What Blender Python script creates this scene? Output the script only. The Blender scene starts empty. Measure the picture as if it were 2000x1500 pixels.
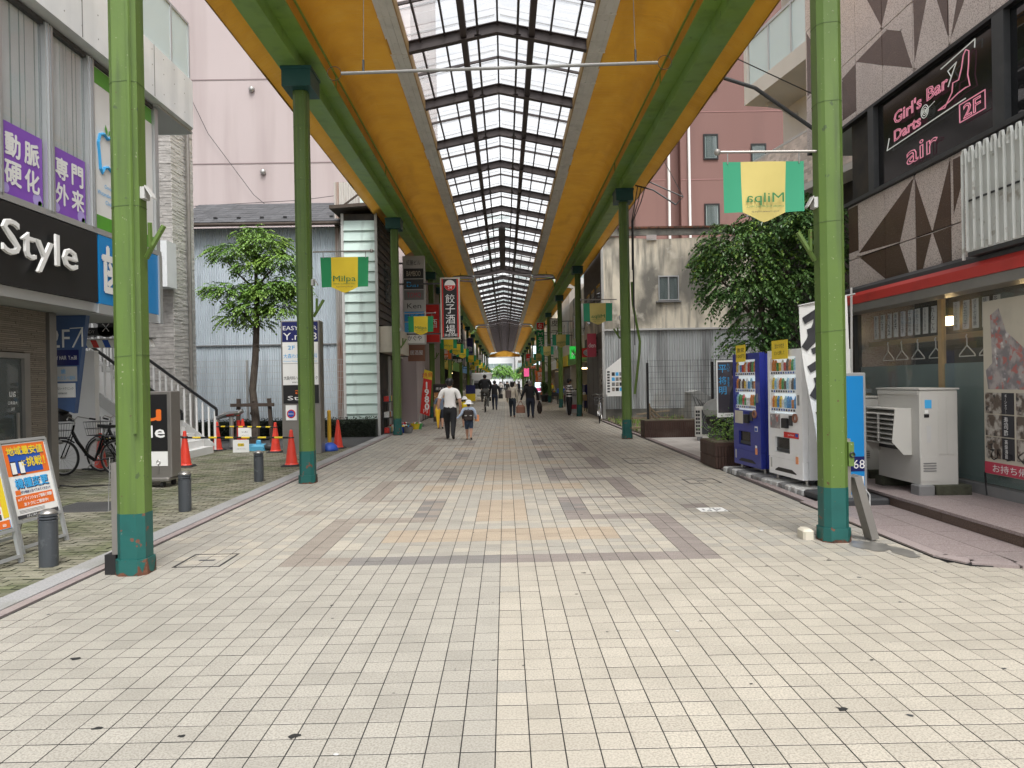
import bpy, bmesh, math, random
from mathutils import Vector, Matrix
random.seed(7)
C = bpy.context.scene.collection
scene = bpy.context.scene

# ---------------------------------------------------------------- camera, sky, sun, exposure
CAM_R = Vector((0.9998057, -0.00907463, -0.01749904))
CAM_U = Vector((0.01752347, 0.00261926, 0.99984302))
CAM_F = Vector((0.00902738, 0.99995539, -0.00277777))
cam = bpy.data.cameras.new('camera')
cam.sensor_width = 36
cam.lens = 1440 / 2000 * 36
cam.clip_start = 0.1
cam.clip_end = 2000
cam_ob = bpy.data.objects.new('camera', cam)
C.objects.link(cam_ob)
mw = Matrix((CAM_R, CAM_U, -CAM_F)).transposed().to_4x4()
mw.translation = Vector((0, 0, 1.58))
cam_ob.matrix_world = mw
scene.camera = cam_ob

SUN_EL, SUN_AZ = math.radians(60), math.radians(165)
world = bpy.data.worlds.new('World')
scene.world = world
world.use_nodes = True
wn = world.node_tree
bg = wn.nodes['Background']
sky = wn.nodes.new('ShaderNodeTexSky')
sky.sky_type = 'NISHITA'
sky.sun_disc = False
sky.sun_elevation = SUN_EL
sky.sun_rotation = SUN_AZ
sky.air_density = 1.0
sky.dust_density = 4.0
hs = wn.nodes.new('ShaderNodeHueSaturation')
hs.inputs['Saturation'].default_value = 0.12
wn.links.new(sky.outputs[0], hs.inputs['Color'])
wn.links.new(hs.outputs[0], bg.inputs['Color'])
bg.inputs['Strength'].default_value = 0.15
sun = bpy.data.lights.new('sun', 'SUN')
sun.energy = 1.5
sun.angle = math.radians(25)
sun.color = (1.0, 0.97, 0.93)
sun_ob = bpy.data.objects.new('sun', sun)
C.objects.link(sun_ob)
sd = Vector((math.sin(SUN_AZ) * math.cos(SUN_EL), math.cos(SUN_AZ) * math.cos(SUN_EL), math.sin(SUN_EL)))
sun_ob.rotation_euler = sd.to_track_quat('Z', 'Y').to_euler()
vs = scene.view_settings
vs.view_transform = 'Standard'
vs.look = 'None'
vs.exposure = 0.8
vs.gamma = 1.0
vs.use_curve_mapping = False
scene.cycles.max_bounces = 10
scene.cycles.diffuse_bounces = 6
scene.cycles.transparent_max_bounces = 12
scene.cycles.caustics_reflective = False
scene.cycles.caustics_refractive = False

# ---------------------------------------------------------------- materials
MATS = {}

def mk(name, col, rough=0.6, layers=(), metal=0.0, bump=None, rnd=0.0, emit=0.0, spec=0.5, coat=0.0, wave=None):
    """layers: (noise scale, lo, hi, colour, amount[, vector scale]) each mixes a colour through a noise mask."""
    m = bpy.data.materials.new(name)
    m.use_nodes = True
    nt = m.node_tree
    p = nt.nodes['Principled BSDF']
    p.inputs['Roughness'].default_value = rough
    p.inputs['Metallic'].default_value = metal
    p.inputs['Specular IOR Level'].default_value = spec
    p.inputs['Coat Weight'].default_value = coat
    rgb = nt.nodes.new('ShaderNodeRGB')
    rgb.outputs[0].default_value = (*col, 1)
    out = rgb.outputs[0]
    geo = nt.nodes.new('ShaderNodeNewGeometry')
    for i, L in enumerate(layers):
        scale, lo, hi, c, amt = L[:5]
        vec = geo.outputs['Position']
        if len(L) > 5:
            mp = nt.nodes.new('ShaderNodeVectorMath')
            mp.operation = 'MULTIPLY'
            mp.inputs[1].default_value = L[5]
            nt.links.new(vec, mp.inputs[0])
            vec = mp.outputs[0]
        nz = nt.nodes.new('ShaderNodeTexNoise')
        nz.inputs['Scale'].default_value = scale
        nz.inputs['Detail'].default_value = 4
        nt.links.new(vec, nz.inputs['Vector'])
        mr = nt.nodes.new('ShaderNodeMapRange')
        mr.inputs['From Min'].default_value = lo
        mr.inputs['From Max'].default_value = hi
        mr.inputs['To Max'].default_value = amt
        nt.links.new(nz.outputs['Fac'], mr.inputs['Value'])
        mx = nt.nodes.new('ShaderNodeMix')
        mx.data_type = 'RGBA'
        nt.links.new(mr.outputs[0], mx.inputs[0])
        nt.links.new(out, mx.inputs[6])
        mx.inputs[7].default_value = (*c, 1)
        out = mx.outputs[2]
    if rnd:
        oi = nt.nodes.new('ShaderNodeObjectInfo')
        ad = nt.nodes.new('ShaderNodeMath')
        ad.operation = 'ADD'
        nt.links.new(oi.outputs['Random'], ad.inputs[0])
        nt.links.new(geo.outputs['Random Per Island'], ad.inputs[1])
        fr = nt.nodes.new('ShaderNodeMath')
        fr.operation = 'FRACT'
        nt.links.new(ad.outputs[0], fr.inputs[0])
        mr = nt.nodes.new('ShaderNodeMapRange')
        mr.inputs['To Min'].default_value = 1 - rnd
        mr.inputs['To Max'].default_value = 1 + rnd
        nt.links.new(fr.outputs[0], mr.inputs['Value'])
        mv = nt.nodes.new('ShaderNodeVectorMath')
        mv.operation = 'SCALE'
        nt.links.new(out, mv.inputs[0])
        nt.links.new(mr.outputs[0], mv.inputs['Scale'])
        out = mv.outputs[0]
    nt.links.new(out, p.inputs['Base Color'])
    if emit:
        nt.links.new(out, p.inputs['Emission Color'])
        p.inputs['Emission Strength'].default_value = emit
    if bump:
        nz = nt.nodes.new('ShaderNodeTexNoise')
        nz.inputs['Scale'].default_value = bump[0]
        nz.inputs['Detail'].default_value = 3
        vec = geo.outputs['Position']
        if len(bump) > 2:
            mp = nt.nodes.new('ShaderNodeVectorMath')
            mp.operation = 'MULTIPLY'
            mp.inputs[1].default_value = bump[2]
            nt.links.new(vec, mp.inputs[0])
            vec = mp.outputs[0]
        nt.links.new(vec, nz.inputs['Vector'])
        b = nt.nodes.new('ShaderNodeBump')
        b.inputs['Strength'].default_value = bump[1]
        b.inputs['Distance'].default_value = 0.02
        nt.links.new(nz.outputs['Fac'], b.inputs['Height'])
        nt.links.new(b.outputs[0], p.inputs['Normal'])
    MATS[name] = m
    return m

def tone(c, k):
    return tuple(min(1, x * k) for x in c)

# floor tiles: speckle, grime patches, gum spots
def tile_mat(name, col, rnd=0.07):
    mk(name, col, 0.55, [(95, .43, .60, tone(col, .58), .8), (2.2, .45, .72, tone(col, .66), .5), (150, .58, .68, tone(col, 1.3), .6),
                         (0.5, .48, .68, tone(col, .72), .55), (7.5, .735, .75, (.05, .05, .05), .85)], rnd=rnd, bump=(300, .1))
tile_mat('tile_grey', (.395, .372, .325))
tile_mat('tile_cream', (.46, .422, .355))
tile_mat('tile_slate', (.225, .212, .20))
tile_mat('tile_brown', (.315, .275, .235))
tile_mat('tile_mauve', (.275, .24, .22))
tile_mat('tile_orange', (.45, .37, .28))
mk('grout', (.012, .012, .012), .9, [(3, .4, .7, (.03, .028, .025), .5)])
mk('paver', (.215, .205, .15), .85, [(1.1, .44, .62, (.10, .12, .05), .8), (.7, .5, .7, (.27, .26, .23), .6), (5, .55, .75, (.30, .29, .24), .6), (60, .4, .7, (.11, .105, .075), .6)], rnd=.28, bump=(60, .4))
mk('paver_joint', (.02, .026, .012), .95)
mk('kerb', (.33, .33, .33), .85, [(70, .4, .65, (.2, .2, .2), .6), (1.2, .5, .7, (.2, .2, .17), .6)], rnd=.06)
mk('kerb_pink', (.30, .25, .24), .85, [(90, .4, .65, (.2, .16, .16), .6), (1.2, .5, .7, (.2, .17, .15), .6)], rnd=.08)
mk('asphalt', (.055, .056, .058), .9, [(120, .4, .7, (.09, .09, .09), .6), (.8, .4, .7, (.035, .035, .035), .6)], bump=(200, .3))
mk('far_road', (.34, .32, .29), .8, [(2, .4, .7, (.24, .23, .2), .5)])
mk('granite_pale', (.33, .275, .265), .55, [(110, .42, .6, (.16, .12, .12), .75), (60, .6, .68, (.48, .43, .42), .6), (.9, .5, .75, (.2, .18, .17), .5)], rnd=.04)
mk('granite_wall', (.66, .58, .545), .28, [(60, .49, .60, (.28, .21, .19), .85), (45, .6, .66, (.72, .66, .64), .7), (1, .5, .8, (.36, .30, .28), .4, (1, 1, .15))], rnd=.05)
mk('granite_brown', (.12, .075, .058), .25, [(100, .42, .58, (.055, .036, .03), .8), (70, .6, .68, (.2, .15, .13), .5)], rnd=.07)
mk('granite_step', (.13, .085, .062), .45, [(90, .42, .58, (.05, .033, .026), .8), (70, .62, .68, (.25, .19, .16), .5)])
mk('light_paving', (.56, .53, .50), .7, [(1.5, .42, .7, (.38, .36, .33), .6), (90, .4, .7, (.42, .4, .38), .5)], rnd=.05)
# arcade paint
mk('lime_paint', (.098, .168, .03), .5, [(3, .45, .75, (.08, .14, .03), .6), (1.2, .5, .75, (.14, .21, .06), .5, (3, 3, .5)), (38, .70, .715, (.30, .33, .20), .8), (22, .72, .735, (.10, .04, .025), .9), (9, .70, .72, (.05, .08, .035), .8), (2.5, .55, .72, (.05, .075, .03), .55, (4, 4, .3))], bump=(9, .12))
mk('lime_dark', (.07, .12, .03), .6)
mk('floor_damp', (.14, .135, .125), .3, [(6, .4, .65, (.22, .21, .19), .7)])
mk('beam_paint', (.215, .37, .065), .5, [(1.4, .42, .72, (.22, .38, .14), .7), (6, .68, .74, (.07, .11, .04), .8), (25, .74, .76, (.05, .05, .03), .9), (3, .5, .8, (.09, .16, .03), .6)], bump=(6, .1))
mk('teal_paint', (.008, .095, .085), .5, [(4, .5, .75, (.006, .06, .055), .6), (12, .63, .65, (.16, .06, .035), .9), (60, .74, .76, (.4, .4, .35), .6)], bump=(9, .12))
mk('teal_dark', (.012, .075, .07), .5, [(4, .5, .75, (.01, .04, .04), .6)])
mk('rust', (.14, .055, .03), .9, [(8, .45, .6, (.05, .025, .018), .9), (25, .6, .65, (.02, .12, .10), .9)], bump=(40, .6))
mk('tarp', (.66, .335, .028), .55, [(1.2, .4, .7, (.54, .255, .02), .8), (30, .715, .725, (.07, .02, .01), .9, (1, 2.5, 1)), (3, .5, .75, (.70, .40, .06), .4), (1.5, .55, .75, (.34, .15, .015), .5, (1, .2, 1))], bump=(3, .6, (1, 6, 1)))
def fabric(name, k):
    m = MATS[name]
    nt = m.node_tree
    p = nt.nodes['Principled BSDF']
    src = p.inputs['Base Color'].links[0].from_socket
    tl = nt.nodes.new('ShaderNodeBsdfTranslucent')
    nt.links.new(src, tl.inputs['Color'])
    mx = nt.nodes.new('ShaderNodeMixShader')
    mx.inputs[0].default_value = k
    nt.links.new(p.outputs[0], mx.inputs[1])
    nt.links.new(tl.outputs[0], mx.inputs[2])
    nt.links.new(mx.outputs[0], nt.nodes['Material Output'].inputs['Surface'])
fabric('tarp', .10)
mk('tarp_edge', (.30, .16, .03), .7, [(6, .5, .7, (.08, .05, .02), .8)])
mk('rib_steel', (.055, .042, .042), .6, [(3, .45, .7, (.09, .07, .065), .6)])
mk('bar_steel', (.045, .038, .038), .6)
mk('gutter', (.80, .79, .75), .5, [(3, .5, .8, (.5, .5, .46), .6), (14, .64, .7, (.3, .3, .27), .5)])
mk('board_ochre', (.42, .27, .11), .7)
mk('pipe_grey', (.24, .24, .23), .5, metal=.2, layers=[(20, .5, .7, (.2, .2, .2), .6)])
mk('steel', (.42, .41, .39), .35, metal=.85, layers=[(3, .4, .7, (.33, .32, .30), .6)])
mk('steel_dull', (.30, .285, .265), .4, metal=.6, layers=[(2, .4, .7, (.22, .21, .2), .6)])
mk('alu', (.55, .57, .58), .35, metal=.6)
mk('chrome', (.75, .75, .75), .12, metal=1)
mk('white', (.78, .78, .77), .5, [(2, .5, .8, (.68, .68, .66), .5)])
mk('white_gloss', (.86, .87, .88), .3, [(2.5, .5, .8, (.66, .66, .65), .4)], coat=.2)
mk('paper', (.82, .82, .80), .6)
mk('black', (.012, .012, .013), .45)
mk('black_gloss', (.010, .010, .011), .15)
mk('rubber', (.015, .015, .015), .75)
mk('dark_grey', (.045, .047, .05), .5, [(5, .5, .75, (.075, .077, .08), .5)])
mk('mid_grey', (.20, .20, .20), .6, [(3, .4, .7, (.15, .15, .15), .5)])
mk('light_grey', (.50, .50, .49), .6, [(2, .4, .7, (.42, .42, .4), .5)])
mk('bollard', (.055, .062, .07), .4, [(9, .62, .7, (.13, .14, .15), .6)])
mk('concrete_white', (.80, .83, .845), .7, [(1.1, .4, .7, (.62, .65, .67), .6), (.7, .5, .75, (.52, .55, .57), .5, (3, 3, .25))], bump=(60, .05))
mk('soffit', (.45, .47, .48), .7)
mk('pink_wall', (.46, .395, .39), .8, [(.25, .4, .7, (.415, .35, .345), .6), (.6, .46, .68, (.33, .27, .262), .6, (2, 2, .15))], bump=(80, .1))
mk('pink_line', (.25, .2, .2), .9)
mk('red_wall', (.205, .112, .098), .75, [(.3, .4, .7, (.19, .098, .084), .6), (30, .4, .7, (.24, .13, .115), .4), (.5, .52, .72, (.15, .08, .07), .5, (2, 2, .15))], bump=(30, .25))
mk('red_joint', (.33, .18, .17), .8)
mk('stucco', (.76, .70, .57), .9, [(.35, .40, .62, (.60, .54, .43), .9), (.75, .44, .62, (.13, .125, .11), .92, (1, 1, .6)), (2.5, .48, .70, (.20, .19, .165), .85, (2, 2, .22)), (1.6, .58, .68, (.66, .62, .53), .8)], bump=(25, .5))
mk('stucco_dark', (.10, .10, .09), .95, [(2, .4, .65, (.24, .23, .2), .8)], bump=(25, .5))
mk('corr_grey', (.43, .45, .455), .55, [(1.0, .46, .66, (.20, .205, .205), .8, (2.2, 2.2, .22)), (1.2, .52, .68, (.58, .62, .62), .8, (3, 3, .2)), (.8, .6, .7, (.30, .27, .22), .5)], metal=.1)
mk('corr_blue', (.56, .625, .675), .5, [(.5, .4, .7, (.48, .55, .60), .7), (1.2, .55, .72, (.27, .30, .34), .55, (3, 3, .25)), (.9, .56, .68, (.52, .58, .62), .6)], metal=.1)
mk('corr_rust', (.52, .50, .47), .6, [(1.1, .5, .66, (.24, .10, .05), .85, (4, 4, .25)), (.8, .5, .7, (.40, .39, .37), .6)])
mk('mint', (.60, .735, .69), .55, [(.9, .42, .7, (.50, .64, .60), .7), (2, .55, .75, (.27, .33, .31), .6, (2, 2, .4))], rnd=.05)
mk('siding_brown', (.085, .075, .066), .7, [(2, .4, .7, (.05, .043, .038), .7, (1, .4, 2)), (4, .55, .7, (.14, .125, .11), .6)], rnd=.12)
mk('wood_dark', (.05, .035, .026), .75, [(8, .4, .7, (.08, .06, .045), .6, (1, 1, .2))], rnd=.15)
mk('wood_pale', (.45, .33, .18), .6, [(3, .4, .7, (.36, .26, .14), .6, (4, .4, 4))])
mk('bark', (.06, .046, .036), .9, [(14, .4, .65, (.11, .09, .07), .8, (1, 1, .3))], bump=(30, .8))
mk('roof_slate', (.085, .088, .095), .7, [(3, .4, .7, (.05, .052, .057), .6)], rnd=.18)
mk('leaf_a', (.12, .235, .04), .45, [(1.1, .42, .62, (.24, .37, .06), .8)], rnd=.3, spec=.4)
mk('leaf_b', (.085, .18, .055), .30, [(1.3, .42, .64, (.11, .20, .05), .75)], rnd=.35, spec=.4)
mk('leaf_far', (.14, .30, .05), .6, [(1, .4, .7, (.20, .38, .08), .7)], rnd=.3)
mk('hedge_leaf', (.012, .02, .010), .6, rnd=.4)
mk('brick_lit', (.66, .645, .61), .8, [(9, .4, .7, (.58, .565, .54), .7)], rnd=.08, bump=(40, .4))
mk('brick_shaded', (.44, .42, .40), .8, [(9, .4, .7, (.28, .27, .25), .7)], rnd=.12, bump=(40, .4))  # same tower stone for the camera side, its shade put into the colour
mk('stripe_wall', (.27, .235, .195), .75, [(20, .4, .7, (.20, .175, .145), .7, (1, 2, 1))], rnd=.14)
mk('stripe_gap', (.07, .06, .05), .9)
mk('tile_parapet', (.64, .56, .50), .5, rnd=.25)
mk('apartment', (.62, .60, .56), .75, [(.6, .4, .7, (.54, .52, .48), .7, (2, 2, .4))], bump=(60, .1))
mk('curtain', (.36, .44, .43), .85, [(2.2, .42, .64, (.17, .23, .225), .85, (3, 3, .3)), (.9, .45, .6, (.22, .29, .28), .7)])
mk('door_frost', (.40, .52, .50), .35, [(1, .4, .7, (.33, .44, .43), .5)])
mk('frost_green', (.24, .33, .31), .35, [(1.4, .4, .7, (.14, .20, .19), .7), (120, .45, .6, (.2, .27, .255), .5)])
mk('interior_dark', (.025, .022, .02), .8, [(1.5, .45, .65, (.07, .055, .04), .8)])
mk('shutter', (.17, .155, .14), .55, [(2, .4, .7, (.12, .11, .1), .6)], metal=.2)
mk('cream_board', (.56, .52, .43), .7, [(3, .5, .75, (.42, .39, .32), .6)])
mk('red_awning', (.48, .035, .028), .4, [(3, .5, .8, (.25, .02, .018), .5)])
mk('blue_sign', (.012, .25, .62), .35)
mk('navy', (.012, .016, .11), .35)
mk('slate_blue', (.06, .115, .26), .45, [(1, .4, .7, (.08, .14, .29), .5)])
mk('vm_blue', (.022, .035, .27), .28, [(1.5, .45, .75, (.035, .05, .34), .6)], coat=.4)
mk('purple', (.24, .085, .50), .4, [(1.5, .45, .75, (.30, .12, .58), .5)])
mk('lilac', (.45, .36, .75), .5)
mk('green_sign', (.10, .36, .03), .4)
mk('orange', (.80, .17, .025), .45)
mk('orange_pale', (.80, .33, .15), .5)
mk('red', (.62, .022, .016), .4)
mk('pink_sign', (.50, .05, .09), .4)
mk('yellow', (.80, .60, .03), .45)
mk('yellow_post', (.62, .36, .025), .4)
mk('blue_print', (.02, .09, .42), .45)
mk('sky_print', (.06, .40, .78), .45)
mk('text_dark', (.03, .03, .035), .6)
mk('text_green', (.02, .16, .05), .7)
mk('text_white', (.85, .85, .84), .5)
mk('flag_green', (.016, .235, .085), .8, [(4, .4, .7, (.012, .19, .07), .6)])
mk('flag_yellow', (.70, .52, .03), .8, [(4, .4, .7, (.62, .45, .025), .6)])
mk('flag_pale', (.52, .43, .14), .8, [(4, .4, .7, (.46, .38, .12), .6)])
mk('flag_green_pale', (.03, .26, .14), .8)
mk('cone_red', (.74, .055, .03), .45, [(6, .55, .75, (.55, .04, .025), .6)])
mk('plastic_blue', (.03, .10, .55), .45)
mk('tank_blue', (.10, .38, .58), .4)
mk('planter', (.055, .028, .020), .6, [(2, .5, .75, (.10, .075, .06), .6)], rnd=.12)
mk('soil', (.11, .085, .06), .95, [(4, .4, .65, (.20, .18, .13), .7), (9, .55, .65, (.07, .10, .03), .8)], bump=(12, .8))
mk('timber', (.30, .23, .15), .8, [(6, .4, .7, (.20, .15, .1), .7)], rnd=.3)
mk('ac_cream', (.53, .52, .485), .5, [(1.5, .45, .75, (.44, .43, .40), .6)])
mk('block_moss', (.045, .045, .03), .95, [(6, .4, .65, (.08, .085, .055), .7)], bump=(30, .6))
mk('skin', (.50, .28, .19), .5)
mk('hair', (.012, .010, .009), .45)
mk('hair_grey', (.22, .21, .20), .6)
mk('cloth_white', (.86, .84, .82), .85, [(5, .45, .7, (.66, .66, .63), .6)])
mk('cloth_cream', (.62, .56, .46), .9, [(6, .45, .7, (.52, .47, .38), .6)])
mk('cloth_black', (.014, .014, .016), .85, [(6, .45, .7, (.022, .022, .025), .6)])
mk('cloth_navy', (.02, .026, .045), .85)
mk('denim', (.045, .07, .12), .85, [(5, .45, .7, (.085, .12, .19), .7)])
mk('jeans_dark', (.025, .035, .05), .85)
mk('cloth_grey', (.12, .12, .11), .85)
mk('cloth_blue', (.16, .20, .27), .85)
mk('cloth_pale', (.46, .55, .70), .85)
mk('cloth_lemon', (.58, .62, .33), .85)
mk('bag_brown', (.27, .13, .085), .7)
mk('bag_dark', (.028, .018, .016), .7)
mk('bag_grey', (.13, .10, .09), .7)
mk('umbrella', (.85, .48, .02), .5, [(2, .4, .7, (.80, .62, .03), .7)])
mk('hat', (.78, .78, .79), .8)
mk('sole', (.30, .28, .25), .8)
mk('photo_food', (.55, .22, .07), .5, [(9, .4, .6, (.75, .45, .18), .9), (14, .55, .65, (.2, .06, .02), .8)])
mk('photo_fish', (.42, .38, .37), .5, [(7, .42, .58, (.20, .19, .20), .9), (11, .55, .62, (.45, .15, .13), .9), (9, .6, .68, (.7, .68, .66), .9)])
mk('photo_dark', (.12, .09, .07), .5, [(10, .45, .6, (.5, .47, .42), .9), (16, .58, .66, (.03, .03, .03), .9)])
mk('poster_bg', (.05, .045, .055), .4, [(4, .45, .7, (.16, .14, .15), .6)])
mk('suit', (.012, .014, .03), .6)
mk('light_sign', (.70, .85, .95), .5, emit=1.2)
mk('mos_green', (.02, .40, .05), .4, emit=.5)
mk('lamp_warm', (1.0, .72, .35), .5, emit=9.0)
mk('neon_pink', (.72, .27, .36), .4, emit=.22)
mk('neon_white', (.7, .72, .68), .4, emit=.15)
mk('vm_inside', (.75, .82, .85), .5, emit=.35)
mk('shelf_strip', (.75, .76, .77), .4, emit=.1)
mk('tube_white', (.66, .68, .66), .5, [(3, .5, .75, (.50, .50, .47), .6), (7, .62, .7, (.28, .25, .2), .6)])
mk('poster_pink', (.85, .12, .3), .5, emit=.5)
mk('far_white', (.85, .86, .87), .6, emit=0)
mk('tarp_sheet', (.42, .43, .42), .5, [(3, .4, .7, (.28, .29, .28), .7)])
for i, c in enumerate([(.55, .04, .03), (.05, .25, .55), (.06, .30, .08), (.70, .45, .05), (.72, .72, .70), (.10, .05, .03), (.60, .20, .03), (.30, .55, .75)]):
    mk('can_%s' % 'abcdefgh'[i], c, .35, [(30, .5, .6, tone(c, 1.8), .6)])

def glass(name, col, alpha, rough=.03):
    m = bpy.data.materials.new(name)
    m.use_nodes = True
    nt = m.node_tree
    nt.nodes.remove(nt.nodes['Principled BSDF'])
    out = nt.nodes['Material Output']
    tr = nt.nodes.new('ShaderNodeBsdfTransparent')
    gl = nt.nodes.new('ShaderNodeBsdfGlossy')
    gl.inputs['Roughness'].default_value = rough
    df = nt.nodes.new('ShaderNodeBsdfDiffuse')
    df.inputs['Color'].default_value = (*col, 1)
    fr = nt.nodes.new('ShaderNodeFresnel')
    fr.inputs['IOR'].default_value = 1.6
    a = nt.nodes.new('ShaderNodeMixShader')
    a.inputs[0].default_value = alpha
    nt.links.new(tr.outputs[0], a.inputs[1])
    nt.links.new(df.outputs[0], a.inputs[2])
    b = nt.nodes.new('ShaderNodeMixShader')
    ge = nt.nodes.new('ShaderNodeNewGeometry')
    ff = nt.nodes.new('ShaderNodeMath')
    ff.operation = 'SUBTRACT'
    ff.use_clamp = True
    nt.links.new(fr.outputs[0], ff.inputs[0])
    nt.links.new(ge.outputs['Backfacing'], ff.inputs[1])
    nt.links.new(ff.outputs[0], b.inputs[0])
    nt.links.new(a.outputs[0], b.inputs[1])
    nt.links.new(gl.outputs[0], b.inputs[2])
    nt.links.new(b.outputs[0], out.inputs['Surface'])
    MATS[name] = m
glass('window_glass', (.12, .15, .15), .35)
glass('clear_glass', (.34, .40, .40), .10)
glass('rail_glass', (.72, .86, .88), .8)
glass('dark_glass', (.015, .016, .018), .88, .02)
glass('case_glass', (.6, .65, .65), .03)
glass('windscreen', (.02, .025, .03), .6)

# translucent ribbed roof sheet
def roof_pane():
    m = bpy.data.materials.new('roof_pane')
    m.use_nodes = True
    nt = m.node_tree
    nt.nodes.remove(nt.nodes['Principled BSDF'])
    out = nt.nodes['Material Output']
    geo = nt.nodes.new('ShaderNodeNewGeometry')
    w = nt.nodes.new('ShaderNodeTexNoise')
    w.inputs['Scale'].default_value = 1.4
    mp = nt.nodes.new('ShaderNodeVectorMath')
    mp.operation = 'MULTIPLY'
    mp.inputs[1].default_value = (1.2, 3.5, 1.2)
    nt.links.new(geo.outputs['Position'], mp.inputs[0])
    nt.links.new(mp.outputs[0], w.inputs['Vector'])
    rp = nt.nodes.new('ShaderNodeValToRGB')
    rp.color_ramp.elements[0].position = .3
    rp.color_ramp.elements[0].color = (.86, .88, .90, 1)
    rp.color_ramp.elements[1].position = .6
    rp.color_ramp.elements[1].color = (.97, .975, .98, 1)
    nt.links.new(w.outputs['Fac'], rp.inputs[0])
    tl = nt.nodes.new('ShaderNodeBsdfTranslucent')
    tr = nt.nodes.new('ShaderNodeBsdfTransparent')
    nt.links.new(rp.outputs[0], tl.inputs['Color'])
    nt.links.new(rp.outputs[0], tr.inputs['Color'])
    a = nt.nodes.new('ShaderNodeMixShader')
    a.inputs[0].default_value = .75
    nt.links.new(tl.outputs[0], a.inputs[1])
    nt.links.new(tr.outputs[0], a.inputs[2])
    nt.links.new(a.outputs[0], out.inputs['Surface'])
    MATS['roof_pane'] = m
roof_pane()

# far floor where single tiles no longer show
def far_tiles():
    m = mk('far_tiles', (.5, .46, .38), .65)
    nt = m.node_tree
    p = nt.nodes['Principled BSDF']
    geo = nt.nodes.new('ShaderNodeNewGeometry')
    b = nt.nodes.new('ShaderNodeTexBrick')
    b.offset = 0
    b.inputs['Scale'].default_value = 1
    b.inputs['Brick Width'].default_value = .15
    b.inputs['Row Height'].default_value = .15
    b.inputs['Mortar Size'].default_value = .004
    b.inputs['Color1'].default_value = (.54, .49, .40, 1)
    b.inputs['Color2'].default_value = (.45, .41, .34, 1)
    b.inputs['Mortar'].default_value = (.12, .11, .1, 1)
    nt.links.new(geo.outputs['Position'], b.inputs['Vector'])
    nt.links.new(b.outputs[0], p.inputs['Base Color'])
far_tiles()

# ---------------------------------------------------------------- builders
WLOC = {}          # world location of a thing's root

def tag(o, label=None, cat=None, group=None, kind=None):
    if label: o['label'] = label
    if cat: o['category'] = cat
    if group: o['group'] = group
    if kind: o['kind'] = kind
    return o

def thing(name, label, cat, loc=(0, 0, 0), rotz=0.0, group=None):
    o = bpy.data.objects.new(name, None)
    C.objects.link(o)
    o.empty_display_size = .2
    o.location = loc
    o.rotation_euler = (0, 0, rotz)
    WLOC[o.name] = Vector(loc)
    return tag(o, label, cat, group)

def copy_tree(o, loc=None, rotz=None, label=None, parent=None, group=None):
    c = o.copy()
    C.objects.link(c)
    if parent is not None:
        c.parent = parent
    if loc is not None:
        c.location = loc
    if rotz is not None:
        c.rotation_euler = (0, 0, rotz)
    if label:
        c['label'] = label
    if group:
        c['group'] = group
    for ch in list(o.children):
        copy_tree(ch, parent=c)
    return c

_TXT = {}
def text_mesh(s, outline=0.0):
    k = (s, outline)
    if k in _TXT:
        return _TXT[k]
    cu = bpy.data.curves.new('lettering', 'FONT')
    cu.body = s
    cu.resolution_u = 2
    if outline:
        cu.fill_mode = 'NONE'
        cu.bevel_depth = outline
        cu.bevel_resolution = 0
    o = bpy.data.objects.new('lettering', cu)
    C.objects.link(o)
    dg = bpy.context.evaluated_depsgraph_get()
    me = bpy.data.meshes.new_from_object(o.evaluated_get(dg))
    vs_ = [v.co.copy() for v in me.vertices]
    fs = [tuple(p.vertices) for p in me.polygons]
    bpy.data.objects.remove(o)
    bpy.data.curves.remove(cu)
    bpy.data.meshes.remove(me)
    if vs_:
        x0 = min(v.x for v in vs_); x1 = max(v.x for v in vs_)
        y0 = min(v.y for v in vs_); y1 = max(v.y for v in vs_)
    else:
        x0 = x1 = y0 = y1 = 0
    _TXT[k] = (vs_, fs, x0, x1, y0, y1)
    return _TXT[k]

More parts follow.
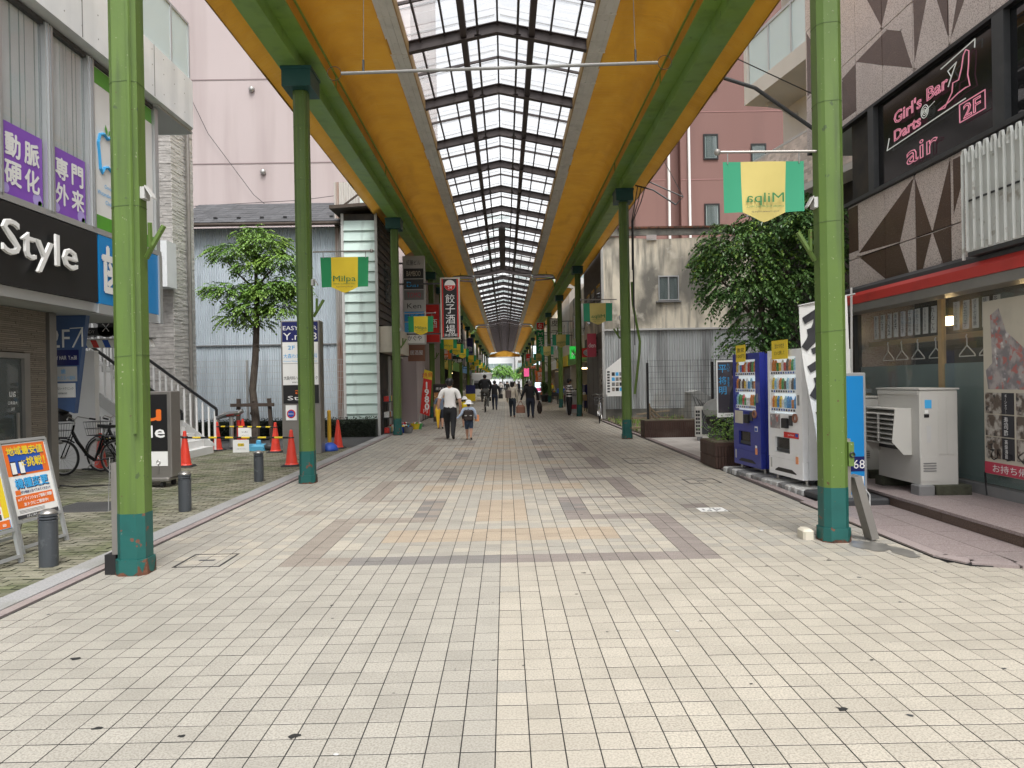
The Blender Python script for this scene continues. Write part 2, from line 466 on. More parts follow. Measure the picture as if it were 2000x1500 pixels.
class M:
    def __init__(s):
        s.v, s.f, s.m, s.mats = [], [], [], []
    def mi(s, mat):
        if mat not in s.mats:
            s.mats.append(mat)
        return s.mats.index(mat)
    def add(s, verts, faces, mat):
        b = len(s.v)
        s.v += [tuple(v) for v in verts]
        k = s.mi(mat)
        for f in faces:
            s.f.append(tuple(b + i for i in f))
            s.m.append(k)
        return s
    def box(s, x0, x1, y0, y1, z0, z1, mat):
        V = [(x, y, z) for z in (z0, z1) for y in (y0, y1) for x in (x0, x1)]
        return s.add(V, [(0, 2, 3, 1), (4, 5, 7, 6), (0, 1, 5, 4), (2, 6, 7, 3), (0, 4, 6, 2), (1, 3, 7, 5)], mat)
    def cbox(s, x0, x1, y0, y1, z0, z1, mat, c=.01):
        """box with chamfered vertical edges and top rim"""
        P = [(x0 + c, y0), (x1 - c, y0), (x1, y0 + c), (x1, y1 - c), (x1 - c, y1), (x0 + c, y1), (x0, y1 - c), (x0, y0 + c)]
        cx, cy = (x0 + x1) / 2, (y0 + y1) / 2
        w, d = max(x1 - x0, 1e-4), max(y1 - y0, 1e-4)
        Q = [(cx + (x - cx) * (1 - 2 * c / w), cy + (y - cy) * (1 - 2 * c / d)) for x, y in P]
        V = [(x, y, z0) for x, y in P] + [(x, y, z1 - c) for x, y in P] + [(x, y, z1) for x, y in Q]
        F = [tuple(range(7, -1, -1)), tuple(range(16, 24))]
        for r in (0, 8):
            F += [(r + i, r + (i + 1) % 8, r + 8 + (i + 1) % 8, r + 8 + i) for i in range(8)]
        return s.add(V, F, mat)
    def obox(s, p, u, w, n, lu, lw, ln, mat):
        """box centred at p with half lengths lu, lw, ln along axes u, w, n"""
        p, u, w, n = Vector(p), Vector(u).normalized(), Vector(w).normalized(), Vector(n).normalized()
        V = [p + u * a * lu + w * b * lw + n * c * ln for c in (-1, 1) for b in (-1, 1) for a in (-1, 1)]
        return s.add(V, [(0, 2, 3, 1), (4, 5, 7, 6), (0, 1, 5, 4), (2, 6, 7, 3), (0, 4, 6, 2), (1, 3, 7, 5)], mat)
    def bar(s, a, b, w, h, mat, up=(0, 0, 1)):
        """square bar from a to b, w across and h in the up direction"""
        a, b = Vector(a), Vector(b)
        d = b - a
        if d.length < 1e-6: return s
        dn = d.normalized()
        up = Vector(up)
        if abs(dn.dot(up)) > .98: up = Vector((0, 1, 0))
        w_ = dn.cross(up).normalized()
        n = w_.cross(dn)
        return s.obox((a + b) / 2, dn, w_, n, d.length / 2, w / 2, h / 2, mat)
    def quad(s, a, b, c, d, mat):
        return s.add([a, b, c, d], [(0, 1, 2, 3)], mat)
    def poly(s, pts, mat):
        return s.add(pts, [tuple(range(len(pts)))], mat)
    def prism(s, pts, d, mat):
        """polygon pts (3-D) extruded by vector d"""
        n = len(pts)
        d = Vector(d)
        V = [Vector(p) for p in pts] + [Vector(p) + d for p in pts]
        F = [tuple(range(n - 1, -1, -1)), tuple(range(n, 2 * n))] + [(i, (i + 1) % n, n + (i + 1) % n, n + i) for i in range(n)]
        return s.add(V, F, mat)
    def tube(s, path, r, mat, n=8, caps=True, closed=False):
        """tube along a path; r a number or one radius per point"""
        P = [Vector(p) for p in path]
        k = len(P)
        rr = r if isinstance(r, (list, tuple)) else [r] * k
        V, F = [], []
        prev = None
        for i, p in enumerate(P):
            if closed: d = P[(i + 1) % k] - P[i - 1]
            else: d = P[min(i + 1, k - 1)] - P[max(i - 1, 0)]
            if d.length < 1e-9: d = Vector((0, 0, 1))
            d.normalize()
            if prev is None:
                a = Vector((0, 0, 1)) if abs(d.z) < .9 else Vector((0, 1, 0))
                x = d.cross(a).normalized()
            else:
                x = prev - d * prev.dot(d)
                x = x.normalized() if x.length > 1e-6 else d.orthogonal().normalized()
            prev = x
            y = d.cross(x)
            V += [p + (x * math.cos(t) + y * math.sin(t)) * rr[i] for t in [2 * math.pi * j / n for j in range(n)]]
        for i in range(k if closed else k - 1):
            a, b = i * n, ((i + 1) % k) * n
            F += [(a + j, a + (j + 1) % n, b + (j + 1) % n, b + j) for j in range(n)]
        if caps and not closed:
            F += [tuple(range(n - 1, -1, -1)), tuple(range((k - 1) * n, k * n))]
        return s.add(V, F, mat)
    def ring(s, c, axis, R, r, mat, n=24, m=6):
        c, axis = Vector(c), Vector(axis).normalized()
        x = axis.orthogonal().normalized(); y = axis.cross(x)
        return s.tube([c + (x * math.cos(t) + y * math.sin(t)) * R for t in [2 * math.pi * i / n for i in range(n)]], r, mat, m, closed=True)
    def lathe(s, prof, c, mat, n=20, axis='z'):
        """profile [(radius, height)] turned about a vertical axis through c"""
        V, F = [], []
        k = len(prof)
        for r, z in prof:
            for j in range(n):
                t = 2 * math.pi * j / n
                q = (r * math.cos(t), r * math.sin(t), z)
                if axis == 'y': q = (q[0], q[2], q[1])
                if axis == 'x': q = (q[2], q[0], q[1])
                V.append((c[0] + q[0], c[1] + q[1], c[2] + q[2]))
        for i in range(k - 1):
            F += [(i * n + j, i * n + (j + 1) % n, (i + 1) * n + (j + 1) % n, (i + 1) * n + j) for j in range(n)]
        F += [tuple(range(n - 1, -1, -1)), tuple(range((k - 1) * n, k * n))]
        return s.add(V, F, mat)
    def ball(s, c, r, mat, n=10, sq=(1, 1, 1)):
        prof = [(r * math.sin(math.pi * i / n) + 1e-4, -r * math.cos(math.pi * i / n)) for i in range(n + 1)]
        b = len(s.v)
        s.lathe(prof, (0, 0, 0), mat, n + 4)
        for i in range(b, len(s.v)):
            v = s.v[i]
            s.v[i] = (c[0] + v[0] * sq[0], c[1] + v[1] * sq[1], c[2] + v[2] * sq[2])
        return s
    def text(s, body, o, u, v, h, mat, width=None, off=.004, outline=0.0, align='c', mirror=False, thick=0.0, bold=0.0):
        """one line of lettering: o = centre (or left middle), u = reading direction, v = up, h = letter height"""
        vs_, fs, x0, x1, y0, y1 = text_mesh(body, outline / h if outline else 0.0)
        if not vs_: return s
        o, u, v = Vector(o), Vector(u).normalized(), Vector(v).normalized()
        n = u.cross(v)
        sc = h / .72
        if y1 - y0 > .80: sc = h / (y1 - y0)
        sx = sc if width is None else width / (x1 - x0)
        cx = (x0 + x1) / 2 if align == 'c' else x0
        cy = (y0 + y1) / 2 if (y1 - y0 > .80) else .36
        if mirror: sx = -sx
        if mirror and align == 'l': cx = x1
        F = [f[::-1] for f in fs] if mirror else fs
        V = [o + u * ((p.x - cx) * sx) + v * ((p.y - cy) * sc) + n * (off + p.z * sc) for p in vs_]
        s.add(V, F, mat)
        if bold:
            for i, (a, b) in enumerate(((1, 0), (-1, 0), (0, 1), (0, -1))):
                s.add([p + (u * a + v * b) * (bold * h) + n * (.0002 * (i + 1)) for p in V], F, mat)
        if thick:
            b = len(V)
            s.add([p + n * thick for p in V], F, mat)
            # side walls along boundary edges
            cnt = {}
            for f in F:
                for i in range(len(f)):
                    e = (f[i], f[(i + 1) % len(f)])
                    cnt[tuple(sorted(e))] = None if tuple(sorted(e)) in cnt else e
            W = V + [p + n * thick for p in V]
            s.add(W, [(e[0], e[1], e[1] + b, e[0] + b) for e in cnt.values() if e], mat)
        return s
    def vtext(s, body, o, u, v, h, mat, pitch=1.08, **kw):
        """characters stacked downwards from o (top centre)"""
        o, v = Vector(o), Vector(v).normalized()
        for i, ch in enumerate(body):
            if ch != ' ':
                s.text(ch, o - v * (h * pitch * i + h / 2), u, v, h, mat, **kw)
        return s
    def mesh(s, name, smooth=False):
        me = bpy.data.meshes.new(name)
        me.from_pydata(s.v, [], s.f)
        for k in s.mats:
            me.materials.append(MATS[k])
        me.polygons.foreach_set('material_index', s.m)
        if smooth:
            me.polygons.foreach_set('use_smooth', [True] * len(s.f))
        me.update()
        return me
    def build(s, name, parent=None, smooth=False, world=False, **kw):
        if world and parent is not None:
            w = WLOC.get(parent.name, Vector((0, 0, 0)))
            s.v = [(x - w.x, y - w.y, z - w.z) for x, y, z in s.v]
        o = bpy.data.objects.new(name, s.mesh(name, smooth))
        C.objects.link(o)
        if parent is not None:
            o.parent = parent
            if world: WLOC[o.name] = WLOC.get(parent.name, Vector((0, 0, 0)))
        return tag(o, **kw)

def obj_from(me, name, parent=None, loc=(0, 0, 0), **kw):
    o = bpy.data.objects.new(name, me)
    C.objects.link(o)
    o.parent = parent
    o.location = loc
    return tag(o, **kw)

X_, Y_, Z_ = Vector((1, 0, 0)), Vector((0, 1, 0)), Vector((0, 0, 1))
# ================================================================ ground
def structure(m, name):
    return m.build(name, kind='structure')

ORD = ['nearest', 'second', 'third', 'fourth', 'fifth', 'sixth', 'seventh', 'eighth', 'ninth', 'tenth', 'eleventh', 'twelfth', 'thirteenth', 'fourteenth', 'fifteenth', 'sixteenth']
P = .15
structure(M().box(-60, 60, -60, -3, -.04, -.006, 'far_road'), 'bounce_floor')  # unseen junction paving behind the camera, added pale to bounce light onto the facades
structure(M().quad((-400, -60, -.05), (400, -60, -.05), (400, 700, -.05), (-400, 700, -.05), 'asphalt'), 'ground')
floor = structure(M().quad((-3.53, -3, -.0035), (3.7, -3, -.0035), (3.7, 60, -.0035), (-3.53, 60, -.0035), 'grout')
                  .quad((3.7, -3, -.0035), (7, -3, -.0035), (7, 6.05, -.0035), (3.7, 6.05, -.0035), 'grout'), 'arcade_floor')
structure(M().quad((-4.4, 60, -.004), (4.4, 60, -.004), (4.4, 148, -.004), (-4.4, 148, -.004), 'far_tiles')
          .quad((-4.4, 25, -.012), (-3.53, 25, -.012), (-3.53, 60, -.012), (-4.4, 60, -.012), 'far_tiles')
          .quad((3.7, 29, -.012), (4.6, 29, -.012), (4.6, 60, -.012), (3.7, 60, -.012), 'far_tiles'), 'far_floor')

rt = random.Random(3)
def tile_class(x, y):
    if y < 6.5 or y > 30 or (y > 19 and rt.random() < (y - 19) / 11):
        return 'tile_grey' if x < -.07 + (.15 if rt.random() < .03 else 0) else 'tile_cream'
    yy = (y - 6.5) % 3.35
    first = y < 9
    mx = x + .07
    if first and yy < .3 and -1.95 < mx < 1.95:
        return 'tile_slate' if -1.3 < mx < 0 else ('tile_brown' if mx < 0 else 'tile_mauve')
    a = abs(mx)
    d = 'tile_brown' if mx < 0 else 'tile_mauve'
    inner, outer = (.75, 1.08), (1.62, 1.95)
    if yy < .27 and inner[0] < a < outer[1]: return d
    if outer[0] < a < outer[1] and yy < 2.05: return d
    if 1.9 < yy < 2.15 and inner[0] < a < outer[1]: return d
    if inner[0] < a < inner[1] and yy > 1.9: return 'tile_slate' if rt.random() < .4 else d
    if .9 < yy < 1.5 and a < 1.25: return 'tile_orange'
    if a < .27 and yy > 1.95: return 'tile_orange'
    r = rt.random()
    if 2.2 < a < 2.5 and 2.5 < yy < 2.75: return d
    return 'tile_grey' if r < (.75 if x < 0 else .5) else 'tile_cream'

def tile_geo(m, x, y, mat, q=.0012, dz=0.0, w=.1448, d=.1428):
    x0, x1, y0, y1 = x - w / 2, x + w / 2, y - d / 2, y + d / 2
    V = [(x0, y0, -.014), (x1, y0, -.014), (x1, y1, -.014), (x0, y1, -.014),
         (x0, y0, -q + dz), (x1, y0, -q + dz), (x1, y1, -q + dz), (x0, y1, -q + dz),
         (x0 + q, y0 + q, dz), (x1 - q, y0 + q, dz), (x1 - q, y1 - q, dz), (x0 + q, y1 - q, dz)]
    F = [(8, 9, 10, 11)] + [(4 + i, 4 + (i + 1) % 4, 8 + (i + 1) % 4, 8 + i) for i in range(4)]
    m.add(V, F, mat)
    b = len(m.v) - 12
    k = m.mi('grout')
    for i in range(4):
        m.f.append((b + i, b + (i + 1) % 4, b + 4 + (i + 1) % 4, b + 4 + i)); m.m.append(k)

cells = []
for iy in range(-20, 400):
    y = iy * P + .075
    for ix in range(-24, 40):
        x = -.07 + ix * P + .075
        if x < -3.48: continue
        if x > 3.62 and (y > 6.22 or x > 6.9): continue
        cells.append((x, y))
seen = sorted([c for c in cells if c[1] > 2.95 and abs(c[0]) < c[1] * .70], key=lambda c: c[1])[:300]
seen_set = set(seen)
TM = {}
rest = M()
for c in cells:
    k = tile_class(*c)
    if c in seen_set:
        if k not in TM:
            t = M(); tile_geo(t, 0, 0, k); TM[k] = t.mesh('tile')
        o = obj_from(TM[k], 'tile', floor, (c[0], c[1], rt.uniform(-.0008, .0008)))
    else:
        tile_geo(rest, c[0], c[1], k, dz=rt.uniform(-.0008, .0008))
rest.build('tile_field', floor, kind='stuff')
# cut covers and drain lids in the floor
for (x, y, w, d, nm, lb) in [(2.62, 14.35, .62, .95, 'access_cover', 'tiled access cover with dark metal rim in the arcade floor'),
                             (-2.75, 6.75, .42, .5, 'drain_cover', 'tiled drain cover at the foot of the nearest left post'),
                             (3.0, 11.35, .5, .5, 'drain_cover', 'stained drain cover in front of the blue vending machine')]:
    m = M()
    for (a, b, c_, e) in [(x - w / 2, x + w / 2, y - d / 2, y - d / 2 + .02), (x - w / 2, x + w / 2, y + d / 2 - .02, y + d / 2),
                          (x - w / 2, x - w / 2 + .02, y - d / 2 + .02, y + d / 2 - .02), (x + w / 2 - .02, x + w / 2, y - d / 2 + .02, y + d / 2 - .02)]:
        m.box(a, b, c_, e, -.004, .003, 'black')
    m.box(x - .07, x + .07, y - .02, y + .02, -.004, .003, 'dark_grey')
    tag(m.build(nm), lb, 'cover')
m = M().box(2.3, 2.62, 8.72, 8.98, .0015, .004, 'paper')
for i in range(9):
    for j in range(4):
        if rt.random() < .5:
            m.box(2.31 + i * .034, 2.335 + i * .034, 8.74 + j * .055, 8.78 + j * .055, .0042, .0052, 'mid_grey')
tag(m.build('floor_sticker'), 'worn white printed sticker stuck on the arcade tiles', 'sticker')
# wet grime beside the right post is a thin dark patch of its own
m = M()
for (x, y, w, d) in [(3.36, 6.80, .20, .26), (3.52, 6.55, .10, .30)]:
    k = 22
    m.poly([(x + math.cos(2 * math.pi * i / k) * w * rt.uniform(.65, 1), y + math.sin(2 * math.pi * i / k) * d * rt.uniform(.65, 1), .0032 if w > .15 else .0040) for i in range(k)], 'floor_damp')
tag(m.build('wet_patch', kind='stuff'), 'dark damp stain at the foot of the nearest right post', 'stain')
for (x, y, s, lb) in [(-.75, 3.15, .013, 'small white scrap of litter on the pale tiles left of centre'), (1.05, 4.6, .014, 'pale paper scrap on cream tiles right of centre'), (2.6, 7.55, .03, 'crumpled white scrap on the tiles near right post')]:
    m = M().ball((0, 0, 0), s, 'light_grey', 5, (1, .6, .3))
    o = tag(m.build('paper_scrap'), lb, 'litter'); o.location = (x, y, s * .3)

m = M(); r = random.Random(77)
spots = [(-2.55, 4.35, .05), (-1.93, 3.45, .04), (-.98, 3.33, .045), (-1.5, 3.35, .03), (.62, 6.05, .035), (.5, 5.45, .02), (2.75, 6.3, .04), (2.75, 5.75, .035), (1.57, 3.48, .05), (1.85, 3.4, .03)]
spots += [(r.uniform(-3.3, 3.5), r.uniform(3.2, 26), r.uniform(.008, .026)) for _ in range(150)]
for (x, y, s_) in spots:
    k = 11
    s_ *= .7
    rad = [s_ * r.uniform(.45, 1.1) for _ in range(k)]
    m.poly([(x + rad[i] * math.cos(6.283 * i / k), y + .9 * rad[i] * math.sin(6.283 * i / k), .0016 + .0002 * (i % 2)) for i in range(k)], 'rubber' if r.random() < .6 else 'dark_grey')
tag(m.build('gum_spots', kind='stuff'), 'scattered black gum spots trodden into the pale arcade tiles', 'stains')
# ---- left kerb and brick pavement
kerb = structure(M().box(-3.86, -3.53, -2, 60, -.04, -.012, 'grout'), 'kerb_strip')
gm = M().box(-.105, .105, -.298, .298, -.03, .012, 'kerb').mesh('kerb_stone')
pm = M().box(-.055, .055, -.148, .148, -.03, .004, 'kerb_pink').mesh('kerb_tile')
for i in range(70):
    obj_from(gm, 'kerb_stone', kerb, (-3.75, i * .6 - 1, 0))
for i in range(90):
    obj_from(pm, 'kerb_tile', kerb, (-3.612, 3.0 + i * .3, 0))
# right kerb: thin pinkish edging
rk = structure(M().box(3.70, 3.86, 9.2, 29.4, -.04, -.012, 'grout'), 'kerb_edge')
for i in range(33):
    obj_from(pm, 'kerb_tile', rk, (3.79, 9.4 + i * .3 * 2, .02)).scale = (1.1, 2.0, 1)

pave = structure(M().quad((-12, 2, -.005), (-3.86, 2, -.005), (-3.86, 18.6, -.005), (-12, 18.6, -.005), 'paver_joint'), 'pavement')
pv = []
for iy in range(30, 186):
    y = iy * .1 + .05
    for ix in range(0, 34):
        x = -3.97 - ix * .2 - (.1 if iy % 2 else 0)
        if x < -7.2 and y < 12.2: continue
        if x < -9.2: continue
        pv.append((x, y))
vis = sorted([c for c in pv if -c[0] < c[1] * .71 and (c[1] > 5.0)], key=lambda c: c[1] ** 2 + c[0] ** 2)[:300]
vset = set(vis)
def paver_geo(m, x, y, z, hw=.0935):
    q = .0015
    x0, x1, y0, y1 = x - hw, x + hw, y - .0428, y + .0428
    V = [(x0, y0, -.02), (x1, y0, -.02), (x1, y1, -.02), (x0, y1, -.02), (x0, y0, z - q), (x1, y0, z - q), (x1, y1, z - q), (x0, y1, z - q),
         (x0 + q, y0 + q, z), (x1 - q, y0 + q, z), (x1 - q, y1 - q, z), (x0 + q, y1 - q, z)]
    m.add(V, [(8, 9, 10, 11)] + [(4 + i, 4 + (i + 1) % 4, 8 + (i + 1) % 4, 8 + i) for i in range(4)], 'paver')
    b = len(m.v) - 12
    k = m.mi('paver_joint')
    for i in range(4):
        m.f.append((b + i, b + (i + 1) % 4, b + 4 + (i + 1) % 4, b + 4 + i)); m.m.append(k)
t = M(); paver_geo(t, 0, 0, 0.0); pmesh = t.mesh('paver')
rest = M()
for c in pv:
    z = rt.uniform(-.003, .003)
    if c in vset: obj_from(pmesh, 'paver', pave, (c[0], c[1], z))
    else: paver_geo(rest, c[0], c[1], z)
for iy in range(31, 186, 2):
    paver_geo(rest, -3.918, iy * .1 + .05, rt.uniform(-.003, .003), .0445)
rest.build('paver_field', pave, kind='stuff')
tag(M().box(-6.0, -5.15, 9.55, 10.35, -.01, .006, 'asphalt').box(-6.02, -5.13, 9.53, 10.37, -.012, .003, 'steel_dull').build('manhole_cover'), 'square dark cover set in the mossy brick pavement', 'cover')

# ---- right granite apron, step and pale paving
gp = structure(M().prism([(3.66, 9.2, -.03), (3.66, 6.3, -.03), (3.8, 6.02, -.03), (4.15, 5.92, -.03), (6.0, 5.80, -.03), (6.0, 9.2, -.03)], (0, 0, .04), 'grout'), 'granite_apron')
def clip_slab(x0, x1, y0, y1):
    return M().box(x0 + .003, x1 - .003, y0 + .003, y1 - .003, .005, .022, 'granite_pale')
for i, (xa, xb) in enumerate([(3.80, 4.2), (4.2, 4.6)]):
    ys = [6.28, 6.72, 7.15, 7.6, 8.03, 8.46, 8.9, 9.2]
    for a, b in zip(ys, ys[1:]):
        clip_slab(xa, xb, a + (.12 if i else 0), min(9.2, b + (.12 if i else 0))).build('granite_slab', gp)
M().prism([(3.83, 6.27, .005), (3.9, 6.09, .005), (4.17, 6.01, .005), (4.195, 6.27, .005)], (0, 0, .017), 'granite_pale').build('granite_slab', gp)
M().prism([(4.205, 6.0, .005), (4.597, 5.98, .005), (4.597, 6.39, .005), (4.205, 6.39, .005)], (0, 0, .017), 'granite_pale').build('granite_slab', gp)
M().prism([(4.603, 5.97, .005), (5.6, 5.92, .005), (5.6, 6.2, .005), (4.603, 6.2, .005)], (0, 0, .017), 'granite_pale').build('granite_slab', gp)
e = M()
rim = [(3.73, 9.2), (3.73, 6.32), (3.84, 6.09), (4.15, 5.97), (5.9, 5.86)]
for a, b in zip(rim, rim[1:]):
    e.bar((*a, .008), (*b, .008), .13, .032, 'kerb_pink')
e.build('edge_strip', gp)
st = structure(M().box(4.63, 5.72, 2.83, 12.4, -.03, .118, 'grout'), 'granite_step')
for k in range(15):
    y0 = 2.82 + k * .62
    M().box(4.60, 4.66, y0 + .003, y0 + .617, -.03, .12, 'granite_step').build('step_block', st)
    M().box(4.585, 5.1, y0 + .003 + .2, y0 + .617 + .2, .12, .15, 'granite_pale').build('granite_slab', st)
    M().box(5.106, 5.68, y0 + .003, y0 + .617, .12, .15, 'granite_pale').build('granite_slab', st)
lp = structure(M().box(3.86, 10, 12.3, 20.1, -.03, .004, 'grout'), 'lot_paving')
sm = M().box(-.2, .2, -.3, .3, .003, .014, 'light_paving').mesh('paving_slab')
for i in range(14):
    for j in range(13):
        obj_from(sm, 'paving_slab', lp, (4.07 + i * .406, 12.62 + j * .606, 0))
structure(M().box(3.9, 14, 20.1, 29.4, -.03, .03, 'soil'), 'vacant_lot')
structure(M().quad((-7, 18.6, -.008), (-3.86, 18.6, -.008), (-3.86, 22.5, -.008), (-7, 22.5, -.008), 'asphalt'), 'side_lane')
structure(M().quad((-60, 148, -.004), (60, 148, -.004), (60, 168, -.004), (-60, 168, -.004), 'far_road'), 'cross_road')

# ================================================================ arcade posts, roof
XC = -.03
def arcade_post(nm, label, x, y, s, details):
    t = thing('arcade_post', label, 'post', (x, y, 0), 0, 'arcade posts')
    w, c = .155, .062
    def octa(w, c): return [(-w + c, -w), (w - c, -w), (w, -w + c), (w, w - c), (w - c, w), (-w + c, w), (-w, w - c), (-w, -w + c)]
    def seg(name, w, z0, z1, mat, c=.05):
        m = M().prism([(px, py, z0) for px, py in octa(w, c)], (0, 0, z1 - z0), mat)
        return m.build(name, t)
    seg('shaft', .117, .52, 6.34, 'lime_paint')
    seg('foot_band', .119, .13, .52, 'teal_paint')
    seg('base_collar', .133, .0, .135, 'teal_paint', .054)
    m = M()
    rr = random.Random(int(x * 100 + y * 37))
    o8 = octa(.136, .0555)
    for i in range(8):
        a, b = o8[i], o8[(i + 1) % 8]
        n = 4 if i % 2 == 0 else 2
        hs = [rr.uniform(.004, .035) + (rr.uniform(.05, .15) if (a[0] > .05 and rr.random() < .55) else 0) for _ in range(n + 1)]
        for k in range(n):
            p = [(a[0] + (b[0] - a[0]) * f / n, a[1] + (b[1] - a[1]) * f / n) for f in (k, k + 1)]
            m.quad((*p[0], 0), (*p[1], 0), (*p[1], hs[k + 1]), (*p[0], hs[k]), 'rust')
    m.build('rusted_edge', t)
    m = M().box(-.23, .23, -.29, .29, 6.33, 6.64, 'teal_dark').box(-.245, .245, -.305, .305, 6.60, 6.645, 'teal_dark')
    m.build('capital', t)
    wt = M().prism([(px, py, .012 * px / .15) for px, py in octa(.1195, .0512)], (0, 0, .006), 'lime_dark').mesh('wire_tie')
    for z in (1.95, 3.05, 4.15, 4.85, 5.7):
        obj_from(wt, 'wire_tie', t, (0, 0, z + rr.uniform(-.1, .1)))
    m = M().tube([(-s * .08, -.126, 1.2), (-s * .08, -.129, 6.3)] if details == 1 else [(s * .131, .05, .6), (s * .133, .05, 6.3)], .018 if details == 1 else .022, 'lime_paint', 6)
    m.build('conduit', t)
    m = M().box(-s * .125 - .03, -s * .125 + .03, -.05, .05, 3.20, 3.30, 'light_grey').prism([(-s * .155, -.05, 3.30), (-s * .155, .05, 3.30), (-s * .215, .05, 3.20), (-s * .215, -.05, 3.20)], (0, 0, .015), 'light_grey')
    m.build('light_fixture', t)
    m = M().tube([(-s * .14, 0, 2.70), (-s * .22, -.05, 2.80), (-s * .32, -.06, 2.96)], .024, 'lime_paint', 6).tube([(-s * .2, -.05, 2.78), (-s * .22, -.1, 2.98)], .02, 'lime_paint', 6)
    m.build('bracket', t)
    return t

LP = [6.36, 12.0, 22.76, 33.85, 39.3, 44.8, 55.8, 66.8, 77.8, 88.8, 99.8, 110.8, 121.8, 132.8, 143.8]
RP = [7.08, 19.75, 32.77, 43.7, 54.7, 63.5, 74.5, 85.5, 96.5, 107.5, 118.5, 129.5, 140.5]
first_post = {}
for s, LST, side in ((-1, LP, 'left'), (1, RP, 'right')):
    for i, y in enumerate(LST):
        x = XC + s * (3.17 + (.10 if i >= 1 else 0) + (.04 if i >= 2 else 0))
        if i == 1 and s == -1: x = -3.23
        lb = ('%s lime green arcade post with teal foot along the %s kerb' % (ORD[i], side)) if i < 16 else ''
        if i < 3:
            t = arcade_post('arcade_post', lb, x, y, s, 1 if s < 0 else 0)
            first_post[s] = t
        else:
            copy_tree(first_post[s], (x, y, 0), label=lb)
# extras on the two nearest posts
lp_near = [o for o in C.objects if o.name == 'arcade_post'][0]
m = M().box(-.17, -.12, -.06, .06, .17, .95, 'steel_dull')
m.build('cable_guard', lp_near)
M().box(-.23, -.137, -.07, .07, .0, .17, 'black').build('guard_foot', lp_near)
m = M().tube([(-.17, -.07, 1.0), (-.165, -.09, .85), (-.18, -.08, .66), (-.16, -.125, .55)], .003, 'mid_grey', 5)
m.build('cable', lp_near)
rp_near = [o for o in C.objects if o.get('label', '').startswith('nearest lime green arcade post with teal foot along the right')][0]
m = M().box(.117, .155, -.05, .05, .42, .98, 'steel_dull').box(.118, .17, -.09, .06, .72, .95, 'lime_paint')
m.ring((.15, -.095, .83), (0, 1, 0), .022, .008, 'black', 12)
m.build('switch_box', rp_near)
M().bar((.2, -.02, .62), (.36, -.02, .02), .16, .07, 'steel_dull').build('foot_brace', rp_near)
M().cbox(-.28, -.17, .02, .2, 0, .1, 'cream_board', .02).build('foot_block', rp_near)

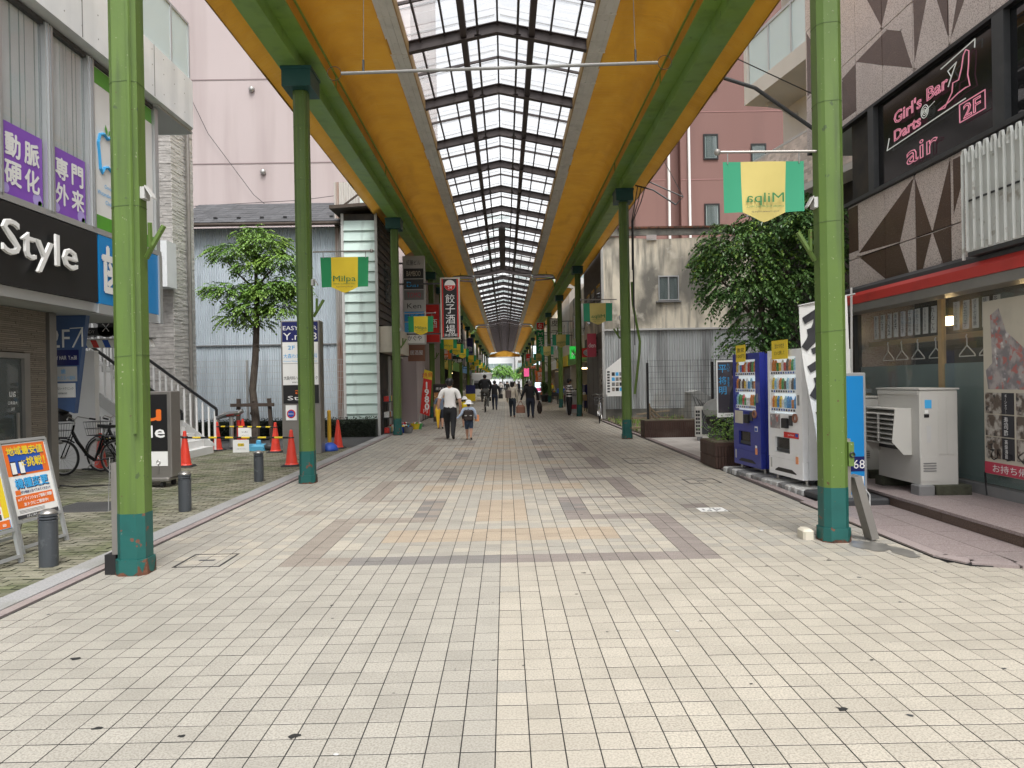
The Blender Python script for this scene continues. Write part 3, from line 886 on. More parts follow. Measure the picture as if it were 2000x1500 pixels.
# roof sections
Y0, BAY = 7.78, 2.75
sections = [(Y0, 12), (42.0, 12), (77.2, 25)]
pane_cols = [(0.02, .555), (.665, .93), (.97, 1.37), (1.41, 1.59)]
def zroof(x): return 8.06 - abs(x) * .2125      # underside of the sheets
PM = {}
n_pane = 0
for si, (ys, nb) in enumerate(sections):
    ye = ys + nb * BAY
    L = ['first', 'second', 'farthest'][si]
    rf = thing('arcade_roof', '%s stretch of gabled translucent arcade roof with ochre side coves' % L, 'roof', (0, ys, 6.6), 0, 'arcade roof stretches')
    b0 = 5.95 if si == 0 else ys - 1.2
    for s in (-1, 1):
        def X(v): return XC + s * v
        # edge beam: box girder and the flange beam inside it
        m = M().box(*sorted((X(3.16), X(3.48))), b0, ye, 6.65, 6.98, 'beam_paint')
        m.build('box_beam', rf, world=True)
        m = M().box(*sorted((X(2.90), X(3.16))), b0, ye, 6.86, 6.885, 'beam_paint').box(*sorted((X(3.0), X(3.03))), b0, ye, 6.885, 7.12, 'beam_paint').box(*sorted((X(2.90), X(3.16))), b0, ye, 7.12, 7.15, 'beam_paint')
        for yy in [ys + k * BAY * 2 for k in range(nb // 2 + 1)]:
            m.box(*sorted((X(2.905), X(2.999))), yy, yy + .012, 6.886, 7.118, 'beam_paint')
        m.build('flange_beam', rf, world=True)
        # ochre cove
        prof = [(2.93, 6.90), (2.925, 7.12), (2.89, 7.30), (2.80, 7.42), (2.62, 7.485), (2.3, 7.505), (1.9, 7.50)]
        ny = nb * 4
        V, F = [], []
        rr = random.Random(5 + si)
        for j in range(ny + 1):
            yy = ys + .1 + (ye - .2 - ys) * j / ny
            for i, (px, pz) in enumerate(prof):
                V.append((X(px), yy, pz + (rr.uniform(-.008, .008) if 0 < i < 6 else 0) + (.012 if j % 2 and 1 < i < 6 else 0)))
        k = len(prof)
        for j in range(ny):
            for i in range(k - 1):
                q = (j * k + i, j * k + i + 1, (j + 1) * k + i + 1, (j + 1) * k + i)
                F.append(q if s > 0 else q[::-1])
        M().add(V, F, 'tarp').build('cove_sheet', rf, smooth=True, world=True)
        m = M().tube([(X(px), ys + .1, pz) for px, pz in prof], .03, 'beam_paint', 6).tube([(X(px), ye - .1, pz) for px, pz in prof], .03, 'beam_paint', 6)
        m.build('cove_rim', rf, world=True)
        # outer eave sheet
        m = M()
        V, F = [], []
        ne = nb * 3
        y_e = 9.9 if si == 0 else ys
        for j in range(ne + 1):
            yy = y_e + (ye - y_e) * j / ne
            V += [(X(3.48), yy, 6.99), (X(3.72), yy, 6.93 + rr.uniform(-.01, .01)), (X(3.93 + rr.uniform(-.02, .02)), yy, 6.80 + rr.uniform(-.015, .015)), (X(3.95), yy, 6.86)]
        for j in range(ne):
            for i in range(3):
                q = (j * 4 + i, j * 4 + i + 1, j * 4 + 5 + i, j * 4 + 4 + i)
                F.append(q if s > 0 else q[::-1])
        m.add(V, F, 'tarp')
        m.build('eave_sheet', rf, smooth=True, world=True)
        m = M().tube([(X(3.93), y_e - .02, 6.82), (X(3.93), ye, 6.82)], .018, 'tarp_edge', 6)
        m.tube([(X(3.2), y_e, 6.98), (X(3.98), y_e, 6.86)], .03, 'pipe_grey', 8)
        m.build('eave_rod', rf, world=True)
        # ridged gutter
        m = M()
        for (a, b, z0) in [(1.62, 1.70, 7.50), (1.70, 1.73, 7.515), (1.73, 1.82, 7.495), (1.82, 1.845, 7.515), (1.845, 1.925, 7.50)]:
            m.box(*sorted((X(a), X(b))), ys, ye, z0, 7.60, 'gutter')
        for kk in range(nb * 2):
            yy = ys + kk * BAY / 2
            m.box(*sorted((X(1.615), X(1.93))), yy, yy + .03, 7.488, 7.6, 'gutter')
        m.build('gutter', rf, world=True)
        M().box(*sorted((X(1.595), X(1.617))), ys, ye, 7.49, 7.70, 'board_ochre').build('edge_board', rf, world=True)
        # lengthwise bars
        for (a, w, dz, mat) in [(.61, .11, .16, 'rib_steel'), (.95, .032, .05, 'bar_steel'), (1.39, .032, .05, 'bar_steel')]:
            z = zroof(a)
            M().box(XC + s * a - w / 2, XC + s * a + w / 2, ys, ye, z - dz, z - .004, mat).build('purlin', rf, world=True)
        M().tube([(X(.355), ys, 7.82), (X(.355), ye, 7.82)], .022, 'bar_steel', 6).build('hanger_pipe', rf, world=True)
    M().box(XC - .016, XC + .016, ys, ye, 8.0, 8.055, 'bar_steel').build('ridge_bar', rf, world=True)
    # ribs
    def rib(m, d, w, drop):
        for s in (-1, 1):
            a, b = XC, XC + s * 1.6
            z1 = 8.06 - .004 - drop
            z2 = zroof(1.6) - .004 - drop
            V = [(a, -w / 2, z1 - d), (b, -w / 2, z2 - d), (b, -w / 2, z2), (a, -w / 2, z1)]
            m.prism(V if s > 0 else V[::-1], (0, w, 0), 'rib_steel')
    m = M()
    rib(m, .18, .016, .012)
    for s in (-1, 1):                       # bottom flange and bolted cleats
        m.bar((XC, 0, 8.06 - .2), (XC + s * 1.6, 0, zroof(1.6) - .2), .13, .016, 'rib_steel')
        m.bar((XC, 0, 8.06 - .012), (XC + s * 1.6, 0, zroof(1.6) - .012), .13, .014, 'rib_steel')
        m.box(XC + s * .355 - .06, XC + s * .355 + .06, -.09, -.009, 7.80, 7.806, 'rib_steel')
    rmesh = m.mesh('rib')
    m = M(); rib(m, .045, .04, .0)
    bmesh_ = m.mesh('glazing_bar')
    for k in range(nb + 1):
        obj_from(rmesh, 'rib', rf, (0, k * BAY, -6.6))
        if k < nb:
            obj_from(bmesh_, 'glazing_bar', rf, (0, (k + .5) * BAY, -6.6))
    # panes
    rest = M()
    for k in range(nb):
        for h in range(2):
            for s in (-1, 1):
                for ci, (a, b) in enumerate(pane_cols):
                    key = (s, ci)
                    ya, yb = -BAY / 4 + .025, BAY / 4 - .025
                    if s < 0: a2, b2 = -b, -a
                    else: a2, b2 = a, b
                    V = []
                    for yy in (ya, -.21, -.20, .18, .19, yb):
                        dz = .0
                        V += [(XC + a2, yy, zroof(a2) + dz), (XC + b2, yy, zroof(b2) + dz)]
                    # overlap steps between the corrugated sheets
                    for q in (4, 5, 6, 7): V[q] = (V[q][0], V[q][1], V[q][2] + .012)
                    F = [(2 * i, 2 * i + 1, 2 * i + 3, 2 * i + 2) for i in range(5)]
                    yc = (k + .25 + .5 * h) * BAY
                    if n_pane < 280:
                        if key not in PM: PM[key] = M().add(V, F, 'roof_pane').mesh('roof_pane')
                        obj_from(PM[key], 'roof_pane', rf, (0, yc, -6.6))
                        n_pane += 1
                    else:
                        rest.add([(x, y + yc, z - 6.6) for x, y, z in V], F, 'roof_pane')
    if rest.v: rest.build('pane_field', rf, kind='stuff')
    m = M()
    for k in range(nb * 4):
        yy = ys + (k + .5) * BAY / 4 + (.1 if k % 2 else -.12)
        for s in (-1, 1):
            m.bar((XC + s * .05, yy, zroof(.05) + .02), (XC + s * 1.6, yy + .03, zroof(1.6) + .02), .018, .012, 'dark_grey')
    m.build('sheet_lap', rf, world=True, kind='stuff')
    if si == 1:
        # boxy ridge ventilator at the joint
        m = M().box(XC - .14, XC + .14, ys - 12, ys - 1.0, 7.83, 8.0, 'rib_steel')
        m.build('ridge_vent', rf, world=True)
    if si > 0:
        m = M()
        for yy in (ys - 1.15, ys - .35):
            for s in (-1, 1): m.box(*sorted((XC + s * 1.7, XC + s * 3.1)), yy, yy + .14, 7.45, 7.62, 'rib_steel')
        for s in (-1, 1):
            m.bar((XC + s * 3.0, ys - 1.1, 7.3), (XC + s * 1.7, ys - .2, 7.3), .08, .08, 'rib_steel')
        m.build('joint_frame', rf, world=True)
    if si == 2:
        m = M()
        pts = [(-3.1, 6.55), (3.1, 6.55), (3.1, 7.0), (2.0, 7.25), (.9, 7.75), (0, 7.85), (-.9, 7.75), (-2.0, 7.25), (-3.1, 7.0)]
        m.prism([(XC + a, ye, b) for a, b in pts], (0, .25, 0), 'tarp')
        m.build('end_pediment', rf, world=True)
        M().bar((XC - 3.1, ye - .01, 6.55), (XC + 3.1, ye - .01, 6.55), .06, .08, 'gutter').build('pediment_edge', rf, world=True)
# hanging poles
def hang_pole(y, w, z, lb, tilt=.04):
    t = thing('hanging_pole', lb, 'pole', (0, y, z), 0, 'grey poles hung across the arcade')
    M().tube([(-w, 0, -tilt), (w, 0, tilt)], .02, 'pipe_grey', 10).build('bar', t)
    for s in (-1, 1):
        M().ring((s * (w + .085), 0, s * tilt), (0, 1, 0), .085, .004, 'wood_dark', 20, 5).build('hoop', t)
        M().tube([(s * w * .86, 0, s * tilt), (s * w * .84, 0, 7.5 - z)], .004, 'mid_grey', 5).tube([(s * w * .86, 0, s * tilt + .02), (s * w * .86, 0, s * tilt + .16)], .014, 'dark_grey', 6).build('wire', t)
hang_pole(9.0, 1.93, 5.41, 'long grey pole hung on wires across the near arcade')
hang_pole(38.5, 2.6, 7.15, 'farther grey pole hung below the first roof joint', 0)

# banners
def banner(nm, label, y, s, group):
    t = thing('banner', label, 'banner', (XC + s * 3.05, y, 3.74), 0, group)
    d = -s
    M().tube([(0, 0, 0), (d * .93, 0, .005)], .013, 'steel_dull', 8).ball((d * .95, 0, .005), .032, 'steel_dull', 8).build('rod', t)
    x0, x1 = d * .12, d * .90
    if x0 > x1: x0, x1 = x1, x0
    w = x1 - x0
    m = M()
    n = 18
    gy, gg = ('flag_yellow', 'flag_green') if s < 0 else ('flag_pale', 'flag_green_pale')
    V, F = [], []
    def bot(u): return -.60 - .075 * (1 - abs(u - .5) * 2 if .2 < u < .8 else .6 * (1 if .2 < u < .8 else 1) - 1 + .0) if False else (-.67 + .10 * max(0, abs(u - .5) - .02) / .28 if abs(u - .5) < .3 else -.575)
    rows = 5
    for i in range(n + 1):
        u = i / n
        for j in range(rows + 1):
            f = j / rows
            z = -.09 + (bot(u) + .09) * f
            V.append((x0 + u * w + .012 * math.sin(3 * u + 2) * f, .016 * math.sin(u * 9 + f * 2) * (.3 + f), z))
    for i in range(n):
        for j in range(rows):
            F.append((i * (rows + 1) + j, i * (rows + 1) + j + 1, (i + 1) * (rows + 1) + j + 1, (i + 1) * (rows + 1) + j))
    g = [f for k, f in enumerate(F) if (k // rows) < 4 or (k // rows) >= 14]
    yl = [f for k, f in enumerate(F) if 4 <= (k // rows) < 14]
    m.add(V, g, gg)
    m.add(V, yl, gy)
    cl = m.build('cloth', t, smooth=True)
    m = M()
    cx = (x0 + x1) / 2
    m.text('Milpa', (cx, -.03, -.455), X_, Z_, .12, 'text_green', width=.365, off=0, mirror=s > 0)
    m.text('OMORI SHOPPING MALL', (cx, -.03, -.525), X_, Z_, .02, 'text_green', width=.36, off=0, mirror=s > 0)
    m.text('http://www.milpa.jp', (cx, -.03, -.575), X_, Z_, .024, 'text_dark', width=.26, off=0, mirror=s > 0)
    m.build('lettering', cl)
    for k in (.06, .94):
        M().tube([(x0 + w * k, 0, 0), (x0 + w * k, 0, -.11)], .006, 'pipe_grey', 5).build('hook', t)
    return t
first = {}
for s, LST, side in ((-1, LP, 'left'), (1, RP, 'right')):
    seq = 0
    for i, y in enumerate(LST):
        if (s < 0 and i == 0) or i > 12: continue
        yy = y - .03
        if s < 0:
            lb = '%s green and yellow mall banner on the left row of posts' % ORD[seq]
        else:
            lb = '%s pale banner with mirrored lettering on the right row of posts' % ORD[seq]
        if s not in first:
            first[s] = banner('banner', lb, yy, s, 'mall banners on the arcade posts')
        else:
            copy_tree(first[s], (XC + s * 3.05, yy, 3.74), label=lb)
        seq += 1
# ================================================================ left side buildings
def bx(parent, name, x0, x1, y0, y1, z0, z1, mat, **kw):
    return M().box(x0, x1, y0, y1, z0, z1, mat).build(name, parent, world=True, **kw)

# ---- clinic building on the left
B = thing('clinic_building', 'pale concrete clinic building with glass balcony above the black shop fascia', 'building', (-8, 10, 0))
bx(B, 'upper_wall', -11, -6.62, 2, 14.05, 2.96, 6.95, 'concrete_white')
# shop wall of thin stacked strips (ground floor)
bx(B, 'shop_wall', -7.9, -7.32, 2, 11.8, 0, 2.82, 'stripe_gap')
m = M(); r = random.Random(2)
for k in range(94):
    z = k * .03
    y = 7.0 + r.uniform(-.3, 0)
    while y < 11.8:
        y2 = min(11.8, y + r.uniform(.25, .7))
        d = r.uniform(0, .012)
        if y2 > 9.6 and y < 11.28 and z < 2.14:
            if y < 9.6: m.box(-7.32, -7.30 + d, y, 9.6, z + .003, z + .026, 'stripe_wall')
            if y2 > 11.28: m.box(-7.32, -7.30 + d, max(y, 11.28), y2 - .004, z + .003, z + .026, 'stripe_wall')
        else:
            m.box(-7.32, -7.30 + d, y, y2 - .004, z + .003, z + .026, 'stripe_wall')
        y = y2
m.build('stacked_strips', B, world=True, kind='stuff')
d = bx(B, 'shop_door', -7.30, -7.27, 9.7, 11.15, 0.02, 2.06, 'window_glass')
M().box(-7.30, -7.22, 11.15, 11.28, 0, 2.14, 'steel_dull').box(-7.30, -7.22, 9.6, 9.7, 0, 2.14, 'steel_dull').box(-7.30, -7.22, 9.7, 11.15, 2.06, 2.14, 'steel_dull').build('door_frame', d, world=True)
M().text('au', (-7.265, 10.93, 1.55), Y_, Z_, .12, 'text_white', mirror=True).text('大森東口', (-7.265, 10.93, 1.40), Y_, Z_, .05, 'text_white', mirror=True).text('TEL', (-7.265, 10.93, 1.31), Y_, Z_, .04, 'text_white', mirror=True).build('lettering', d, world=True)
bx(d, 'handle', -7.262, -7.24, 11.0, 11.05, .75, 1.25, 'steel')
bx(B, 'steel_column', -7.42, -7.26, 11.84, 12.02, 0, 2.82, 'steel_dull')
# canopy soffit
bx(B, 'canopy_soffit', -10.6, -6.64, 2, 14.05, 2.83, 2.95, 'soffit')
# silver edges
bx(B, 'fascia_trim', -6.64, -6.54, 4, 11.9, 2.82, 2.965, 'alu')
bx(B, 'fascia_trim', -6.64, -6.50, 11.9, 14.1, 2.80, 2.955, 'alu')
# window strip
wins = [(6.0, 7.28, 1), (7.45, 8.4, 1), (8.6, 9.55, 1), (9.72, 10.66, 1), (10.84, 11.74, 1)]
for (a, b, k) in wins:
    bx(B, 'mullion', -6.63, -6.52, b, b + .18, 4.13, 6.87, 'alu')
    for q in (.05, .115):
        bx(B, 'mullion_rib', -6.53, -6.50, b + q - .01, b + q + .01, 4.13, 6.87, 'alu')
    w = bx(B, 'window', -6.60, -6.585, a, b, 4.17, 6.83, 'clear_glass')
    m = M()
    yc_ = [a]
    rc = random.Random(int(a * 10))
    while yc_[-1] < b: yc_.append(min(b, yc_[-1] + rc.uniform(.02, .13)))
    for i in range(len(yc_) - 1):
        y0, y1_ = yc_[i], yc_[i + 1]
        m.quad((-6.615 - .03 * (i % 2), y0, 4.9), (-6.615 - .03 * ((i + 1) % 2), y1_, 4.9), (-6.615 - .03 * ((i + 1) % 2), y1_, 6.83), (-6.615 - .03 * (i % 2), y0, 6.83), 'curtain')
    m.build('curtain', w, world=True)
bx(B, 'window_sill', -6.63, -6.50, 4, 14.1, 4.08, 4.17, 'alu')
bx(B, 'window_head', -6.63, -6.54, 4, 14.1, 6.83, 6.90, 'dark_grey')
bx(B, 'mullion', -6.63, -6.52, 13.96, 14.1, 4.13, 6.87, 'alu')
# balcony: parapet with a glass rail and chamfered end
m = M()
m.prism([(-6.35, 2, 6.93), (-6.35, 15.3, 6.93), (-6.65, 15.7, 6.93), (-8.9, 15.7, 6.93), (-8.9, 2, 6.93)], (0, 0, .16), 'concrete_white')
m.box(-6.49, -6.35, 2, 15.3, 7.09, 7.9, 'concrete_white')
m.prism([(-6.35, 15.3, 7.09), (-6.65, 15.7, 7.09), (-6.75, 15.6, 7.09), (-6.49, 15.25, 7.09)], (0, 0, .81), 'concrete_white')
m.build('balcony', B, world=True)
bx(B, 'balcony_soffit', -8.8, -6.45, 13.95, 15.5, 6.88, 6.929, 'soffit')
bal = bx(B, 'joint_line', -6.349, -6.346, 13.62, 13.64, 6.95, 7.9, 'mid_grey')
for y in (6.2, 8.9, 11.3): bx(B, 'joint_line', -6.349, -6.346, y, y + .018, 6.95, 9.2, 'mid_grey')
bx(B, 'upper_parapet', -6.49, -6.352, 2, 13.1, 7.9, 12, 'concrete_white')
m = M()
for y in [8.6 + .45 * i for i in range(15)]:
    for z in (7.12, 7.5, 7.78):
        m.lathe([(.011, 0), (.011, .003)], (-6.349, y, z), 'mid_grey', 6, 'x')
m.build('tie_hole', B, world=True, kind='stuff')
for a, b in ((13.15, 14.45), (14.5, 15.26)):
    g = bx(B, 'glass_rail', -6.44, -6.42, a, b, 7.93, 9.05, 'rail_glass')
    M().box(-6.46, -6.40, a - .02, b + .02, 9.05, 9.10, 'alu').box(-6.46, -6.40, b, b + .05, 7.9, 9.05, 'alu').build('rail_frame', g, world=True)
bx(B, 'penthouse_wall', -12, -8.6, 2, 15, 7.1, 13, 'concrete_white')
# tower clad in split stone strips behind the stair
bx(B, 'stair_tower', -9.6, -8.74, 19.54, 20.85, 0, 9.6, 'brick_shaded')
m = M(); r = random.Random(4)
for k in range(246):
    z = k * .039
    x = -9.6
    while x < -8.72:
        x2 = min(-8.70, x + r.uniform(.15, .5)); dd = r.uniform(0, .016)
        m.box(x, x2, 19.5 - dd, 19.54, z + .002, z + .037, 'brick_shaded'); x = x2
    y = 19.5
    while y < 20.85:
        y2 = min(20.85, y + r.uniform(.2, .6)); dd = r.uniform(0, .016)
        m.box(-8.74, -8.70 + dd, y, y2, z + .002, z + .037, 'brick_lit'); y = y2
m.build('stone_strips', B, world=True, kind='stuff')
bx(B, 'landing_beam', -9.6, -8.58, 18.9, 19.45, 4.17, 5.35, 'concrete_white')
M().tube([(-8.60, 20.3, 0), (-8.60, 20.3, 9.9)], .055, 'steel_dull', 10).build('downpipe', B, world=True)
bx(B, 'stair_hall_wall', -12, -9.6, 19.6, 19.8, 0, 8, 'mid_grey')
m = M()
for i in range(26):
    m.box(-12 + i * .093, -12 + i * .093 + .05, 19.56, 19.6, .0, 2.83, 'light_grey')
m.build('hall_rib', B, world=True, kind='stuff')
bx(B, 'stair_side_wall', -8.95, -8.17, 14.75, 14.9, 0, 2.35, 'white')
# ---- outdoor stair
S = thing('outdoor_stair', 'white outdoor stair with baluster rails rising behind the au stand', 'staircase', (-7.1, 17, 0))
for k in range(16):
    x1 = -7.05 - k * .22
    bx(S, 'step', x1 - .6 if k < 13 else x1 - .3, x1, 16.0, 17.8, .165 * k, .165 * (k + 1), 'white' if k % 1 == 0 else 'light_grey')
bx(S, 'stringer', -10.6, -10.5, 16, 17.8, 0, 2.6, 'light_grey')
for yy in (15.95, 17.85):
    M().bar((-7.1, yy, .12), (-10.5, yy, 2.7), .05, .22, 'light_grey').build('stair_edge', S, world=True)
    hr = M().bar((-6.98, yy, 1.05), (-10.5, yy, 3.72), .05, .06, 'black').bar((-6.98, yy, 1.05), (-6.98, yy, .88), .05, .05, 'black')
    hr.build('handrail', S, world=True)
    bm = M().box(-.02, .02, -.015, .015, 0, .93, 'white').mesh('baluster')
    for i in range(25):
        x = -7.02 - i * .145
        obj_from(bm, 'baluster', S, (x + 7.1, yy - 17, .07 + (-7.02 - x) * .762))
# ---- signs on and by the clinic building
T = thing('fascia_sign', 'black fascia sign with white raised letters reading Style above the shop', 'sign', (-6.6, 9, 3))
bx(T, 'panel', -6.62, -6.50, 4, 11.88, 2.97, 4.06, 'black')
M().text('au', (-6.49, 8.5, 3.52), Y_, Z_, .60, 'orange', width=.9, off=.05, thick=.03).build('raised_lettering', T, world=True)
M().text('Style', (-6.49, 10.36, 3.52), Y_, Z_, .60, 'text_white', width=1.66, off=.05, thick=.03, bold=.02).build('raised_lettering', T, world=True)
T = thing('dental_sign', 'bright blue sign with white character for tooth under the clinic window', 'sign', (-6.6, 13, 3))
bx(T, 'panel', -6.62, -6.50, 11.93, 13.94, 2.96, 4.07, 'blue_sign')
M().text('歯', (-6.49, 12.40, 3.54), Y_, Z_, .82, 'text_white', bold=.03).build('lettering', T, world=True)
bx(T, 'frame', -6.62, -6.47, 13.94, 14.06, 2.80, 4.08, 'alu')
for i, (a, b, rows) in enumerate([(9.74, 10.64, ['動 脈', '硬 化']), (10.86, 11.72, ['専 門', '外 来']), (8.62, 9.53, ['睡 眠', '呼 吸'])]):
    if i == 2: continue
    T = thing('window_sticker', ['purple window sticker with white characters in the window above Style', 'purple window sticker with white characters beside the clinic panel'][i], 'sticker', (-6.58, a, 4.2), 0, 'purple clinic window stickers')
    bx(T, 'film', -6.582, -6.576, a + .01, b - .01, 4.18, 5.17, 'purple')
    m = M()
    for rI, row in enumerate(rows):
        for cI, ch in enumerate(row.split()):
            m.text(ch, (-6.574, (a + b) / 2 + (cI - .5) * .40, 4.88 - rI * .38), Y_, Z_, .31, 'text_white', off=.003, bold=.035)
    m.build('lettering', T, world=True)
    m = M()
    for (y, z, rr_, c) in [(a + .1, 4.28, .07, 'lilac'), (b - .14, 4.27, .10, 'lilac'), (b - .08, 4.22, .05, 'green_sign')]:
        n = 14
        m.poly([(-6.5745, y + rr_ * math.cos(6.283 * k / n), max(4.19, z + rr_ * math.sin(6.283 * k / n))) for k in range(n)], c)
    m.build('dot_print', T, world=True)
T = thing('clinic_sign', 'white clinic panel with green bands and blue tooth outline logo', 'sign', (-6.58, 13, 4.2))
bx(T, 'board', -6.60, -6.57, 11.95, 13.95, 4.18, 6.82, 'paper')
bx(T, 'band', -6.571, -6.566, 11.96, 13.94, 6.55, 6.81, 'green_sign'); bx(T, 'band', -6.571, -6.566, 11.96, 13.94, 4.19, 4.42, 'green_sign')
def yz(pts, cy, cz, s, x=-6.56): return [(x, cy + a * s, cz + b * s) for a, b in pts]
tooth = [(-.5, .62), (-.25, .72), (0, .62), (.25, .72), (.5, .62), (.62, .3), (.55, -.15), (.5, -.6), (.4, -.72), (.25, -.5), (0, -.42), (-.25, -.5), (-.4, -.72), (-.5, -.6), (-.55, -.15), (-.62, .3)]
m = M().tube(yz(tooth, 12.36, 5.46, .46), .028, 'sky_print', 6, closed=True)
m.build('logo', T, world=True)
M().poly(yz([(0, .62), (.03, .82), (-.1, 1.02), (-.16, .85)], 12.36, 5.50, .46), 'green_sign').poly(yz([(.06, .66), (.2, .74), (.26, .9), (.12, .86)], 12.36, 5.50, .46), 'green_sign').build('leaf_mark', T, world=True)
m = M()
for i, s_ in enumerate(['Omori', 'Watanabe Dental', 'Clinic']):
    m.text(s_, (-6.565, 12.38, 4.93 - i * .13), Y_, Z_, .07, 'sky_print')
m.build('lettering', T, world=True)
# slanted 2F sign board
T = thing('floor_guide_sign', 'slate blue guide board reading 2F with arrow beside the shop column', 'sign', (-7.35, 12.5, 1.2))
M().prism([(-7.70, 12.48, 2.95), (-7.03, 12.48, 2.90), (-7.27, 12.48, 1.18), (-7.66, 12.48, 1.32)], (0, .12, 0), 'slate_blue').build('board', T, world=True)
m = M().text('2F', (-7.47, 12.47, 2.45), X_, Z_, .32, 'text_white', width=.32)
m.bar((-7.26, 12.465, 2.29), (-7.10, 12.465, 2.60), .012, .03, 'text_white', (0, 1, 0)).bar((-7.30, 12.465, 2.61), (-7.09, 12.465, 2.62), .012, .03, 'text_white', (0, 1, 0)).bar((-7.10, 12.465, 2.62), (-7.10, 12.465, 2.30), .012, .03, 'text_white', (0, 1, 0))
m.build('lettering', T, world=True)
for (z0, z1, mat, rows) in [(1.99, 2.25, 'navy', [('EASY HAIR  Y.m38', .07, 'text_white', 2.12)]), (1.72, 1.97, 'light_grey', [('大森わたなべ歯科', .07, 'sky_print', 1.78), ('歯', .08, 'sky_print', 1.89)]), (1.45, 1.69, 'paper', [('大森内科ハートクリニック', .05, 'text_dark', 1.60), ('循環器内科', .03, 'text_dark', 1.52)])]:
    k = (2.0 - z0) * .12
    p_ = bx(T, 'plate', -7.655, -7.17 - k, 12.465, 12.479, z0, z1, mat)
    m = M()
    for (s_, h, c, z) in rows: m.text(s_, (-7.41 - k / 2, 12.464, z), X_, Z_, h, c, width=min(.43 - k, len(s_) * h * 1.0))
    m.build('lettering', p_, world=True)
T = thing('barber_pole', 'striped red white and blue barber pole hung sideways under the canopy', 'barber pole', (-8, 13.9, 2.4))
for i in range(14):
    M().prism([(-8.15 + i * .11, 13.9, 2.36), (-8.04 + i * .11, 13.9, 2.36), (-8.10 + i * .11, 13.9, 2.50), (-8.21 + i * .11, 13.9, 2.50)], (0, .12, 0), ['red', 'paper', 'blue_print', 'paper'][i % 4]).build('stripe_panel', T, world=True)
M().box(-8.3, -8.2, 13.88, 14.04, 2.32, 2.54, 'steel').build('end_cap', T, world=True)
M().box(-8.2, -6.6, 13.89, 14.03, 2.505, 2.53, 'steel').build('rail', T, world=True)
T = thing('salon_sign', 'dark arched sign with scissors reading Dandy Salon above the barber pole', 'sign', (-7.6, 14.2, 2.6))
M().box(-8.2, -6.9, 14.18, 14.22, 2.60, 2.76, 'black').lathe([(.17, -.02), (.17, .02)], (-7.62, 14.2, 2.74), 'black', 20, 'y').build('board', T, world=True)
m = M().text('DANDY', (-7.98, 14.175, 2.68), X_, Z_, .06, 'light_grey').text('SALON', (-7.25, 14.175, 2.68), X_, Z_, .06, 'light_grey')
for s_ in (-1, 1):
    m.bar((-7.62 - s_ * .06, 14.172, 2.68), (-7.62 + s_ * .06, 14.172, 2.83), .01, .014, 'text_white', (0, 1, 0))
m.build('lettering', T, world=True)
m = M()
for s_ in (-1, 1):
    m.tube([(-7.62 + s_ * .55, 14.2, 2.56 - .0), (-7.62 + s_ * .4, 14.2, 2.58), (-7.62 + s_ * .2, 14.2, 2.585)], .012, 'black', 6)
m.build('scroll', T, world=True)

# ---- corrugated blue-grey house with slate roof
def corrugated(x0, x1, y, z0, z1, mat, pitch=.076, depth=.018, facing=-1):
    m = M(); n = int((x1 - x0) / pitch * 4)
    xs = [x0 + (x1 - x0) * i / n for i in range(n + 1)]
    ys = [y + depth * math.sin(math.pi / 2 * i) * facing for i in range(n + 1)]
    V = [(x, yy, z0) for x, yy in zip(xs, ys)] + [(x, yy, z1) for x, yy in zip(xs, ys)]
    m.add(V, [(i, i + 1, n + 2 + i, n + 1 + i) for i in range(n)], mat)
    return m
H = thing('corrugated_house', 'blue grey corrugated metal house with dark slate roof behind the left tree', 'building', (-7.5, 24, 0))
bx(H, 'inner_wall', -10.6, -4.95, 24.1, 29, 0, 6.75, 'mid_grey')
for (z0, z1) in ((0.0, 2.93), (2.91, 5.2), (5.18, 6.72)):
    corrugated(-10.6, -5.42, 24.0 - (.014 if z0 in (2.91,) else .0), z0, z1, 'corr_blue').build('metal_sheet', H, world=True, smooth=False)
bx(H, 'flashing', -10.6, -5.42, 23.95, 23.985, 2.90, 2.935, 'mid_grey')
corrugated(-5.42, -4.55, 23.85, 0, 8.12, 'corr_rust').build('rusty_sheet', H, world=True)
bx(H, 'sheet_backing', -5.42, -4.55, 23.9, 24.1, 0, 8.1, 'mid_grey')
rfp = M()
rr = random.Random(8)
M().prism([(-10.7, 23.62, 6.80), (-5.2, 23.62, 6.80), (-5.2, 26.4, 8.05), (-10.7, 26.4, 8.05)], (0, 0, -.08), 'wood_dark').build('roof_deck', H, world=True)
n = 9
for i in range(n):
    y0, z0 = 23.55 + i * .31, 6.815 + i * .139
    x = -10.7 - rr.uniform(0, .2)
    while x < -5.2:
        x2 = min(-5.2, x + .36)
        d_ = rr.uniform(0, .006)
        rfp.prism([(x + .003, y0, z0 + d_), (x2 - .003, y0, z0 + d_), (x2 - .003, y0 + .34, z0 + .153 + d_ - .012), (x + .003, y0 + .34, z0 + .153 + d_ - .012)], (0, 0, .014), 'roof_slate'); x = x2
rfp.build('slate_field', H, world=True, kind='stuff')
for i in range(7):
    bx(H, 'snow_guard', -10.1 + i * .75, -10.0 + i * .75, 23.95, 24.05, 7.02, 7.08, 'black')
M().tube([(-10.7, 23.55, 6.74), (-5.1, 23.55, 6.74)], .06, 'wood_dark', 8).tube([(-5.35, 23.6, 6.7), (-5.0, 23.7, 6.5), (-4.85, 23.75, 6.4), (-4.85, 23.75, 3)], .04, 'wood_dark', 8).build('eave_gutter', H, world=True)
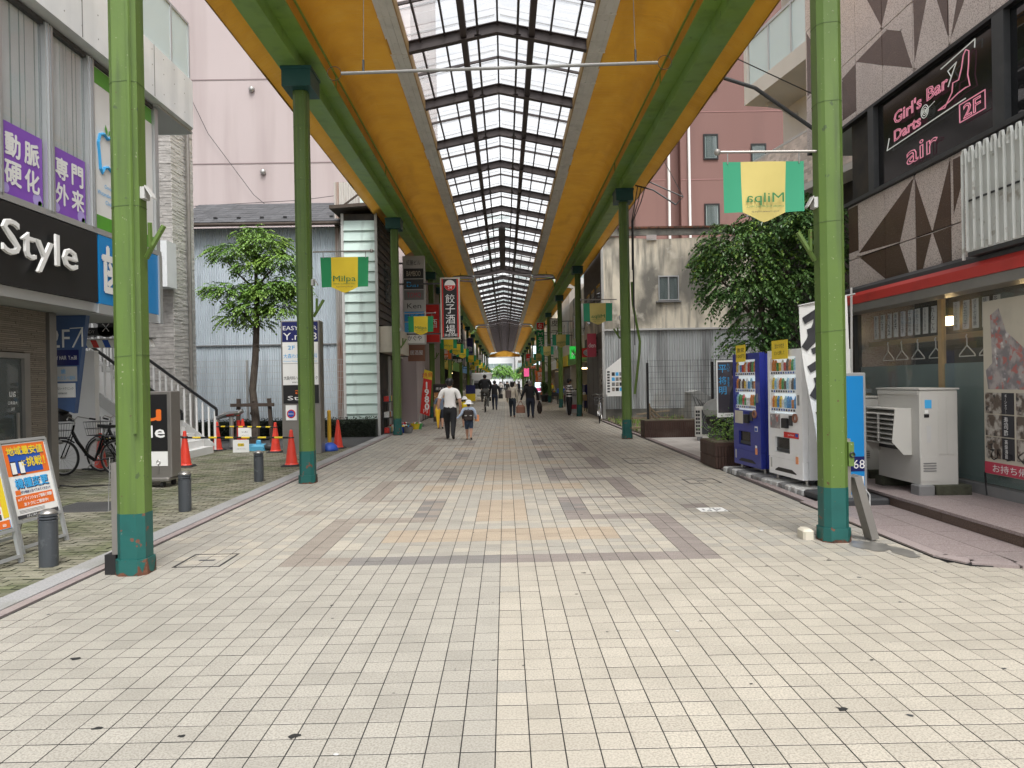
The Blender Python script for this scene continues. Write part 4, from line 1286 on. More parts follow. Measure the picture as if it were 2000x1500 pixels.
# ---- mint clapboard shop
G = thing('mint_shop', 'mint green clapboard shop with brown weathered street side', 'building', (-4.5, 25, 0))
bx(G, 'core', -4.93, -3.95, 22.83, 27.0, 0, 6.85, 'interior_dark')
k = 0; z = .05
while z < 6.6:
    h = .31
    V = [(-4.95, 22.80, z + h), (-3.90, 22.80, z + h), (-3.90, 22.745, z), (-4.95, 22.745, z), (-4.95, 22.80, z), (-3.90, 22.80, z)]
    M().add(V, [(0, 3, 2, 1), (3, 4, 5, 2), (1, 2, 5), (0, 4, 3)], 'mint').build('mint_board', G, world=True)
    z += h + .004
M().box(-4.98, -4.90, 22.74, 22.82, 0, 6.85, 'light_grey').build('corner_trim', G, world=True)
M().box(-3.95, -3.87, 22.74, 22.82, 0, 6.85, 'light_grey').build('corner_trim', G, world=True)
z = 3.45
while z < 6.8:
    h = .235
    V = [(-3.93, 22.83, z + h), (-3.93, 27, z + h), (-3.87, 27, z), (-3.87, 22.83, z), (-3.93, 27, z), (-3.93, 22.83, z)]
    M().add(V, [(0, 3, 2, 1), (3, 5, 4, 2)], 'siding_brown').build('brown_board', G, world=True)
    z += h
M().box(-3.9, -3.84, 24.1, 25.1, 4.3, 5.5, 'window_glass').build('side_window', G, world=True)
M().prism([(-5.25, 22.4, 6.93), (-3.6, 22.4, 7.03), (-3.6, 27, 7.13), (-5.25, 27, 7.03)], (0, 0, .10), 'wood_dark').build('roof', G, world=True)
M().bar((-5.0, 22.7, 7.0), (-4.2, 22.75, 7.6), .05, .05, 'wood_dark').build('roof_strut', G, world=True)
bx(G, 'green_sheet', -4.5, -3.9, 23.4, 23.45, 7.1, 8.1, 'mint')
bx(G, 'shop_opening', -3.94, -3.90, 23.0, 24.6, 0, 2.5, 'interior_dark')
m = M()
for i in range(40):
    m.box(-3.92, -3.885 + (i % 2) * .012, 24.9, 26.9, .06 * i, .06 * i + .055, 'shutter')
m.build('roller_shutter', G, world=True)
bx(G, 'door_post', -3.92, -3.84, 24.6, 24.75, 0, 2.5, 'light_grey')
m = M().box(-3.72, -3.69, 22.9, 26.0, 0, .012, 'rubber')
T = thing('shop_sign', 'cracked cream box sign on the corner of the mint shop', 'sign', (-3.8, 24, 2.6))
bx(T, 'box', -3.93, -3.45, 22.95, 26.6, 2.58, 3.38, 'cream_board')
bx(T, 'orange_panel', -3.449, -3.44, 23.1, 23.9, 2.6, 3.36, 'orange_pale')
M().text('さくら', (-3.436, 23.5, 2.98), Y_, Z_, .22, 'cream_board').build('lettering', T, world=True)
M().tube([(-3.445, 24.6, 2.75), (-3.445, 24.9, 2.98), (-3.445, 25.0, 2.9), (-3.445, 25.3, 3.1)], .006, 'dark_grey', 4).build('crack', T, world=True)
# ---- pink building
K = thing('pink_building', 'tall pale pink rendered building behind the slate roofed house', 'building', (-10, 32, 0))
bx(K, 'wall', -26, -3.6, 30, 42, 0, 26, 'pink_wall')
for z in (10.6, 14.0, 17.4, 20.8):
    bx(K, 'joint_line', -26, -3.6, 29.985, 30.01, z, z + .045, 'pink_line')
for (x, z) in [(-10.05, 13.6), (-9.65, 10.25), (-13.2, 10.3)]:
    M().ball((x, 29.93, z), .12, 'steel', 8, (1, .8, 1)).build('vent_hood', K, world=True)
M().tube([(-13.2, 29.9, 14.8), (-11.8, 29.85, 11.8), (-10, 29.8, 9.3), (-8.5, 29.8, 8)], .012, 'dark_grey', 4).build('cable', K, world=True)
M().tube([(-13, 29.4, 8.75), (-8, 29.4, 8.95), (-5, 29.4, 9.3)], .012, 'dark_grey', 4).build('cable', K, world=True)
# ---- mesh fence and hedge
F_ = thing('mesh_fence', 'pale wire mesh fence in front of the corrugated house', 'fence', (-7, 22.9, 0))
m = M()
for i in range(118):
    x = -10 + i * .052
    m.box(x - .0035, x + .0035, 22.897, 22.903, .35, 2.4, 'light_grey')
for z in [.4 + .2 * i for i in range(10)] + [2.37]:
    m.box(-10, -3.95, 22.904, 22.910, z, z + .009, 'light_grey')
m.build('wire_mesh', F_, world=True, kind='stuff')
for x in (-10, -8, -6, -3.98):
    M().box(x - .03, x + .03, 22.92, 22.98, 0, 2.4, 'light_grey').build('fence_post', F_, world=True)
Hd = thing('low_hedge', 'dark low clipped hedge along the foot of the mesh fence', 'hedge', (-7, 22.5, 0))
bx(Hd, 'hedge_core', -10, -3.95, 22.38, 22.8, 0, .52, 'hedge_leaf')
m = M(); r = random.Random(5)
for i in range(6000):
    x, y, z = r.uniform(-10, -3.93), r.uniform(22.30, 22.82), r.uniform(.02, .60)
    if .37 + .0 < y - 22 < .75 and z < .5: y = r.choice((22.36, 22.34)) - r.uniform(0, .04)
    a, b = r.uniform(0, 6.28), r.uniform(-.9, .9)
    u = Vector((math.cos(a), math.sin(a), b)) * .028; w = Vector((-math.sin(a), math.cos(a), r.uniform(-.5, .5))) * .018
    p_ = Vector((x, y, z))
    m.add([p_ - u, p_ + w, p_ + u, p_ - w], [(0, 1, 2, 3)], 'hedge_leaf')
m.build('hedge_leaves', Hd, world=True, kind='stuff')
# ---- totem sign
T = thing('totem_sign', 'tall stainless totem sign listing clinic and salon behind the second left post', 'sign', (-4.74, 17.3, 0))
M().cbox(-5.19, -4.29, 17.15, 17.5, 0, 3.09, 'steel_dull', .012).build('body', T, world=True)
for (z0, z1, mat, rows) in [(2.60, 3.06, 'navy', [('EASY HAIR', .10, 'text_white', 2.92), ('Y.m38', .17, 'text_white', 2.73)]),
                            (2.10, 2.59, 'paper', [('2F 歯科', .12, 'sky_print', 2.47), ('大森わたなべ歯科', .11, 'sky_print', 2.27), ('Omori Watanabe Dental Clinic', .03, 'sky_print', 2.15)]),
                            (1.60, 2.09, 'paper', [('大森内科ハートクリニック', .09, 'text_dark', 1.76), ('循環器内科・内科・生活習慣病', .03, 'text_dark', 1.66)]),
                            (1.17, 1.59, 'black', [('au', .14, 'orange', 1.46), ('Style', .13, 'text_white', 1.28)])]:
    p_ = bx(T, 'panel', -5.15, -4.33, 17.135, 17.149, z0, z1, mat)
    m = M()
    for (s_, h, c, z) in rows: m.text(s_, (-4.74, 17.134, z), X_, Z_, h, c, width=min(.78, len(s_) * h * .95))
    m.build('lettering', p_, world=True)
p_ = bx(T, 'notice', -5.10, -4.85, 17.135, 17.149, .78, 1.13, 'paper')
M().lathe([(.10, 0), (.10, .003)], (-4.975, 17.130, .93), 'red', 20, 'y').lathe([(.075, 0), (.075, .003)], (-4.975, 17.126, .93), 'blue_print', 20, 'y').text('駐輪禁止', (-4.975, 17.125, .93), X_, Z_, .035, 'text_white').build('round_mark', p_, world=True)
# ================================================================ right side buildings
GB = thing('granite_building', 'granite clad bar building with dark window band and red awning', 'building', (6.5, 10, 0))
bx(GB, 'core', 5.80, 12, 3, 13.75, 5.75, 14, 'granite_wall')
bx(GB, 'core_low', 5.80, 12, 3, 12.15, 3.0, 4.42, 'granite_wall')
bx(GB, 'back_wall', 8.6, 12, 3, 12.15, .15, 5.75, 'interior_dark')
bx(GB, 'slab', 5.80, 12, 12.15, 13.75, 5.70, 5.748, 'soffit')
# panels: upper band and spandrel band, with dark triangles let into the stone
def split(poly, a, b):
    """cut a convex (y, z) polygon by the line a-b; returns (left part, right part)"""
    def side(p): return (b[0] - a[0]) * (p[1] - a[1]) - (b[1] - a[1]) * (p[0] - a[0])
    L, R = [], []
    for i, p in enumerate(poly):
        q = poly[(i + 1) % len(poly)]
        sp, sq = side(p), side(q)
        if sp >= 0: L.append(p)
        if sp <= 0: R.append(p)
        if sp * sq < 0:
            t = sp / (sp - sq)
            c = (p[0] + (q[0] - p[0]) * t, p[1] + (q[1] - p[1]) * t)
            L.append(c); R.append(c)
    return L, R
def inside(p, tri):
    s = [(tri[(i + 1) % 3][0] - tri[i][0]) * (p[1] - tri[i][1]) - (tri[(i + 1) % 3][1] - tri[i][1]) * (p[0] - tri[i][0]) for i in range(3)]
    return all(x >= -1e-6 for x in s) or all(x <= 1e-6 for x in s)
def stone_band(ys, zs, tris):
    for y0, y1 in zip(ys, ys[1:]):
        for z0, z1 in zip(zs, zs[1:]):
            pieces = [[(y0, z0), (y1, z0), (y1, z1), (y0, z1)]]
            for t in tris:
                for i in range(3):
                    nxt = []
                    for pc in pieces:
                        for q in split(pc, t[i], t[(i + 1) % 3]):
                            if len(q) >= 3:
                                ar = abs(sum(q[j][0] * q[(j + 1) % len(q)][1] - q[(j + 1) % len(q)][0] * q[j][1] for j in range(len(q)))) / 2
                                if ar > 1e-3: nxt.append(q)
                    pieces = nxt
            merged = {True: M(), False: M()}
            used = set()
            for pc in pieces:
                c = (sum(p[0] for p in pc) / len(pc), sum(p[1] for p in pc) / len(pc))
                dk = any(inside(c, t) for t in tris)
                g = .007
                q = [(min(max(p[0], y0 + g), y1 - g), min(max(p[1], z0 + g), z1 - g)) for p in pc]
                x = 5.72
                merged[dk].prism([(x, p[0], p[1]) for p in q], (.08, 0, 0), 'granite_brown' if dk else 'granite_wall')
                used.add(dk)
            for dk in used:
                merged[dk].build('brown_granite_panel' if dk else 'granite_panel', GB, world=True)
ys = [3.0, 3.6, 4.46, 5.28, 6.1, 6.92, 7.73, 8.55, 9.36, 10.17, 10.99, 11.82, 12.63, 13.75]
up = [[(11.8, 6.62), (10.95, 6.2), (10.84, 6.68)], [(10.84, 6.68), (10.95, 6.2), (10.46, 6.48)], [(10.46, 6.48), (10.95, 6.2), (10.17, 5.83)],
      [(10.14, 6.75), (9.75, 6.75), (10.13, 5.88)], [(9.64, 6.6), (9.34, 6.6), (9.34, 5.83)], [(9.09, 6.5), (8.75, 6.5), (9.31, 5.82)],
      [(12.3, 6.55), (11.82, 6.6), (11.82, 5.84)], [(12.3, 6.55), (11.82, 5.84), (12.3, 5.85)], [(8.5, 6.7), (7.8, 6.7), (8.2, 5.8)], [(13.7, 8.0), (12.7, 6.8), (13.7, 6.8)],
      [(11.8, 8.0), (11.0, 6.8), (10.2, 8.0)], [(7.7, 5.78), (6.9, 5.78), (7.3, 6.74)], [(6.0, 6.74), (5.3, 6.74), (5.7, 5.8)], [(12.6, 8.1), (11.9, 9.1), (11.2, 8.1)]]
stone_band(ys, [5.75, 6.75, 8.0, 9.2, 10.4], up)
lo = [[(11.82, 3.55), (10.19, 4.33), (10.57, 3.5)], [(10.17, 4.3), (9.77, 3.48), (10.17, 3.48)], [(9.36, 4.33), (9.77, 3.48), (9.36, 3.48)],
      [(11.82, 3.5), (10.6, 3.49), (10.35, 3.02)], [(11.82, 3.5), (10.35, 3.02), (11.0, 3.02)], [(10.17, 3.47), (9.79, 3.46), (10.0, 3.02)], [(10.17, 3.47), (10.0, 3.02), (10.17, 3.02)],
      [(9.36, 3.47), (9.76, 3.46), (9.54, 3.02)], [(9.36, 3.47), (9.54, 3.02), (9.36, 3.02)], [(12.15, 4.33), (11.82, 4.33), (11.82, 3.6)], [(12.15, 4.33), (11.82, 3.6), (12.15, 3.6)],
      [(8.55, 4.3), (8.1, 3.5), (8.55, 3.5)], [(9.3, 4.3), (8.95, 4.3), (9.3, 3.6)]]
stone_band([3.0, 3.6, 4.46, 5.28, 6.1, 6.92, 7.73, 8.55, 9.36, 10.17, 10.99, 11.82, 12.15], [3.02, 3.48, 4.36], lo)
bx(GB, 'band_trim', 5.66, 5.80, 3, 12.2, 4.362, 4.42, 'dark_grey')
bx(GB, 'band_trim', 5.70, 5.80, 3, 13.7, 5.70, 5.746, 'black')
w = bx(GB, 'dark_window', 5.78, 5.80, 8.5, 11.25, 4.42, 5.70, 'black_gloss')
bx(w, 'window_frame', 5.70, 5.80, 11.25, 11.42, 4.42, 5.70, 'dark_grey')
bx(w, 'window_frame', 5.70, 5.80, 8.3, 8.5, 4.42, 5.70, 'dark_grey')
w2 = bx(GB, 'dark_window', 5.78, 5.80, 3.2, 8.3, 4.42, 5.70, 'dark_glass')
bx(w2, 'window_frame', 5.72, 5.78, 7.2, 7.28, 4.42, 5.70, 'dark_grey')
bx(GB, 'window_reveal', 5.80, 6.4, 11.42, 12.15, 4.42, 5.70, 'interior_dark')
# awning
M().prism([(5.62, 12.25, 3.0), (5.62, 3, 3.0), (5.45, 3, 2.92), (5.45, 12.25, 2.92)], (0, 0, -.06), 'dark_grey').build('awning_top', GB, world=True)
M().prism([(5.42, 3, 2.86), (5.36, 3, 2.80), (5.36, 3, 2.68), (5.5, 3, 2.68), (5.62, 3, 2.86)], (0, 9.25, 0), 'red_awning').build('awning_box', GB, world=True)
bx(GB, 'awning_rail', 5.38, 5.7, 3, 12.2, 2.56, 2.678, 'steel_dull')
# shop front
sf = bx(GB, 'shop_window', 5.695, 5.705, 3.5, 11.85, .27, 2.56, 'clear_glass')
for (a, b) in ((11.78, 11.9), (9.52, 9.60)):
    bx(sf, 'frame_post', 5.67, 5.73, a, b, .25, 2.56, 'wood_pale' if a < 11 else 'dark_grey')
bx(sf, 'frosted_film', 5.706, 5.712, 3.5, 11.8, .28, 1.72, 'frost_green')
bx(sf, 'window_sill', 5.62, 5.74, 3.5, 11.9, .15, .268, 'mid_grey')
bx(sf, 'inner_rail', 5.85, 5.93, 3.5, 11.8, 2.04, 2.11, 'wood_pale')
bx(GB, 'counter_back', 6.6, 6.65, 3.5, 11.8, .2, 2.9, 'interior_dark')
bx(GB, 'side_wall', 5.8, 8.6, 11.95, 12.1, .15, 3.0, 'granite_wall')
bx(GB, 'shop_ceiling', 5.8, 8.6, 3, 11.9, 2.75, 2.8, 'mid_grey')
r = random.Random(9)
for (y, z) in [(7.9, 2.4), (8.9, 2.42), (10.6, 2.35)]:
    L_ = thing('paper_lantern_lamp', {7.9: 'small warm lamp inside the sushi window near the hanging banner', 8.9: 'small warm lamp behind the menu strips in the middle', 10.6: 'small warm lamp behind menu strips nearest the machines'}[y], 'lamp', (6.4, y, z), 0, 'warm lamps inside the restaurant')
    M().box(-.05, .05, -.11, .11, -.06, .06, 'lamp_warm').build('glow_box', L_)
    M().tube([(0, 0, .06), (0, 0, .3)], .008, 'black', 5).build('flex', L_)
menu = ['あじたたき', '焼なす', '鮭ハラス', '海老天', '自家製玉子', '子持昆布', '小肌さば巻', '白魚かき揚げ', 'れんこん', 'とろろ', 'はたらいか焼', '大玉穴子', 'げそ七味焼', '葉はらす', '茶碗蒸し']
ysm = [11.35 - .19 * i for i in range(10)] + [9.33 - .19 * i for i in range(5)]
ordw = ['first', 'second', 'third', 'fourth', 'fifth', 'sixth', 'seventh', 'eighth', 'ninth', 'tenth', 'eleventh', 'twelfth', 'thirteenth', 'fourteenth', 'fifteenth']
for i, (y, s_) in enumerate(zip(ysm, menu)):
    T = thing('menu_strip', '%s paper menu strip from the machines, hanging in the restaurant window' % ordw[i], 'menu', (5.75, y, 2.5), 0, 'menu strips in the restaurant window')
    M().quad((0, .065, -.36), (0, -.065, -.36), (0.006 * (i % 3), -.065, .0), (0.006 * (i % 3), .065, 0), 'paper').build('paper', T)
    h = .34 / max(4, len(s_))
    M().vtext(s_, (-.003, 0, -.01), -Y_, Z_, h * .88, 'text_dark', off=.004).build('lettering', T)
for i, y in enumerate([11.1, 10.72, 10.3, 9.87, 9.2, 8.8]):
    T = thing('coat_hanger', '%s white wire coat hanger from the machines, on the window rail' % ordw[i], 'hanger', (5.80, y, 2.03), 0, 'coat hangers on the window rail')
    M().tube([(0, 0, .05), (0, .02, .02), (0, 0, 0), (0, 0, -.09), (0, .15, -.20), (0, .16, -.225), (0, -.16, -.225), (0, -.15, -.20), (0, 0, -.09)], .008, 'paper', 5).build('wire', T)
# hanging cloth banner with the fish
T = thing('food_banner', 'tall beige fabric banner with sashimi photo hung on the restaurant window', 'banner', (5.6, 7.9, .4))
bx(T, 'cloth', 5.60, 5.61, 6.6, 8.58, .42, 2.42, 'cream_board')
ph = [(5.598, 8.45, 2.25), (5.598, 8.30, 2.32), (5.598, 8.18, 2.05), (5.598, 7.9, 1.85), (5.598, 7.3, 1.7), (5.598, 7.2, 1.40), (5.598, 8.5, 1.40), (5.598, 8.54, 1.62), (5.598, 8.42, 1.7)]
M().poly(ph, 'photo_fish').build('fish_photo', T, world=True)
for i, s_ in enumerate(['米（シャリ）', '寿司酢', '高級海苔']):
    z = 1.36 - i * .255
    for q in range(2):
        y = 8.55 - q * .52
        p_ = bx(T, 'photo', 5.592, 5.599, y - .28, y, z - .24, z, 'photo_dark')
        c_ = bx(T, 'caption', 5.592, 5.599, y - .48, y - .285, z - .24, z, 'text_dark')
        if q == 0: M().vtext(s_, (5.590, y - .36, z - .015), -Y_, Z_, .21 / max(3, len(s_)) * .95, 'text_white', off=.003).build('lettering', c_, world=True)
M().text('びっくり寿司', (5.596, 7.85, .66), -Y_, Z_, .15, 'text_dark', width=1.25).vtext('江戸前', (5.596, 8.50, .72), -Y_, Z_, .04, 'text_dark').build('lettering', T, world=True)
p_ = bx(T, 'red_foot', 5.592, 5.599, 6.6, 8.57, .425, .56, 'pink_sign')
M().text('お持ち帰り・出前', (5.589, 7.85, .495), -Y_, Z_, .09, 'text_white', width=1.15, off=.003).build('lettering', p_, world=True)
M().tube([(5.6, 8.58, .43), (5.62, 8.6, .3), (5.62, 8.58, .16)], .012, 'black', 5).build('cord', T, world=True)

# ---- neon bar sign on the dark window
N_ = thing('neon_sign', 'pink neon lettering reading Girls Bar Darts air 2F on the dark window', 'neon sign', (5.75, 9.9, 4.45))
def ntext(s_, y, z, h, wd, mat='neon_pink', r=.0048):
    m = M().text(s_, (5.735, y, z), -Y_, Z_, h, mat, width=wd, outline=r, align='l', off=0)
    m.build('neon_word', N_, world=True)
ntext("Girl's", 10.72, 5.32, .17, .72)
ntext('Bar', 9.88, 5.345, .17, .48)
ntext('Darts', 10.72, 5.07, .155, .70)
ntext('air', 10.40, 4.68, .27, .76)
ntext('2F', 9.10, 4.83, .17, .34)
nb_ = lambda pts, mat, r=.008: M().tube([(5.735, a, b) for a, b in pts], r, mat, 5)
nb_([(9.17, 4.72), (9.17, 4.94), (8.68, 4.94), (8.68, 4.72), (9.17, 4.72)], 'neon_pink').build('neon_frame', N_, world=True)
nb_([(10.85, 5.08), (10.92, 4.92), (9.05, 4.98)], 'neon_white').build('neon_line', N_, world=True)
nb_([(9.55, 5.55), (8.85, 5.62), (8.86, 5.52)], 'neon_white').build('neon_line', N_, world=True)
m = M()
for R_ in (.085, .055, .025): m.ring((5.735, 9.93, 5.14), (1, 0, 0), R_, .006, 'neon_white', 16, 4)
m.tube([(5.735, 9.93, 5.14), (5.735, 9.70, 5.19)], .006, 'neon_white', 4).build('neon_dartboard', N_, world=True)
nb_([(9.40, 5.46), (9.22, 5.50), (9.33, 5.36), (9.40, 5.46), (9.33, 5.36), (9.40, 5.26)], 'neon_white').build('neon_glass', N_, world=True)
nb_([(9.62, 5.04), (9.48, 5.02), (9.32, 5.16), (9.30, 5.27), (9.18, 5.26), (9.12, 5.38), (9.08, 5.52), (9.03, 5.57), (8.97, 5.53), (8.98, 5.38), (9.0, 5.25), (8.96, 5.10), (9.05, 5.11), (9.2, 5.10), (9.4, 5.06), (9.62, 5.04)], 'neon_pink').build('neon_figure', N_, world=True)
# ---- bare fluorescent sign box
T = thing('tube_sign', 'stripped sign box of upright white fluorescent tubes above the red awning', 'sign', (5.3, 7.5, 3))
M().box(5.36, 5.72, 4.0, 8.46, 2.93, 2.98, 'dark_grey').box(5.36, 5.72, 4.0, 8.46, 4.15, 4.18, 'dark_grey').box(5.6, 5.72, 4.0, 8.46, 2.98, 4.15, 'mid_grey').build('frame', T, world=True)
tm = M().box(-.03, .0, -.055, .055, -.58, .55, 'tube_white').box(-.045, -.032, -.055, .055, -.01, .01, 'dark_grey')
pm_ = tm.mesh('reflector')
um = M().tube([(-.06, -.035, -.60), (-.065, -.035, .50), (-.065, -.02, .56), (-.065, .015, .56), (-.065, .03, .50), (-.065, .03, .40)], .017, 'tube_white', 6).mesh('fluorescent_tube')
for i in range(34):
    y = 8.40 - i * .128
    obj_from(pm_, 'reflector', T, (.08, y - 7.5, .56))
    obj_from(um, 'fluorescent_tube', T, (.06, y - 7.5, .58))
M().tube([(5.35, 8.52, 2.9), (5.35, 8.52, 4.12), (5.42, 8.5, 4.14)], .02, 'tube_white', 6).build('end_tube', T, world=True)

# ---- old stained house
O = thing('stained_house', 'old stained stucco house with corrugated lower wall beyond the vacant lot', 'building', (8, 30, 0))
M().prism([(3.97, 29.55, 3.58), (14, 29.55, 3.58), (14, 29.55, 7.45), (6.2, 29.55, 7.2), (4.0, 29.55, 7.35)], (0, 7, 0), 'stucco').build('upper_wall', O, world=True)
bx(O, 'lower_wall', 4.0, 14, 29.7, 36, 0, 3.58, 'mid_grey')
for i, (a, b) in enumerate([(3.97, 5.55), (5.53, 7.6), (7.58, 9.7), (9.68, 14)]):
    for j, (z0, z1) in enumerate([(.42, 2.35), (2.33, 3.56)]):
        corrugated(a, b, 29.62 - .012 * ((i + j) % 2), z0, z1, 'corr_grey', .1, .016).build('metal_sheet', O, world=True)
bx(O, 'base_course', 3.97, 14, 29.5, 29.7, 0, .42, 'stucco_dark')
bx(O, 'split_ledge', 3.95, 14, 29.5, 29.6, 3.56, 3.63, 'light_grey')
bx(O, 'parapet_band', 4.0, 14, 29.48, 29.56, 7.35, 7.62, 'stucco_dark')
bx(O, 'rusty_cap', 4.6, 14, 29.42, 29.62, 7.62, 7.70, 'rust')
bx(O, 'corner_post', 3.90, 4.0, 29.45, 29.6, 0, 7.35, 'light_grey')
w = bx(O, 'window', 6.24, 6.98, 29.50, 29.53, 4.78, 5.68, 'window_glass')
for (a, b, c, d_) in [(6.2, 7.02, 5.68, 5.73), (6.2, 7.02, 4.74, 4.78), (6.2, 6.24, 4.78, 5.68), (6.98, 7.02, 4.78, 5.68), (6.58, 6.63, 4.78, 5.68)]:
    bx(w, 'sash', a, b, 29.47, 29.54, c, d_, 'alu')
bx(w, 'curtain', 6.26, 6.96, 29.531, 29.545, 4.79, 5.67, 'curtain')
bx(w, 'window_sill', 6.1, 7.1, 29.40, 29.55, 4.66, 4.71, 'mid_grey')
m = M()
for i in range(5): m.box(5.75, 6.15, 29.46, 29.50, 7.16 + .045 * i, 7.185 + .045 * i, 'light_grey')
m.build('vent_grille', O, world=True)
# ---- red brown block
Rb = thing('red_building', 'tall brick red rendered block with small dark windows behind the stained house', 'building', (12, 40, 0))
bx(Rb, 'wall', 6.5, 8.0, 36, 50, 0, 34, 'red_wall')
bx(Rb, 'wall', 8.0, 8.75, 36.5, 50, 0, 34, 'red_wall')
bx(Rb, 'wall', 8.75, 26, 36, 50, 0, 34, 'red_wall')
for z in (8.0, 11.3, 14.6, 17.9, 21.2):
    for a, b in ((6.5, 8.0), (8.75, 26)): bx(Rb, 'joint_line', a, b, 35.985, 36.01, z, z + .035, 'red_joint')
for x in (8.15, 9.15):
    M().tube([(x, 35.9, 4), (x, 35.9, 34)], .065, 'white', 8).build('downpipe', Rb, world=True)
for (x, z, ww, hh) in [(9.95, 12.35, .58, 1.1), (9.95, 8.95, .6, 1.1), (9.95, 15.75, .58, 1.1), (12.28, 12.0, .6, .95), (12.28, 8.7, .6, .95), (12.28, 15.4, .6, .95), (9.95, 19, .58, 1.1)]:
    w = bx(Rb, 'window', x, x + ww, 35.97, 36.02, z, z + hh, 'curtain')
    bx(w, 'pane', x + .04, x + ww - .04, 35.955, 35.965, z + .04, z + hh - .04, 'window_glass')
    for (a, b, c, d_) in [(x - .07, x, z - .07, z + hh + .07), (x + ww, x + ww + .07, z - .07, z + hh + .07), (x, x + ww, z - .07, z), (x, x + ww, z + hh, z + hh + .07)]:
        bx(w, 'frame', a, b, 35.93, 36.03, c, d_, 'black')
# ---- beige apartment turned to the street
A = thing('apartment_house', 'beige apartment house with glazed balcony and tiled parapet behind the right post', 'building', (6.63, 20, 0), math.atan2(.165, 1))
# local frame: x towards the house, y along its front (negative y = nearer)
M().box(1.25, 8, -8.5, .2, 0, 26, 'apartment').build('wall', A)
for zb in (8.97, 12.2, 15.4):
    sl = M().box(0, 1.3, -8.5, 0, zb, zb + .12, 'apartment').box(0, .14, -8.5, 0, zb + .12, zb + .42, 'apartment').box(0.0, 1.3, -.16, 0, zb + .42, zb + 1.72, 'apartment').box(.14, 1.3, -.16, 0, zb + .12, zb + .42, 'apartment')
    sl.build('balcony', A)
    for i in range(6):
        y1 = -.22 - i * 1.05
        g = M().box(.05, .065, y1 - 1.0, y1, zb + .45, zb + 1.62, 'rail_glass').build('glass_panel', A)
        M().box(.02, .09, y1 - 1.05, y1 - 1.0, zb + .42, zb + 1.62, 'alu').box(.02, .09, y1 - 1.05, y1, zb + 1.62, zb + 1.69, 'alu').build('rail_frame', g)
    M().box(1.05, 1.25, -1.9, -1.2, zb + .3, zb + 1.0, 'ac_cream').build('ac_unit', A)
M().tube([(.5, -.3, 8.92), (.9, -.3, 8.88), (1.0, -.35, 8.78), (1.1, -.5, 8.6), (1.25, -.5, 8.6)], .07, 'light_grey', 8).build('drain_pipe', A)
M().box(1.0, 1.25, -3.0, -1.9, 7.5, 8.3, 'ac_cream').build('ac_unit', A)
M().box(.02, .18, -8.5, 0, 6.1, 7.28, 'apartment').box(.0, .22, -8.5, 0, 7.28, 7.34, 'light_grey').box(.0, 1.3, -8.5, 0, 5.95, 6.1, 'apartment').build('parapet', A)
m = M(); r = random.Random(6)
for j in range(15):
    for i in range(58):
        y = -.02 - i * .146 - (.073 if j % 2 else 0)
        m.box(.004, .02, y - .142, y, 6.11 + j * .078, 6.11 + j * .078 + .074, 'tile_parapet')
m.build('parapet_tiles', A, kind='stuff')
M().box(.6, 1.25, -8.5, 0, 0, 5.95, 'interior_dark').build('ground_floor', A)
# cables and strut between roof edge and granite block
T = thing('awning_strut', 'dark curved strut from the arcade eave to the granite building', 'strut', (4.8, 12.4, 6.5))
M().tube([(3.9, 13.0, 6.9), (4.5, 13.0, 6.7), (5.72, 13.2, 5.95)], .035, 'dark_grey', 8).build('tube', T, world=True)
M().tube([(3.9, 12.9, 7.3), (5.72, 13.2, 6.6)], .01, 'black', 5).build('wire', T, world=True)

